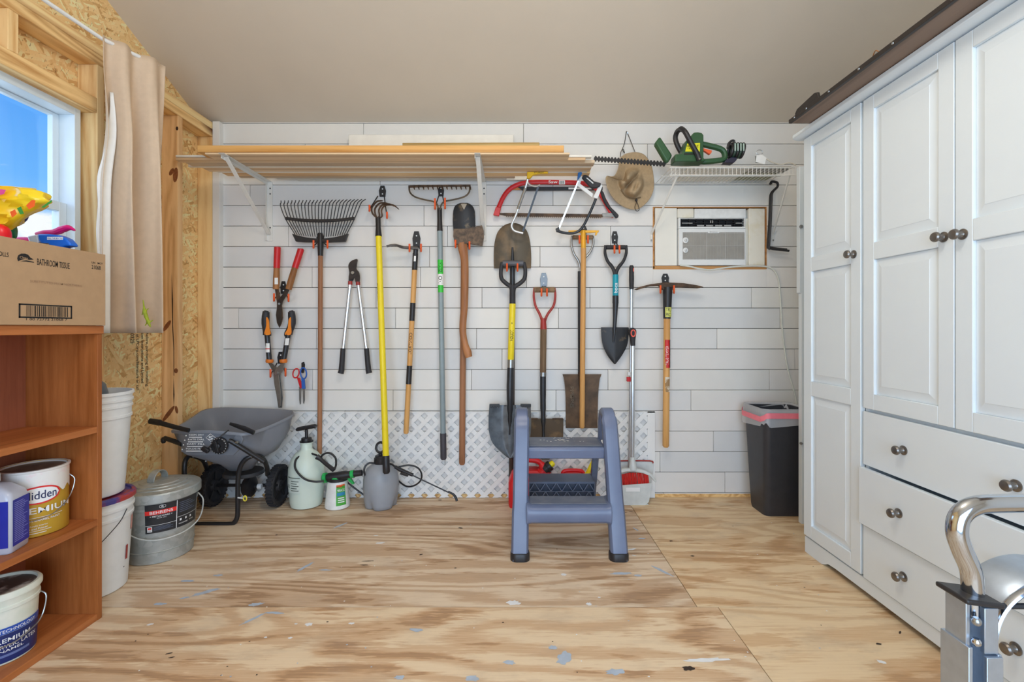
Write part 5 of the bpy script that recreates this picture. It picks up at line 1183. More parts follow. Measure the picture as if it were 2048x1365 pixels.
for i in range(n+1):
    x = xa+(xb-xa)*i/n
    if i in (0, n): g.box(x-.0015, x+.0015, yf_, 2.645, za, zb)
for i in range(6):
    for zb0, h in ((za, (zb-za)/2), ((za+zb)/2, (zb-za)/2)):
        x0_ = xa+(xb-xa)*i/6; x1_ = xa+(xb-xa)*(i+.5)/6; x2_ = xa+(xb-xa)*(i+1)/6
        for p, q in (((x0_, 0), (x1_, h)), ((x1_, h), (x2_, 0))):
            g.bar(V((p[0], (yf_+2.645)/2, zb0+p[1])), V((q[0], (yf_+2.645)/2, zb0+q[1])), .0046, .018, (0, 1, 0))
g.build('ribbed_brace', m_std, t)

# ================================================================ petrol cans behind the stool
m_can = mat('red_can_plastic', (206, 28, 34), .4, 0, .05)
t = thing('petrol_can', 'red petrol can with a black collar and yellow cap behind the step stool', 'petrol can', (.10, 2.93, 0))
g = G(); g.loft([rr(-.035, .20, 2.895, 3.024, 0, .03), rr(-.04, .205, 2.89, 3.028, .02, .03), rr(-.04, .205, 2.89, 3.028, .15, .03), rr(-.02, .19, 2.90, 3.02, .205, .03), rr(.02, .16, 2.91, 3.01, .225, .03)]); g.build('can_body', m_can, t, ang=50)
G().tube(cr([V((.00, 2.93, .205)), V((.02, 2.93, .27)), V((.06, 2.93, .287)), V((.13, 2.93, .283)), V((.165, 2.93, .258)), V((.19, 2.93, .20))], 5), [.016]*20+[.022, .026, .03, .034, .036, .038], 10).build('handle', m_can, t)
a, b = P(1095, 945, 2.93), P(1108, 924, 2.93); ax = (P(1109, 924, 2.93)-P(1088, 941, 2.93)).normalized(); c = P(1092, 938, 2.93)
G().tube([V((.165, 2.93, .205)), c], [.035, .030], 14).build('neck', m_can, t)
G().lathe([(.034, -.012), (.036, -.010), (.036, .014), (.031, .016), (.031, .036), (.028, .038)], c, 20, ax=ax).build('collar', m_blk, t)
G().lathe([(.018, .036), (.018, .056), (.012, .062), (.006, .063)], c, 14, ax=ax).build('cap', mat('yellow_cap', (236, 206, 30), .4), t)
t = thing('petrol_can', 'low red petrol can with a long yellow spout behind the step stool', 'petrol can', (.42, 2.94, 0))
g = G(); g.loft([rr(.27, .45, 2.895, 3.024, 0, .03), rr(.265, .455, 2.89, 3.028, .02, .03), rr(.265, .455, 2.89, 3.028, .14, .03), rr(.29, .45, 2.90, 3.02, .185, .03)]); g.build('can_body', m_can, t, ang=50)
G().tube(cr([V((.29, 2.95, .17)), V((.30, 2.95, .207)), V((.33, 2.95, .216)), V((.39, 2.95, .216)), V((.42, 2.95, .207)), V((.43, 2.95, .17))], 4), .012, 10).build('handle', m_can, t)
G().lathe([(.028, 0), (.028, .016), (.016, .022)], V((.448, 2.95, .178)), 16, ax=(.25, 0, 1)).build('spout_base', MC['yellow_cap'], t)
G().tube([V((.448, 2.95, .19)), V((.470, 2.95, .24)), V((.500, 2.95, .305))], [.014, .0135, .010], 12).build('spout', MC['yellow_cap'], t)

# ================================================================ tank sprayers
t = thing('tank_sprayer', 'translucent white pump sprayer with a black T handle and hose', 'sprayer', (P(613, 0, 2.955).x, 2.955, 0))
c = V((P(613, 0, 2.955).x, 2.955, 0))
m_tank = mat('milky_green_plastic', (204, 216, 204), .4, 0, .03, 5, sub=.1)
g = G(); g.lathe([(.075, 0), (.090, .006), (.096, .03), (.101, .10), (.107, .15), (.107, .19), (.104, .24), (.090, .29), (.066, .325), (.038, .345), (.034, .355), (.034, .385), (.038, .387), (.038, .395), (.030, .398)], c, 36); g.build('tank', m_tank, t, ang=50)
G().lathe([(.040, .393), (.040, .400), (.031, .402), (.030, .418), (.026, .420)], c, 20).build('pump_collar', m_blk, t)
g = G(); g.tube([c+V((0, 0, .415)), c+V((0, 0, .468))], .0095, 10)
hb = [c+V((-.056, 0, .462)), c+V((-.05, 0, .472)), c+V((-.02, 0, .478)), c+V((.02, 0, .486)), c+V((.05, 0, .490)), c+V((.060, 0, .486))]
g.tube(cr(hb, 3), [.009]+[.013]*15, 10, flat=1.2); g.build('pump_handle', m_blk, t)
m_hose = mat('black_hose', (38, 38, 40), .4)
Pz = lambda x, y, Y=2.9: P(x, y, Y)
g = G()
g.tube(cr([Pz(601, 912, 2.90), Pz(592, 920, 2.87), Pz(590, 935, 2.85), Pz(598, 949, 2.836), Pz(612, 960, 2.832), Pz(630, 964, 2.835), Pz(648, 963, 2.85)], 6), .0062, 8)
g.tube(cr([Pz(624, 908, 2.92), Pz(634, 912, 2.90), Pz(640, 920, 2.88), Pz(644, 912, 2.88), Pz(652, 907, 2.88), Pz(662, 908, 2.88), Pz(671, 917, 2.88), Pz(672, 930, 2.86), Pz(669, 940, 2.84)], 6), .0062, 8); g.build('hose', m_hose, t)
G().tube([Pz(634, 914, 2.87), Pz(641, 919, 2.868), Pz(655, 931, 2.850), Pz(668, 941, 2.840)], [.017, .012, .012, .013], 10).build('spray_grip', m_blk, t)
q = G(); f = cyl(c.x, c.y, .1074)
q.patch(f, -45, 4, .108, .19, 10, 1, 0); q.build('label', mat('pale_label', (196, 206, 198), .5), t)
q = G(); f = cyl(c.x, c.y, .1082)
q.patch(f, -45, 4, .196, .201, 8, 1, 0)
for i in range(5): q.patch(f, -28, 0-6*(i % 2), .176-i*.014, .181-i*.014, 8, 1, 0)
q.text('R', f, -43, -33, .135, .155, 0); q.build('printing', mat('grey_green_print', (88, 98, 92), .6), t, ang=180)

t = thing('hose_end_sprayer', 'small white hose-end fertiliser sprayer with a green collar', 'sprayer', (P(675, 0, 2.93).x, 2.93, 0))
c = V((P(675, 0, 2.93).x, 2.93, 0))
G().lathe([(.066, 0), (.074, .005), (.074, .02), (.066, .08), (.060, .14), (.058, .168), (.054, .172)], c, 32).build('bottle', mat('white_bottle', (222, 222, 218), .4), t, ang=50)
G().lathe([(.062, .165), (.062, .182), (.057, .184)], c, 24).build('collar', m_blk, t)
G().lathe([(.056, .183), (.056, .192), (.040, .200)], c, 24).build('collar_ring', mat('bright_green_plastic', (38, 172, 84), .4), t, label='bright green collar ring')
a, b = P(645, 957, 2.90), P(724, 946, 2.90); dd = (b-a)
G().tube([a, a+dd*.15, a+dd*.16, a+dd*.6, a+dd*.65, b], [.020, .020, .026, .025, .021, .018], 14).build('spray_barrel', m_blk, t)
for k, r in ((.03, .030), (.72, .0235)): G().tube([a+dd*(k), a+dd*(k+.08)], r, 16).build('band', MC['bright_green_plastic'], t, label='bright green band')
G().trace(2.93, [(695, 956), (702, 957), (709, 968), (705, 969), (698, 962)], .02).build('trigger', MC['bright_green_plastic'], t, bev=.002)
q = G(); f = cyl(c.x, c.y, lambda z: .0745-(max(0, z-.02))*.1)
q.patch(f, 14, 62, .028, .142, 6, 6, 0); q.patch(f, 14, 62, .135, .150, 6, 1, 1); q.build('label', [mat('green_label', (70, 158, 58), .5), m_org], t)
q = G(); f = cyl(c.x, c.y, lambda z: .0751-(max(0, z-.02))*.1); q.text('MIRACLE', f, 20, 58, .11, .125, 0); q.patch(f, 18, 58, .085, .105, 6, 1, 1)
for i in range(3): q.patch(f, 22, 54, .045+i*.012, .051+i*.012, 6, 1, 0)
q.build('printing', [m_winka, mat('blue_panel', (48, 130, 170), .5)], t, ang=180)

t = thing('tank_sprayer', 'grey pump sprayer with a long black wand and coiled hose', 'sprayer', (P(762, 0, 2.94).x, 2.94, 0))
c = V((P(762, 0, 2.94).x, 2.94, 0))
g = G(); R = []
for r, z in ((.084, 0), (.094, .006), (.098, .03), (.104, .08), (.107, .13), (.106, .17), (.100, .205), (.086, .235), (.062, .255), (.038, .266), (.036, .272)):
    ring_ = []
    for j in range(48):
        a = 2*math.pi*j/48; k = 1.0
        if z < .06:
            for a0 in (-2.05, -.2, 1.2, 2.6): k -= .30*(1-z/.06)*math.exp(-((((a-a0+math.pi) % (2*math.pi))-math.pi)/.22)**2)
        ring_.append(c+V((r*k*math.cos(a), r*k*math.sin(a), z)))
    R.append(ring_)
g.loft(R); g.build('tank', mat('grey_tank_plastic', (146, 150, 156), .45, 0, .02), t, ang=50)
G().lathe([(.040, .262), (.042, .266), (.042, .298), (.036, .304), (.036, .312), (.028, .316)], c, 24).build('pump_collar', m_blk, t)
G().tube([c+V((-.004, 0, .31)), c+V((-.004, 0, .335))], .010, 10).build('pump_stem', m_blk, t)
G().tube([c+V((-.004+.026*math.cos(a), .006*math.sin(a), .362+.030*math.sin(a))) for a in [2*math.pi*i/20 for i in range(20)]], .0075, 8, closed=True).build('pump_handle', m_blk, t)
g = G()
g.tube(cr([P(748, 927, 2.93), P(738, 927, 2.92), P(730, 934, 2.91), P(728, 944, 2.90), P(731, 952, 2.88)], 6), .006, 8)
g.tube(cr([P(772, 928, 2.95), P(783, 929, 2.93), P(792, 935, 2.91), P(800, 934, 2.92), P(818, 931, 2.93), P(835, 936, 2.94), P(843, 948, 2.95), P(841, 962, 2.96), P(828, 972, 2.97), P(812, 973, 2.99), P(796, 962, 3.03)], 6), .0055, 8); g.build('hose', m_hose, t)
G().tube([P(790, 934, 2.90), P(800, 940, 2.895), P(826, 951, 2.885)], [.010, .012, .010], 10).build('spray_grip', m_blk, t)
G().trace(2.875, [(802, 944), (818, 949), (816, 954), (800, 949)], .014).build('trigger', m_blk, t, bev=.002)
G().tube([P(822, 950, 2.885), P(860, 968, 2.89), P(898, 986, 2.893)], .0042, 8).build('wand', m_blk, t)
G().tube(cr([P(896, 984, 2.893), P(906, 989, 2.893), P(911, 995, 2.888), P(914, 1003, 2.88)], 4), [.006, .007, .008, .0075], 10).build('nozzle', m_blk, t)
tag(G().tube(cr([P(694, 965, 2.99), P(707, 975, 2.985), P(720, 985, 2.98), P(733, 994, 2.975)], 5), .0055, 8).build('spray_wand', m_blk), 'short black spray wand leaning between the hose-end sprayer and the grey tank', 'wand')
# ================================================================ broadcast spreader
m_hop = mat('grey_hopper_plastic', (118, 122, 130), .42, 0, .03, 6)
m_tubeb = mat('black_tube', (36, 36, 38), .35, .2, .05)
t = thing('broadcast_spreader', 'grey wheeled broadcast spreader with a black tube frame in the corner', 'spreader', (-1.65, 2.85, 0))
rim = [(346, 861, 2.64), (375, 862, 2.60), (420, 861, 2.59), (470, 865, 2.59), (490, 866, 2.60), (512, 861, 2.64), (535, 853, 2.70), (560, 842, 2.77), (580, 832, 2.84), (586.5, 826, 2.90), (582, 821, 2.96), (560, 819, 3.00), (520, 817, 3.02), (470, 815.5, 3.02), (430, 816, 3.02), (405, 821, 2.98), (388, 832, 2.90), (368, 845, 2.78), (352, 855, 2.69)]
mid = [(352, 876, 2.66), (368, 886, 2.615), (420, 888, 2.605), (462, 889, 2.605), (480, 887, 2.61), (505, 892, 2.65), (530, 892, 2.71), (556, 884, 2.77), (574, 868, 2.84), (580, 856, 2.90), (576, 850, 2.95), (556, 850, 2.985), (520, 850, 3.0), (470, 850, 3.0), (432, 850, 3.0), (410, 853, 2.96), (394, 858, 2.90), (376, 866, 2.80), (360, 872, 2.72)]
low = [(368, 906, 2.68), (376, 911, 2.63), (420, 912, 2.62), (462, 912, 2.62), (482, 908, 2.63), (502, 912, 2.67), (520, 914, 2.72), (540, 908, 2.77), (556, 898, 2.83), (560, 888, 2.89), (556, 882, 2.93), (540, 882, 2.96), (512, 882, 2.97), (470, 882, 2.97), (440, 884, 2.96), (420, 886, 2.93), (405, 890, 2.88), (390, 896, 2.80), (376, 902, 2.73)]
def ring3(a): return cr([P(*p) for p in a], 3, True)
g = G(); A, B, C_ = ring3(rim), ring3(mid), ring3(low)
cen = V((-1.60, 2.80, 0)); D_ = [V((cen.x+(p.x-cen.x)*.42, cen.y+(p.y-cen.y)*.42, .315)) for p in C_]; E_ = [V((cen.x+(p.x-cen.x)*.25, cen.y+(p.y-cen.y)*.25, .27)) for p in C_]
inn = lambda R, k, dz: [V((cen.x+(p.x-cen.x)*k, cen.y+(p.y-cen.y)*k, p.z+dz)) for p in R]
out_ = [p+V((0, 0, -.006)) for p in inn(A, 1.02, 0)]; out2 = [p+V((0, 0, -.016)) for p in inn(A, 1.015, 0)]; Aout = inn(A, .985, -.018)
g.loft([E_, D_, C_, B, Aout, out2, out_, A, inn(A, .965, -.004), inn(B, .94, .01), inn(C_, .90, .012), inn(D_, .85, .015)], True, True)
g.build('hopper', m_hop, t, ang=60)
# front panel with print
pn = [(349, 862, 2.632), (372, 863.5, 2.595), (480, 867, 2.588), (486, 880, 2.596), (476, 902, 2.606), (466, 912, 2.612), (374, 911, 2.618), (362, 904, 2.640), (362, 885, 2.640)]
g = G(); q = [P(*p) for p in pn]; g.prism(q, (0, .012, 0)); fp = g.build('front_panel', m_hop, t, bev=.003)
def pf(u, v): return P(360+u*120, 912-v*48, 2.603-.012*u)+V((0, -.0045-.006*(1-u), 0))
g = G()
for i in range(4):
    s = i*.006
    g.text(('KEEPS DRY', 'RATE DIAL', 'EASY FILL', 'FOLDS FLAT')[i], lambda u, v: P(378-i*2+u*(30+i*3), 872+i*9.2-v*3.2, 2.586), 0, 1, 0, 1)
    g.lathe([(.004, 0), (.004, .0008)], P(372-i*2.6, 872+i*9.2, 2.587), 8, ax=(0, -1, 0))
    g.patch(lambda u, v: P(378-i*2+u*(26+i*4), 876+i*9.2-v*1.6, 2.586), 0, 1, 0, 1, 1)
g.build('lettering', m_winka, fp, ang=180); g = G()
dm = [(412, 876), (421, 868.5), (432, 877), (422, 884)]
for k in range(4): g.bar(P(*dm[k], 2.586), P(*dm[(k+1) % 4], 2.586), .0022, .0006, (0, 1, 0))
g.text('S', lambda u, v: P(417+u*9, 880-v*7, 2.586), 0, 1, 0, 1)
g.build('emblem', m_winka, fp, ang=180)
c = P(438.5, 892, 2.583)
dl = G().lathe([(.044, -.010), (.046, -.004), (.046, .004), (.040, .010), (.016, .011), (.015, .022), (.012, .024)], c, 28, ax=(0, -1, 0)).build('rate_dial', m_blk, t)
g = G()
for i in range(18):
    a = 2*math.pi*i/18; g.bar(c+V((.036*math.cos(a), -.0096, .036*math.sin(a))), c+V((.043*math.cos(a), -.0085, .043*math.sin(a))), .003, .001, (0, 1, 0))
g.build('dial_marks', m_winka, dl)
G().obox(c+V((0, -.020, 0)), (.007, 0, .002), (0, .010, 0), (-.008, 0, .030)).build('dial_pointer', m_blk, dl, bev=.002)
G().tube(cr([P(457, 861, 2.60), P(448, 868, 2.575), P(430, 883, 2.562), P(417, 896, 2.562), P(411, 900, 2.562)], 5), .003, 6).build('control_wire', m_blk, t)
G().obox(P(411, 900, 2.560), (.018, 0, -.010), (0, .010, 0), (.006, 0, .010)).build('control_knob', m_blk, t, bev=.004)
# folded handle tubes
g = G(); g.tube([P(300, 843, 2.60), P(320, 846, 2.592), P(322, 847, 2.59), P(345, 853.5, 2.588), P(378, 861.5, 2.585)], [.016, .017, .014, .013, .012], 12, flat=.8); g.lathe([(.0035, 0), (.0035, .002)], P(305, 843.5, 2.583), 8, ax=(0, -1, 0)); g.build('handle_tube', m_tubeb, t)
G().tube([P(460, 848, 2.60), P(470, 851, 2.596), P(490, 858, 2.588), P(508, 866, 2.58)], [.008, .011, .014, .013], 10, flat=.6).build('handle_tube', m_tubeb, t)
G().tube([P(325, 880, 2.66), P(330, 877, 2.652), P(345, 882, 2.64), P(364, 889, 2.63)], [.010, .013, .013, .013], 10).build('handle_tube', m_tubeb, t)
G().ball(P(327, 881, 2.652), .017, 10, sc=(.8, .8, 1.2)).build('clamp_knob', m_blk, t)
G().tube([P(458, 882, 2.57), P(462, 883, 2.572), P(490, 900, 2.60), P(528, 924, 2.64)], [.012, .0125, .0125, .0125], 12).build('frame_tube', m_tubeb, t)
G().lathe([(.007, 0), (.006, .012)], P(472, 886, 2.565), 8, ax=(1, -.4, .3)).build('clamp_pin', m_steel, t)
# stand
yl = 2.66
pts = [P(535, 950, 2.86), P(534, 935, 2.80), P(526, 918, 2.735), P(512, 912, 2.69), P(498, 915, 2.67), P(486, 925, 2.662), P(479, 940, yl), P(476, 965, yl), P(475.5, 1020, yl), P(474, 1036, yl), P(468, 1046, yl), P(458, 1049, yl), P(420, 1049, yl), P(388, 1049, yl), P(374, 1046, yl), P(369, 1034, yl), P(368.5, 960, yl), P(369, 930, yl+.01), P(374, 916, yl+.03), P(384, 912, yl+.06), P(405, 920, 2.80), P(415, 940, 2.90)]
G().tube(cr(pts, 5), .0128, 12).build('stand', m_tubeb, t)
G().tube([P(380, 909, 2.66), P(440, 918, 2.72), P(470, 926, 2.74)], .011, 10).build('frame_tube', m_tubeb, t)
for x, y in ((387, 914), (412, 923), (503, 914), (518, 925), (505, 905)): G().ball(P(x, y, 2.65), .006, 8).build('frame_bolt', m_steel, t)
# axle, gear, impeller, wheels
za = .128
G().tube([V((-1.88, 2.94, za)), V((-1.44, 2.94, za))], .010, 10).build('axle', m_tubeb, t)
G().lathe([(.02, -.03), (.055, -.03), (.062, -.02), (.062, .01), (.045, .022), (.018, .03), (.016, .045)], V((-1.625, 2.92, za)), 28, ax=(1, 0, 0)).build('gear_case', m_blk, t)
G().lathe([(.016, 0), (.016, .02), (.012, .024)], V((-1.58, 2.92, za)), 14, ax=(1, 0, 0)).build('axle_collar', m_label, t)
G().lathe([(.11, 0), (.112, .006), (.105, .02), (.03, .012)], V((-1.615, 2.83, .232)), 30).build('impeller', mat('dark_grey_impeller', (52, 54, 58), .45), t)
for xf in (-1.443, -1.842):
    wl = G().lathe([(.020, -.040), (.085, -.044), (.112, -.044), (.122, -.036), (.122, -.010), (.112, -.001), (.098, 0), (.092, -.010), (.080, -.016), (.040, -.018), (.030, -.004), (.012, -.002)], V((xf, 2.94, za)), 44, ax=(1, 0, 0)).build('wheel', m_rub, t)
    g = G()
    for i in range(34):
        a = 2*math.pi*i/34; c = V((xf-.023, 2.94+.1215*math.cos(a), za+.1215*math.sin(a)))
        g.obox(c, (.019, 0, 0), V((0, math.cos(a), math.sin(a)))*.005, V((0, -math.sin(a), math.cos(a)))*.0062)
    g.build('tread_blocks', m_rub, wl)
    g = G()
    for i in range(5):
        a = 2*math.pi*i/5+.3; d = V((0, math.cos(a), math.sin(a))); g.bar(V((xf-.013, 2.94, za))+d*.03, V((xf-.013, 2.94, za))+d*.094, .014, .008, (1, 0, 0))
    g.build('spokes', m_blk, wl)
G().tube([P(476, 996, 2.645), P(487, 997.5, 2.63)], .004, 8).build('pin', m_label, t)
G().tube([P(490+3.2*math.cos(a), 997.5+5*math.sin(a), 2.628) for a in [2*math.pi*i/14 for i in range(14)]], .0035, 7, closed=True).build('pin_ring', mat('pale_yellow_plastic', (220, 206, 70), .45), t, label='small yellow pull ring')
# ================================================================ bookcase
m_bc = wood('cherry_veneer_upright', (168, 102, 54), (134, 74, 32), 'z', 60, 5, .42, squash=.05, blot=.3)
m_bs = wood('cherry_veneer_shelf', (176, 108, 60), (144, 80, 38), 'y', 60, 5, .45, squash=.05, blot=.3)
BX, BB, BY0, BY1 = -1.570, -1.846, 1.005, 1.806
t = thing('bookcase', 'low cherry-brown open bookcase holding paint cans under the window', 'bookcase', (-1.7, 1.4, 0))
G().box(BB, BX, BY1-.019, BY1, 0, 1.078).build('side_panel', m_bc, t, bev=.0012)
G().box(BB, BX, BY0, BY0+.019, 0, 1.078).build('side_panel', m_bc, t, bev=.0012)
G().box(BB-.004, BX+.004, BY0-.004, BY1+.004, 1.0783, 1.110).build('top', m_bs, t, bev=.002)
for z in (.706, .356, .0): G().box(BB+.006, BX-.001, BY0+.0195, BY1-.0195, z+.0005, z+.0245).build('shelf', m_bs, t, bev=.0012)
G().box(BB, BB+.0055, BY0+.0195, BY1-.0195, .025, 1.078).build('back_panel', wood('cherry_back', (150, 88, 62), (122, 66, 46), 'z', 60, 4, .5, squash=.05), t)

# ---------------------------------------------------------------- cardboard box and its load
CX0, CX1, CY0, CY1, CZ0, CZ1 = -1.838, -1.558, 1.27, 1.807, 1.1105, 1.380
m_card = mat('brown_cardboard', (172, 140, 106), .8, 0, .03, 30)
t = thing('cardboard_box', 'brown cardboard bathroom tissue box standing open on the bookcase', 'box', ((CX0+CX1)/2, (CY0+CY1)/2, CZ0))
g = G(); w_ = .004
g.box(CX1-w_, CX1, CY0, CY1, CZ0, CZ1); g.box(CX0, CX0+w_, CY0, CY1, CZ0, CZ1); g.box(CX0+w_, CX1-w_, CY1-w_, CY1, CZ0, CZ1); g.box(CX0+w_, CX1-w_, CY0, CY0+w_, CZ0, CZ1); g.box(CX0+w_, CX1-w_, CY0+w_, CY1-w_, CZ0, CZ0+w_)
g.build('carton', m_card, t, bev=.001)
def bf(px, py):      # a point on the box face seen at that pixel
    Y = -CX1*F/(CX-px)
    return V((CX1+.0006, Y, H-(py-CY)*Y/F))
def bt(px0, py0, px1, py1, skew=.0):   # text box on the face: corners by pixel, top edge follows the perspective
    a, b = bf(px0, py1), bf(px1, py1); h = bf(px0, py0).z-a.z
    return lambda u, v: V((CX1+.0006, a.y+(b.y-a.y)*u, a.z+h*v))
for w_, r_ in (('BATHROOM TISSUE', (74, 517, 139, 530)), ('21068', (183, 530, 201, 538)), ('UN   MCT', (183, 523, 205, 527)), ('ROLLS', (-8, 502, 17, 511)), ('1 00 72772 21068 7', (52, 636, 134, 641))):
    G().text(w_, bt(*r_), 0, 1, 0, 1).build('lettering', m_ink, t, ang=180)
g = G()
f = bt(37, 607, 144, 636)
for a, b, c, d in ((0, 1, 0, .10), (0, 1, .90, 1), (0, .03, 0, 1), (.97, 1, 0, 1)): g.patch(f, a, b, c, d, 1)
rnd = random.Random(2); u = .13
while u < .9:
    k = rnd.choice((.006, .006, .012, .018)); g.patch(f, u, u+k, .12, .88, 1); u += k+rnd.choice((.008, .012, .02))
g.build('barcode', m_ink, t, ang=180); g = G()
lg = [(34, 517), (36, 511), (42, 507.5), (50, 507.5), (56, 510), (60, 515), (67, 519.5), (58, 520), (50, 518), (42, 520), (36, 523)]
g.add([bf(x, y) for x, y in lg], [tuple(range(len(lg)))])
lg = [(40, 523), (52, 521), (67, 524), (68, 526), (52, 523.5)]; g.add([bf(x, y) for x, y in lg], [tuple(range(len(lg)))])
g.build('logo', m_ink, t, ang=180)
g = G(); f = bt(39, 512, 55, 517); g.text('Clean', lambda u, v: f(u, v)+V((.0005, 0, 0)), 0, 1, 0, 1, 0); g.build('logo_lettering', m_card, t, ang=180)
g = G(); g.text('SUBSTITUTED FROM NORTHERN', bt(60, 560, 163, 565), 0, 1, 0, 1); g.build('faint_stamp', mat('faint_grey_print', (152, 120, 92), .8), t, ang=180)

m_ybag = mat('glossy_yellow_film', (236, 176, 24), .22, 0, 0, 9, rgb2=(246, 206, 44), bmp=.25)
def blob(name, rows, Yc, depth, m, lump=.012, n=18, par=None, seed=0):
    """soft closed body: rows (py, xl, xr) at distance Yc, elliptical section of half depth DEPTH"""
    R = cr([V(r) for r in rows], 4); rings = []
    for i, r in enumerate(R):
        k = math.sin(math.pi*min(max(i/(len(R)-1), .04), .96))**.5; a = P(r.y, r.x, Yc); b = P(r.z, r.x, Yc); c = (a+b)/2; hx = (b.x-a.x)/2; ring_ = []
        for j in range(n*2):
            q = 2*math.pi*j/(n*2); p = c+V((hx*math.cos(q), depth*k*math.sin(q), 0)); d = (abs(mnoise.noise(p*17+V((seed, 0, 0))))*1.3-.35+.5*mnoise.noise(p*40+V((seed, 3, 0))))*lump
            ring_.append(p+V((d*.5, d, d*.4)))
        rings.append(ring_)
    return G().loft(rings).build(name, m, par, ang=28 if lump > .02 else 60)
t = thing('plant_food_bag', 'shiny yellow plastic bag with a folded corner heaped over the box edge', 'bag', P(30, 470, 1.56))
b = blob('pouch', [(374, 10, 40), (379, -30, 78), (390, -50, 96), (403, -62, 102), (413, -70, 84), (428, -75, 58), (445, -75, 36), (458, -75, 20), (470, -70, 12)], 1.56, .045, m_ybag, .026, par=t, seed=1)
q = G(); q.add([P(x, y, 1.503) for x, y in ((52, 411), (64, 400), (71, 401), (69, 413), (58, 419))], [(0, 1, 2, 3, 4)], 0)
q.add([P(x, y, 1.503) for x, y in ((34, 417), (42, 413), (48, 428), (40, 429))], [(0, 1, 2, 3)], 1); q.add([P(x, y, 1.503) for x, y in ((82, 415), (103, 400), (104, 404), (88, 416))], [(0, 1, 2, 3)], 1)
q.add([P(x, y, 1.503) for x, y in ((-5, 378), (12, 380), (8, 388), (-5, 392))], [(0, 1, 2, 3)], 2); q.add([P(x, y, 1.503) for x, y in ((20, 424), (30, 419), (34, 428), (24, 436))], [(0, 1, 2, 3)], 0)
q.build('printed_patches', [mat('orange_print', (222, 88, 30), .35), mat('green_print', (40, 130, 50), .35), mat('magenta_print', (206, 70, 140), .35)], t)
o = blob('spray_bottle', [(430, 17, 30), (448, 14, 29), (462, 12, 28), (472, 12, 26), (480, 12, 24), (500, 10, 26)], 1.632, .022, mat('dark_green_film', (26, 120, 62), .25), .004); o.name = 'green_pouch'; tag(o, 'dark green plastic pouch under the yellow bag in the box', 'bag')
o = blob('red_cap', [(449, -8, 4), (454, -14, 12), (465, -18, 16.5), (480, -18, 17), (495, -18, 15), (510, -16, 14)], 1.52, .028, mat('bright_red_plastic', (232, 22, 34), .3), .001); o.name = 'red_bottle_cap'; tag(o, 'bright red rounded bottle top poking out of the box', 'bottle')
m_mag = mat('magenta_plastic', (206, 20, 112), .3, 0, 0, 12, rgb2=(226, 60, 140), thr=(.6, .75))
t = thing('cleaning_bottle', 'magenta bottle lying in the box behind the blue spray head', 'bottle', P(60, 500, 1.62))
blob('bottle_body', [(475, 30, 62), (478, 22, 80), (484, 16, 84), (490, 14, 76), (496, 16, 70), (504, 20, 72)], 1.752, .026, m_mag, .006, par=t, seed=4)
g = G(); g.tube(cr([P(72, 468, 1.752), P(90, 466, 1.752), P(112, 464, 1.752), P(125, 459, 1.752), P(138, 456, 1.752), P(150, 461, 1.752)], 4), [.005, .007, .008, .009, .010, .010, .010, .010, .012, .012, .013, .013, .012, .012, .012, .011, .010, .008, .006, .005, .003], 10); g.build('trigger_arm', m_mag, t)
t = thing('spray_bottle', 'blue trigger spray head with a white nozzle sticking out of the box', 'spray bottle', P(110, 495, 1.69))
G().trace(1.69, [(83, 470), (104, 470), (126, 472), (139, 478), (148, 488), (150, 493), (140, 494), (133, 496), (135, 505), (122, 505), (104, 503), (106, 492), (92, 489), (86, 484)], .034, smooth=0).build('spray_head', mat('royal_blue_plastic', (18, 96, 196), .3), t, bev=.005)
G().trace(1.69, [(62, 474), (83, 470), (86, 484), (84, 492), (70, 494), (66, 488)], .030).build('nozzle_sleeve', mat('pale_grey_sleeve', (196, 198, 204), .35), t, bev=.005)
G().trace(1.688, [(85, 487), (106, 488), (107, 497), (104, 499), (86, 497)], .036).build('nozzle', mat('charcoal_plastic', (62, 62, 68), .4), t, bev=.003)
q = G(); q.patch(lambda u, v: P(94+u*32, 480-v*6, 1.6722), 0, 1, 0, 1, 1, 1, 0); q.text('PULL THE BOTTLE', lambda u, v: P(95+u*30, 478.5-v*3, 1.6718), 0, 1, 0, 1, 1); q.build('label', [m_label, mat('blue_ink', (30, 80, 160), .5)], t, ang=180)
tag(blob('bottle', [(488, 60, 84), (492, 58, 94), (500, 60, 98), (508, 64, 98)], 1.632, .026, mat('clear_grey_plastic', (176, 178, 190), .25), .003, seed=7), 'pale grey bottle shoulder under the blue spray head in the box', 'bottle')
t = thing('sheer_bag', 'dark purple crumpled wrapper hanging from the yellow bag by the window', 'wrapper', P(48, 440, 1.63))
blob('wrapper_body', [(430, 50, 56), (433, 44, 58), (438, 41, 55), (443, 40, 50), (446, 42, 46)], 1.63, .01, mat('purple_film', (58, 52, 96), .3), .004, par=t)

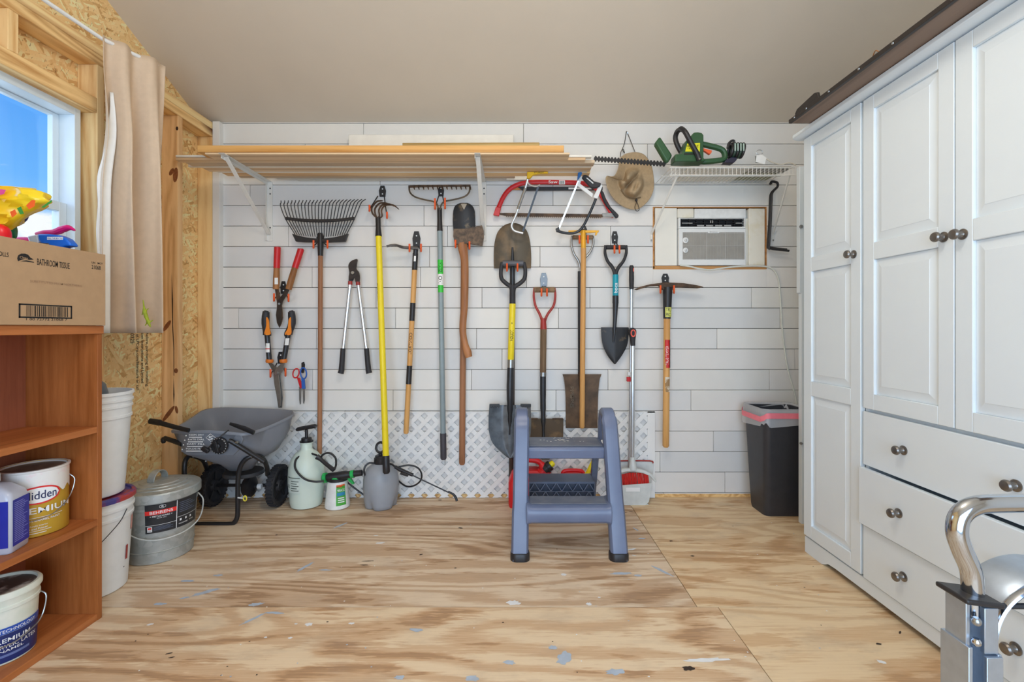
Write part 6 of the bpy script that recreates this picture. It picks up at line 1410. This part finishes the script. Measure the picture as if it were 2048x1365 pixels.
# ---------------------------------------------------------------- cans on the shelves
def wrapcan(t, c, r, z0, z1, name, m, lid=None, rimr=.004, n=44):
    b = G().lathe([(r-.004, z0), (r, z0+.003), (r, z1-.006), (r+rimr, z1-.004), (r+rimr, z1), (r-.004, z1+.001), (r-.006, z1-.008), (.005, z1-.010)], (c[0], c[1], 0), n).build(name, m, t, ang=40); return b
cx_, cy_, cr_ = -1.712, 1.690, .092; zS = .381
t = thing('paint_can', 'gold-labelled paint can with white drips on the middle shelf', 'paint can', (cx_, cy_, zS))
b = wrapcan(t, (cx_, cy_), cr_, zS, .610, 'can_body', mat('gold_label', (184, 146, 46), .38, .15, .06, 10), n=56)
G().lathe([(cr_+.0003, .602), (cr_+.0048, .6055), (cr_+.0048, .6108), (cr_-.003, .6118), (cr_-.007, .604)], (cx_, cy_, 0), 56, cap0=False, cap1=False).build('rim', mat('white_dried_paint', (218, 216, 212), .5, 0, 0, 25, rgb2=(222, 190, 196), thr=(.55, .75)), t, ang=60)
f = cyl(cx_, cy_, cr_, off=.0008); f2 = cyl(cx_, cy_, cr_, off=.0014); f3 = cyl(cx_, cy_, cr_, off=.002)
g = G(); N = 60
for i in range(N):
    a0, a1 = -80+260*i/N, -80+260*(i+1)/N; lo = lambda a: .545+.012*math.sin(a*.09)+.010*math.sin(a*.23+1)-.028*max(0, math.sin((a-30)*.035))
    b0 = len(g.v); g.v += [f(a0, lo(a0)), f(a1, lo(a1)), f(a1, .603), f(a0, .603)]; g.f.append((b0, b0+1, b0+2, b0+3)); g.m.append(0)
g.build('paint_drips', mat('white_dried_paint', (218, 216, 212), .5, 0, 0, 25, rgb2=(222, 190, 196), thr=(.55, .75)), t, ang=180, label='dried white paint drips')
G().lathe([(cr_-.008, .6035), (cr_-.02, .599), (.02, .599), (.005, .6005)], (cx_, cy_, 0), 36).build('lid', mat('smeared_grey_lid', (92, 88, 86), .45, .3, 0, 14, rgb2=(140, 132, 122)), t)
def ell(ff, a, z, ra, rz, n=28): return [ff(a+ra*math.cos(2*math.pi*i/n), z+rz*math.sin(2*math.pi*i/n)) for i in range(n)]
g = G(); ac = 53
for k, (ra, rz, ff) in enumerate(((38, .031, f2), (34, .0255, f3))):
    e = ell(ff, ac, .525, ra, rz); ctr = ff(ac, .525); b0 = len(g.v); g.v += e
    cols = 8
    # ellipse split in vertical strips so that it follows the round body
    S = 16
    b0 = len(g.v)
    for i in range(S+1):
        u = -1+2*i/S; h = rz*math.sqrt(max(0, 1-u*u)); g.v += [ff(ac+ra*u, .525-h), ff(ac+ra*u, .525+h)]
    for i in range(S): g.f.append((b0+2*i, b0+2*i+2, b0+2*i+3, b0+2*i+1)); g.m.append(k)
f4 = cyl(cx_, cy_, cr_, off=.0026)
g.text('Glidden', f4, ac-29, ac+29, .512, .540, 2); g.text('PREMIUM', f3, ac-44, ac+62, .463, .484, 1); g.text('INTERIOR ENAMEL PAINT', f3, ac-36, ac+36, .436, .443, 1); g.patch(f2, ac-36, ac+42, .448, .4495, 12, 1, 1)
g.text('100% Acrylic Interior', f3, ac-24, ac+14, .418, .424, 1); g.text('Paint and Primer', f3, ac-24, ac+14, .409, .415, 1); g.patch(f2, ac-24, ac+20, .403, .4045, 10, 1, 1); g.patch(f2, ac-20, ac+12, .395, .397, 10, 1, 1)
g.build('label_print', [mat('label_red', (206, 44, 44), .45), m_winka, mat('label_navy', (30, 40, 84), .5)], t, ang=180)
p0 = f(128, .565); p1 = f(-52, .56)
G().tube(cr([p0, p0+V((.016, .004, -.022)), p0+V((.016, -.012, -.07)), f(92, .470)+V((.010, -.006, 0)), f(68, .450)+V((.010, -.010, 0)), f(30, .445)+V((.004, -.010, 0)), f(-20, .48)+V((-.004, -.010, 0)), p1], 6), .0018, 6).build('wire_handle', m_steel, t)
# mineral spirits jug
t = thing('solvent_jug', 'clear plastic solvent jug with a blue and white label on the middle shelf', 'jug', (-1.71, 1.545, zS))
ca, sa = math.cos(.30), math.sin(.30); jc = V((-1.690, 1.528, 0))
def jl(x, y, z): return V((jc.x+x*ca-y*sa, jc.y+x*sa+y*ca, z))
def jr(hx, hy, z, r): return [jl(p.x, p.y, z) for p in rr(-hx, hx, -hy, hy, 0, r, 5)]
g = G(); g.loft([jr(.076, .042, zS, .012), jr(.080, .046, zS+.006, .014), jr(.080, .046, .550, .014), jr(.074, .042, .570, .016), jr(.045, .034, .592, .018), jr(.020, .020, .600, .018), jr(.020, .020, .607, .018)])
mj = mat('milky_clear_plastic', (202, 206, 220), .2, 0, .02, trans=.25); g.build('jug_body', mj, t, ang=50)
G().lathe([(.024, .604), (.024, .628), (.021, .631)], jl(0, 0, 0), 24).build('cap', m_label, t)
g = G(); fr_ = lambda u, v: jl(-.076+u*.146, -.0466, .402+v*.148); fr2 = lambda u, v: jl(-.076+u*.146, -.0470, .402+v*.148); sd = lambda u, v: jl(.0806, -.038+u*.076, .402+v*.148); sd2 = lambda u, v: jl(.0810, -.038+u*.076, .402+v*.148)
fr3 = lambda u, v: jl(-.076+u*.146, -.0474, .402+v*.148)
g.patch(fr_, 0, 1.02, 0, 1, 1, 1, 0); g.patch(fr2, 0, .86, 0, .74, 1, 1, 1); g.patch(fr3, 0, .86, .22, .34, 1, 1, 2); g.patch(fr3, 0, .86, .735, .75, 1, 1, 2)
g.text('MINERAL', fr3, .25, .78, .52, .60, 3); g.text('SPIRITS', fr3, .25, .78, .42, .50, 3); g.text('FOR PAINT JOBS', fr3, .25, .80, .36, .395, 3); g.text('1 GAL', fr2, .2, .5, .86, .91, 1)
for i in range(4): g.patch(fr3, .1, .76-.06*(i % 2), .04+i*.04, .052+i*.04, 1, 1, 4)
g.patch(sd, 0, 1, 0, 1, 1, 1, 0)
rnd = random.Random(8)
for i in range(22): g.patch(sd2, .08, .6+.32*rnd.random(), .08+i*.04, .094+i*.04, 1, 1, 4)
g.build('label', [mat('label_blue', (34, 44, 150), .4), m_label, mat('label_yellow', (232, 184, 40), .5), mat('label_navy2', (34, 40, 110), .5), mat('label_pale_blue', (130, 136, 210), .5)], t, ang=180)
# blue primer pail
bx, by, br = -1.694, 1.562, .094; zB = .0255
t = thing('paint_pail', 'dripped white paint pail with a dark blue label on the bottom shelf', 'paint pail', (bx, by, zB))
rz = lambda z: br-.010*(1-(z-zB)/.22)
G().lathe([(rz(zB)-.004, zB), (rz(zB), zB+.004), (rz(.20), .20), (rz(.2)+.004, .202), (rz(.2)+.004, .212), (rz(.22), .214), (rz(.22)+.004, .235), (rz(.22)+.008, .237), (rz(.22)+.008, .250), (rz(.22)+.003, .256), (rz(.22)-.004, .256), (rz(.22)-.006, .246)], (bx, by, 0), 48, cap1=False).build('pail_body', mat('cream_splashed_plastic', (214, 214, 200), .45, 0, 0, 18, rgb2=(200, 206, 190)), t, ang=40)
G().lathe([(rz(.22)-.0055, .247), (rz(.22)-.012, .240), (.05, .240), (.045, .246), (.005, .247)], (bx, by, 0), 40).build('lid', mat('brown_streaked_lid', (74, 64, 58), .5, 0, 0, 10, rgb2=(190, 186, 178), thr=(.5, .62)), t)
f = cyl(bx, by, rz, off=.0012); f2 = cyl(bx, by, rz, off=.0022); g = G()
g.patch(f, -70, 130, .034, .125, 24, 2, 0); g.patch(f, -70, 130, .126, .146, 24, 1, 1)
g.text('AIR PURIFYING TECHNOLOGY', f2, -20, 108, .130, .140, 2); g.text('ULTRA PREMIUM', f2, -20, 96, .098, .112, 2); g.text('INTERIOR ACRYLIC LATEX', f2, -20, 112, .080, .092, 2); g.text('EGGSHELL ENAMEL', f2, -20, 84, .068, .076, 2); g.patch(f2, 40, 96, .052, .060, 10, 1, 3); g.text('3.78 L', f2, 0, 40, .042, .050, 2)
g.build('label', [mat('label_deep_blue', (26, 42, 98), .4), mat('label_mid_blue', (36, 76, 160), .4), m_winka, mat('label_grey_blue', (96, 110, 156), .5)], t, ang=180)
p0, p1 = f(130, .205), f(-50, .20)
G().tube(cr([p0, p0+V((.020, .002, -.02)), p0+V((.020, -.014, -.08)), f(90, .108)+V((.012, -.006, 0)), f(62, .094)+V((.010, -.010, 0)), f(20, .09)+V((.002, -.010, 0)), f(-25, .12)+V((-.006, -.008, 0)), p1], 6), .0022, 6).build('wire_handle', m_steel, t)

# ---------------------------------------------------------------- white buckets
m_bk = mat('white_bucket_plastic', (222, 225, 226), .4, 0, .02)
bx, by = -1.795, 2.000
t = thing('bucket', 'white lidded bucket with a wire handle standing on the floor beside the bookcase', 'bucket', (bx, by, 0), 'white buckets')
rz = lambda z: .130+.020*z/.40
G().lathe([(.122, 0), (.128, .004), (rz(.30), .30), (rz(.3)+.005, .302), (rz(.3)+.005, .312), (rz(.33), .314), (rz(.33)+.001, .338), (rz(.33)+.006, .340), (rz(.33)+.006, .350), (rz(.36), .352), (rz(.36), .372), (rz(.36)+.006, .374), (rz(.36)+.006, .386)], (bx, by, 0), 48).build('bucket_body', m_bk, t, ang=40)
G().lathe([(rz(.36)+.010, .378), (rz(.36)+.010, .392), (rz(.36)+.004, .399), (.142, .399), (.138, .392), (.02, .392)], (bx, by, 0), 48).build('lid_ring', mat('red_blue_lid', (66, 62, 132), .45, 0, 0, 7, rgb2=(166, 56, 52), thr=(.52, .6)), t, ang=40)
f = cyl(bx, by, rz, off=.004); g = G()
ww = [f(95, .335), f(78, .33)+V((.012, 0, -.03)), f(62, .255)+V((.012, -.006, 0)), f(48, .215)+V((.006, -.008, 0)), f(28, .172)+V((.002, -.004, 0)), f(20, .165), f(17, .158)]
G().tube(cr(ww, 5), .0018, 6).build('wire_handle', m_bsteel, t)
f2 = cyl(bx, by, rz, off=.0012); q = G(); q.patch(f2, 100, 106, .115, .175, 3); q.build('red_mark', m_red2, t, label='dark red label strip'); q = G(); q.patch(f2, 96, 98, .085, .09, 1); q.build('ink_mark', m_ink, t); q = G(); q.patch(f2, 112, 124, .23, .29, 4); q.build('pink_label', mat('pinkish_label', (212, 160, 150), .5), t)
t = thing('bucket', 'white open bucket stacked on top of the lidded bucket', 'bucket', (bx, by, .40), 'white buckets')
rz2 = lambda z: .120+.026*(z-.40)/.43
G().lathe([(.112, .3995), (.118, .404), (rz2(.72), .72), (rz2(.72)+.005, .722), (rz2(.72)+.005, .732), (rz2(.75), .734), (rz2(.76), .764), (rz2(.76)+.005, .766), (rz2(.76)+.005, .774), (rz2(.78), .776), (rz2(.79), .790), (rz2(.79)+.005, .792), (rz2(.79)+.005, .800), (rz2(.80), .802), (rz2(.82), .818), (rz2(.82)+.006, .820), (rz2(.83)+.005, .832), (rz2(.83)-.002, .832), (rz2(.80)-.006, .79), (rz2(.45)-.006, .42), (.02, .418)], (bx, by, 0), 48).build('bucket_body', m_bk, t, ang=40)
o = G(); R = []
for i in range(9):
    k = i/8; z = .70+.185*k; r = .105*(1-.25*k*k) if k < .9 else .05
    R.append([V((bx-.02+r*math.cos(a)*(1-.1*k), by-.01+r*.9*math.sin(a), z+.018*math.cos(a-2.4)*k)) for a in [2*math.pi*j/24 for j in range(24)]])
tag(o.loft(R).build('plastic_scoop', mat('slate_grey_plastic', (84, 92, 98), .35), ang=50), 'slate grey domed plastic object sitting in the open white bucket', 'scoop')

# ---------------------------------------------------------------- galvanised bin
m_galv, n, l, b = nt('galvanised_steel')
vo = n.new('ShaderNodeTexVoronoi'); vo.inputs['Scale'].default_value = 45; l.new(coords(n, l, (1, 1, 1)), vo.inputs['Vector'])
l.new(ramp(n, l, vo.outputs['Color'], [(0, col((158, 164, 162), 1.1)), (1, col((186, 190, 188), 1.1))]), b.inputs['Base Color']); b.inputs['Metallic'].default_value = .5; b.inputs['Roughness'].default_value = .42
gx, gy = -1.740, 2.330
t = thing('galvanised_bin', 'small galvanised metal bin with a lid and black label beside the white buckets', 'bin', (gx, gy, 0))
rg = lambda z: .135+.020*z/.32
G().lathe([(.130, 0), (.136, .003), (.136, .010), (rg(.05), .052), (rg(.05)+.003, .055), (rg(.05), .058), (rg(.06), .07), (rg(.25), .25), (rg(.25)+.003, .253), (rg(.25)+.003, .262), (rg(.26), .265), (rg(.28), .282), (rg(.28)+.003, .285), (rg(.28)+.003, .292), (rg(.3), .295), (rg(.32), .32)], (gx, gy, 0), 56).build('bin_body', m_galv, t, ang=40)
ld = G().lathe([(.166, .290), (.169, .292), (.169, .326), (.165, .332), (.160, .333), (.135, .338), (.132, .342), (.110, .345), (.107, .349), (.085, .352), (.082, .355), (.05, .358), (.004, .360)], (gx, gy, 0), 56).build('lid', m_galv, t, ang=25)
hx = gx-.012
g = G(); R = []
for i in range(13):
    a = math.pi*i/12; y = gy-.045*math.cos(a); z = .356+.045*math.sin(a)
    R.append([V((hx-.017, y, z)), V((hx+.017, y, z)), V((hx+.017, y-.003*math.cos(a), z+.004)), V((hx-.017, y-.003*math.cos(a), z+.004))])
g.loft(R); g.build('lid_handle', m_galv, ld, bev=.001)
f = cyl(gx, gy, rg, off=.0035); f2 = cyl(gx, gy, rg, off=.0042); f3 = cyl(gx, gy, rg, off=.0048); g = G()
A0, A1, AM = 15, 106, 61
g.patch(f, A0, A1, .150, .284, 24, 1, 0); g.patch(f2, A0, AM, .236, .256, 12, 1, 1)
g.patch(f2, AM-.4, AM+.6, .150, .284, 1, 1, 2); g.patch(f2, A0, AM, .186, .1875, 10, 1, 2); g.patch(f2, AM, A1, .200, .2015, 10, 1, 2)
g.text('BEHRENS', f3, 22, 55, .239, .253, 2); g.text('= METALWARE =', f3, 22, 54, .225, .232, 2); g.text('SINCE 1911', f3, 32, 45, .217, .221, 2)
g.patch(f2, 18, 25, .157, .181, 2, 1, 2); g.text('USA', f3, 19, 24, .160, .166, 3); g.patch(f3, 19, 24, .169, .178, 2, 1, 1)
for i in range(4): g.patch(f2, 27, 56-4*(i % 2), .163+i*.005, .1645+i*.005, 6, 1, 4)
for i in range(6): g.patch(f2, 65, 98-6*(i % 3), .222+i*.009, .2245+i*.009, 6, 1, 4)
for a in (68, 78, 88):
    for i in range(4): pass
    g.patch(f2, a-1.6, a+1.6, .180, .190, 2, 1, 2)
g.text('GALVANISED', f2, 65, 82, .164, .170, 2); g.text('STEEL', f2, 86, 96, .166, .171, 2)
S = 12; pts = [f3(40+5*math.cos(2*math.pi*i/6+.5), .272+.008*math.sin(2*math.pi*i/6+.5)) for i in range(6)]
for i in range(6): g.tube([pts[i], pts[(i+1) % 6]], .0008, 4, 2)
g.text('B', f3, 38.5, 41.5, .268, .276, 2)
g.build('label', [mat('black_label', (36, 38, 42), .4), mat('label_scarlet', (214, 44, 40), .4), m_winka, m_ink, mat('label_slate_print', (96, 106, 128), .5)], t, ang=180)
pa, pb = f(-45, .262), f(128, .262)
G().tube(cr([pa, pa+V((-.012, -.012, -.03)), f(-18, .175)+V((-.004, -.014, 0)), f(8, .138)+V((.004, -.018, 0)), f(37, .122)+V((.012, -.018, 0)), f(70, .130)+V((.024, -.012, 0)), f(98, .165)+V((.034, -.004, 0)), pb+V((.026, .0, -.04)), pb], 6), .0031, 8).build('wire_handle', mat('zinc_wire', (188, 192, 190), .4, .3), t)

# ================================================================ curtain, rod, lizard
tag(G().tube([V((-1.86, -.6, 2.398)), V((-1.86, 1.9, 2.398)), V((-1.842, 2.12, 2.392)), V((-1.757, 2.335, 2.392))], .0085, 10).build('curtain_rod', m_wht), 'white curtain rod running along the timbers over the window', 'curtain rod')
for y in (.2, .9): G().tube([V((-1.86, y, 2.390)), V((-1.90, y, 2.386)), V((-1.944, y, 2.38))], .005, 8).build('rod_bracket', m_wht, None)
for o in [o for o in bpy.data.objects if o.name.startswith('rod_bracket')]:
    o.parent = bpy.data.objects['curtain_rod']; o.location = o.location-bpy.data.objects['curtain_rod'].location
m_cur = mat('beige_curtain_cloth', (198, 176, 152), .85, 0, .03, 40); m_lin = mat('white_curtain_lining', (226, 226, 224), .8, 0, .02)
t = thing('curtain', 'beige lined curtain drawn to the end of the rod beside the window', 'curtain', (-1.79, 2.24, 1.08))
A_, B_ = V((-1.842, 2.115, 0)), V((-1.742, 2.368, 0)); U = (B_-A_); Ln = U.length; U.normalize(); Nn = V((U.y, -U.x, 0))      # Nn points into the room
NU, NZ = 70, 40; rows = []
for i in range(NZ+1):
    k = i/NZ; z = 2.405-(2.405-1.078)*k
    row = []
    for j in range(NU+1):
        u = j/NU
        amp = .016+.038*min(1, k*2.2)
        ph = u*2*math.pi*2.35+math.pi+.5*math.sin(k*2.6+u*3)*min(1, u*3)
        d = amp*math.sin(ph)+.014*math.sin(ph*2+1.3+k*2)*min(1, k*3)
        du = -.05*u*(0)+.012*math.cos(ph)*min(1, k*2)
        lead = 0.020*math.exp(-((k-.30)/.13)**2)*(1-u)**2*-1.0                    # the leading edge swings off the window in the upper part
        s = u*Ln+du-lead+(1-u)**2*(.010*k)
        p = A_+U*s+Nn*(d+.012)
        row.append(V((p.x, p.y, z+(.004*math.sin(u*9) if i == 0 else 0))))
    rows.append(row)
g = G(); b0 = len(g.v)
for r in rows: g.v += r
for i in range(NZ):
    for j in range(NU): q = i*(NU+1)+j; g.f.append((q, q+1, q+NU+2, q+NU+1)); g.m.append(0)
o = g.build('curtain_cloth', m_cur, t, ang=180, fix=False); s = o.modifiers.new('cloth', 'SOLIDIFY'); s.thickness = .002; s.offset = 0
g = G()
for i in range(7, NZ+1):
    k = i/NZ; sw = .034*min(1, max(0, (k-.16)/.30))**.8
    for j in range(7):
        u = j/6; base = rows[i][0]
        g.v.append(base+V((-.006-.012*u, -.010, 0))+U*(.054-u*min(1, sw/.034)*.042)+Nn*(-.020+.006*math.sin(i*.9)*u))
for i in range(NZ-7):
    for j in range(6): q = i*7+j; g.f.append((q, q+1, q+8, q+7)); g.m.append(0)
o = g.build('lining', m_lin, t, ang=180, fix=False, label='white curtain lining'); s = o.modifiers.new('cloth', 'SOLIDIFY'); s.thickness = .002; s.offset = 0

# green lizard clinging to the curtain, head down
me = bpy.data.meshes.new('lizard'); bm = bmesh.new()
lz = lambda x, y, o=0: P(x, y, 2.20-o)
sp = [(286, 600), (287.5, 612), (289, 622), (291, 630), (294, 638), (296.5, 644), (298.5, 649), (301, 655)]
rd = [.0018, .0035, .0065, .0085, .0080, .0055, .0062, .0022]
LZO = P(294, 638, 2.20)
vs = [bm.verts.new(lz(*p)-LZO) for p in sp]
for a, b in zip(vs, vs[1:]): bm.edges.new((a, b))
legs = [(5, [(303, 643), (306, 640)]), (5, [(292, 649), (290, 652)]), (2, [(294, 620), (297, 617)]), (2, [(285, 627), (284, 631)])]
R_ = list(rd); allv = list(vs)
for root, pts in legs:
    prev = vs[root]
    for q in pts:
        v = bm.verts.new(lz(q[0], q[1], -.004)-LZO); bm.edges.new((prev, v)); prev = v; allv.append(v); R_.append(.0022)
bm.to_mesh(me); bm.free()
o = bpy.data.objects.new('lizard', me); COL.objects.link(o); o.location = LZO
md = o.modifiers.new('skin', 'SKIN'); sk = me.skin_vertices[0].data
for i, r in enumerate(R_): sk[i].radius = (r, r)
sk[3].use_root = True
o.modifiers.new('smooth', 'SUBSURF').levels = 2; o.modifiers['smooth'].render_levels = 2
me.materials.append(mat('lizard_green', (150, 164, 34), .5, 0, .15, 60)); tag(o, 'small green lizard clinging head down near the curtain hem', 'lizard')
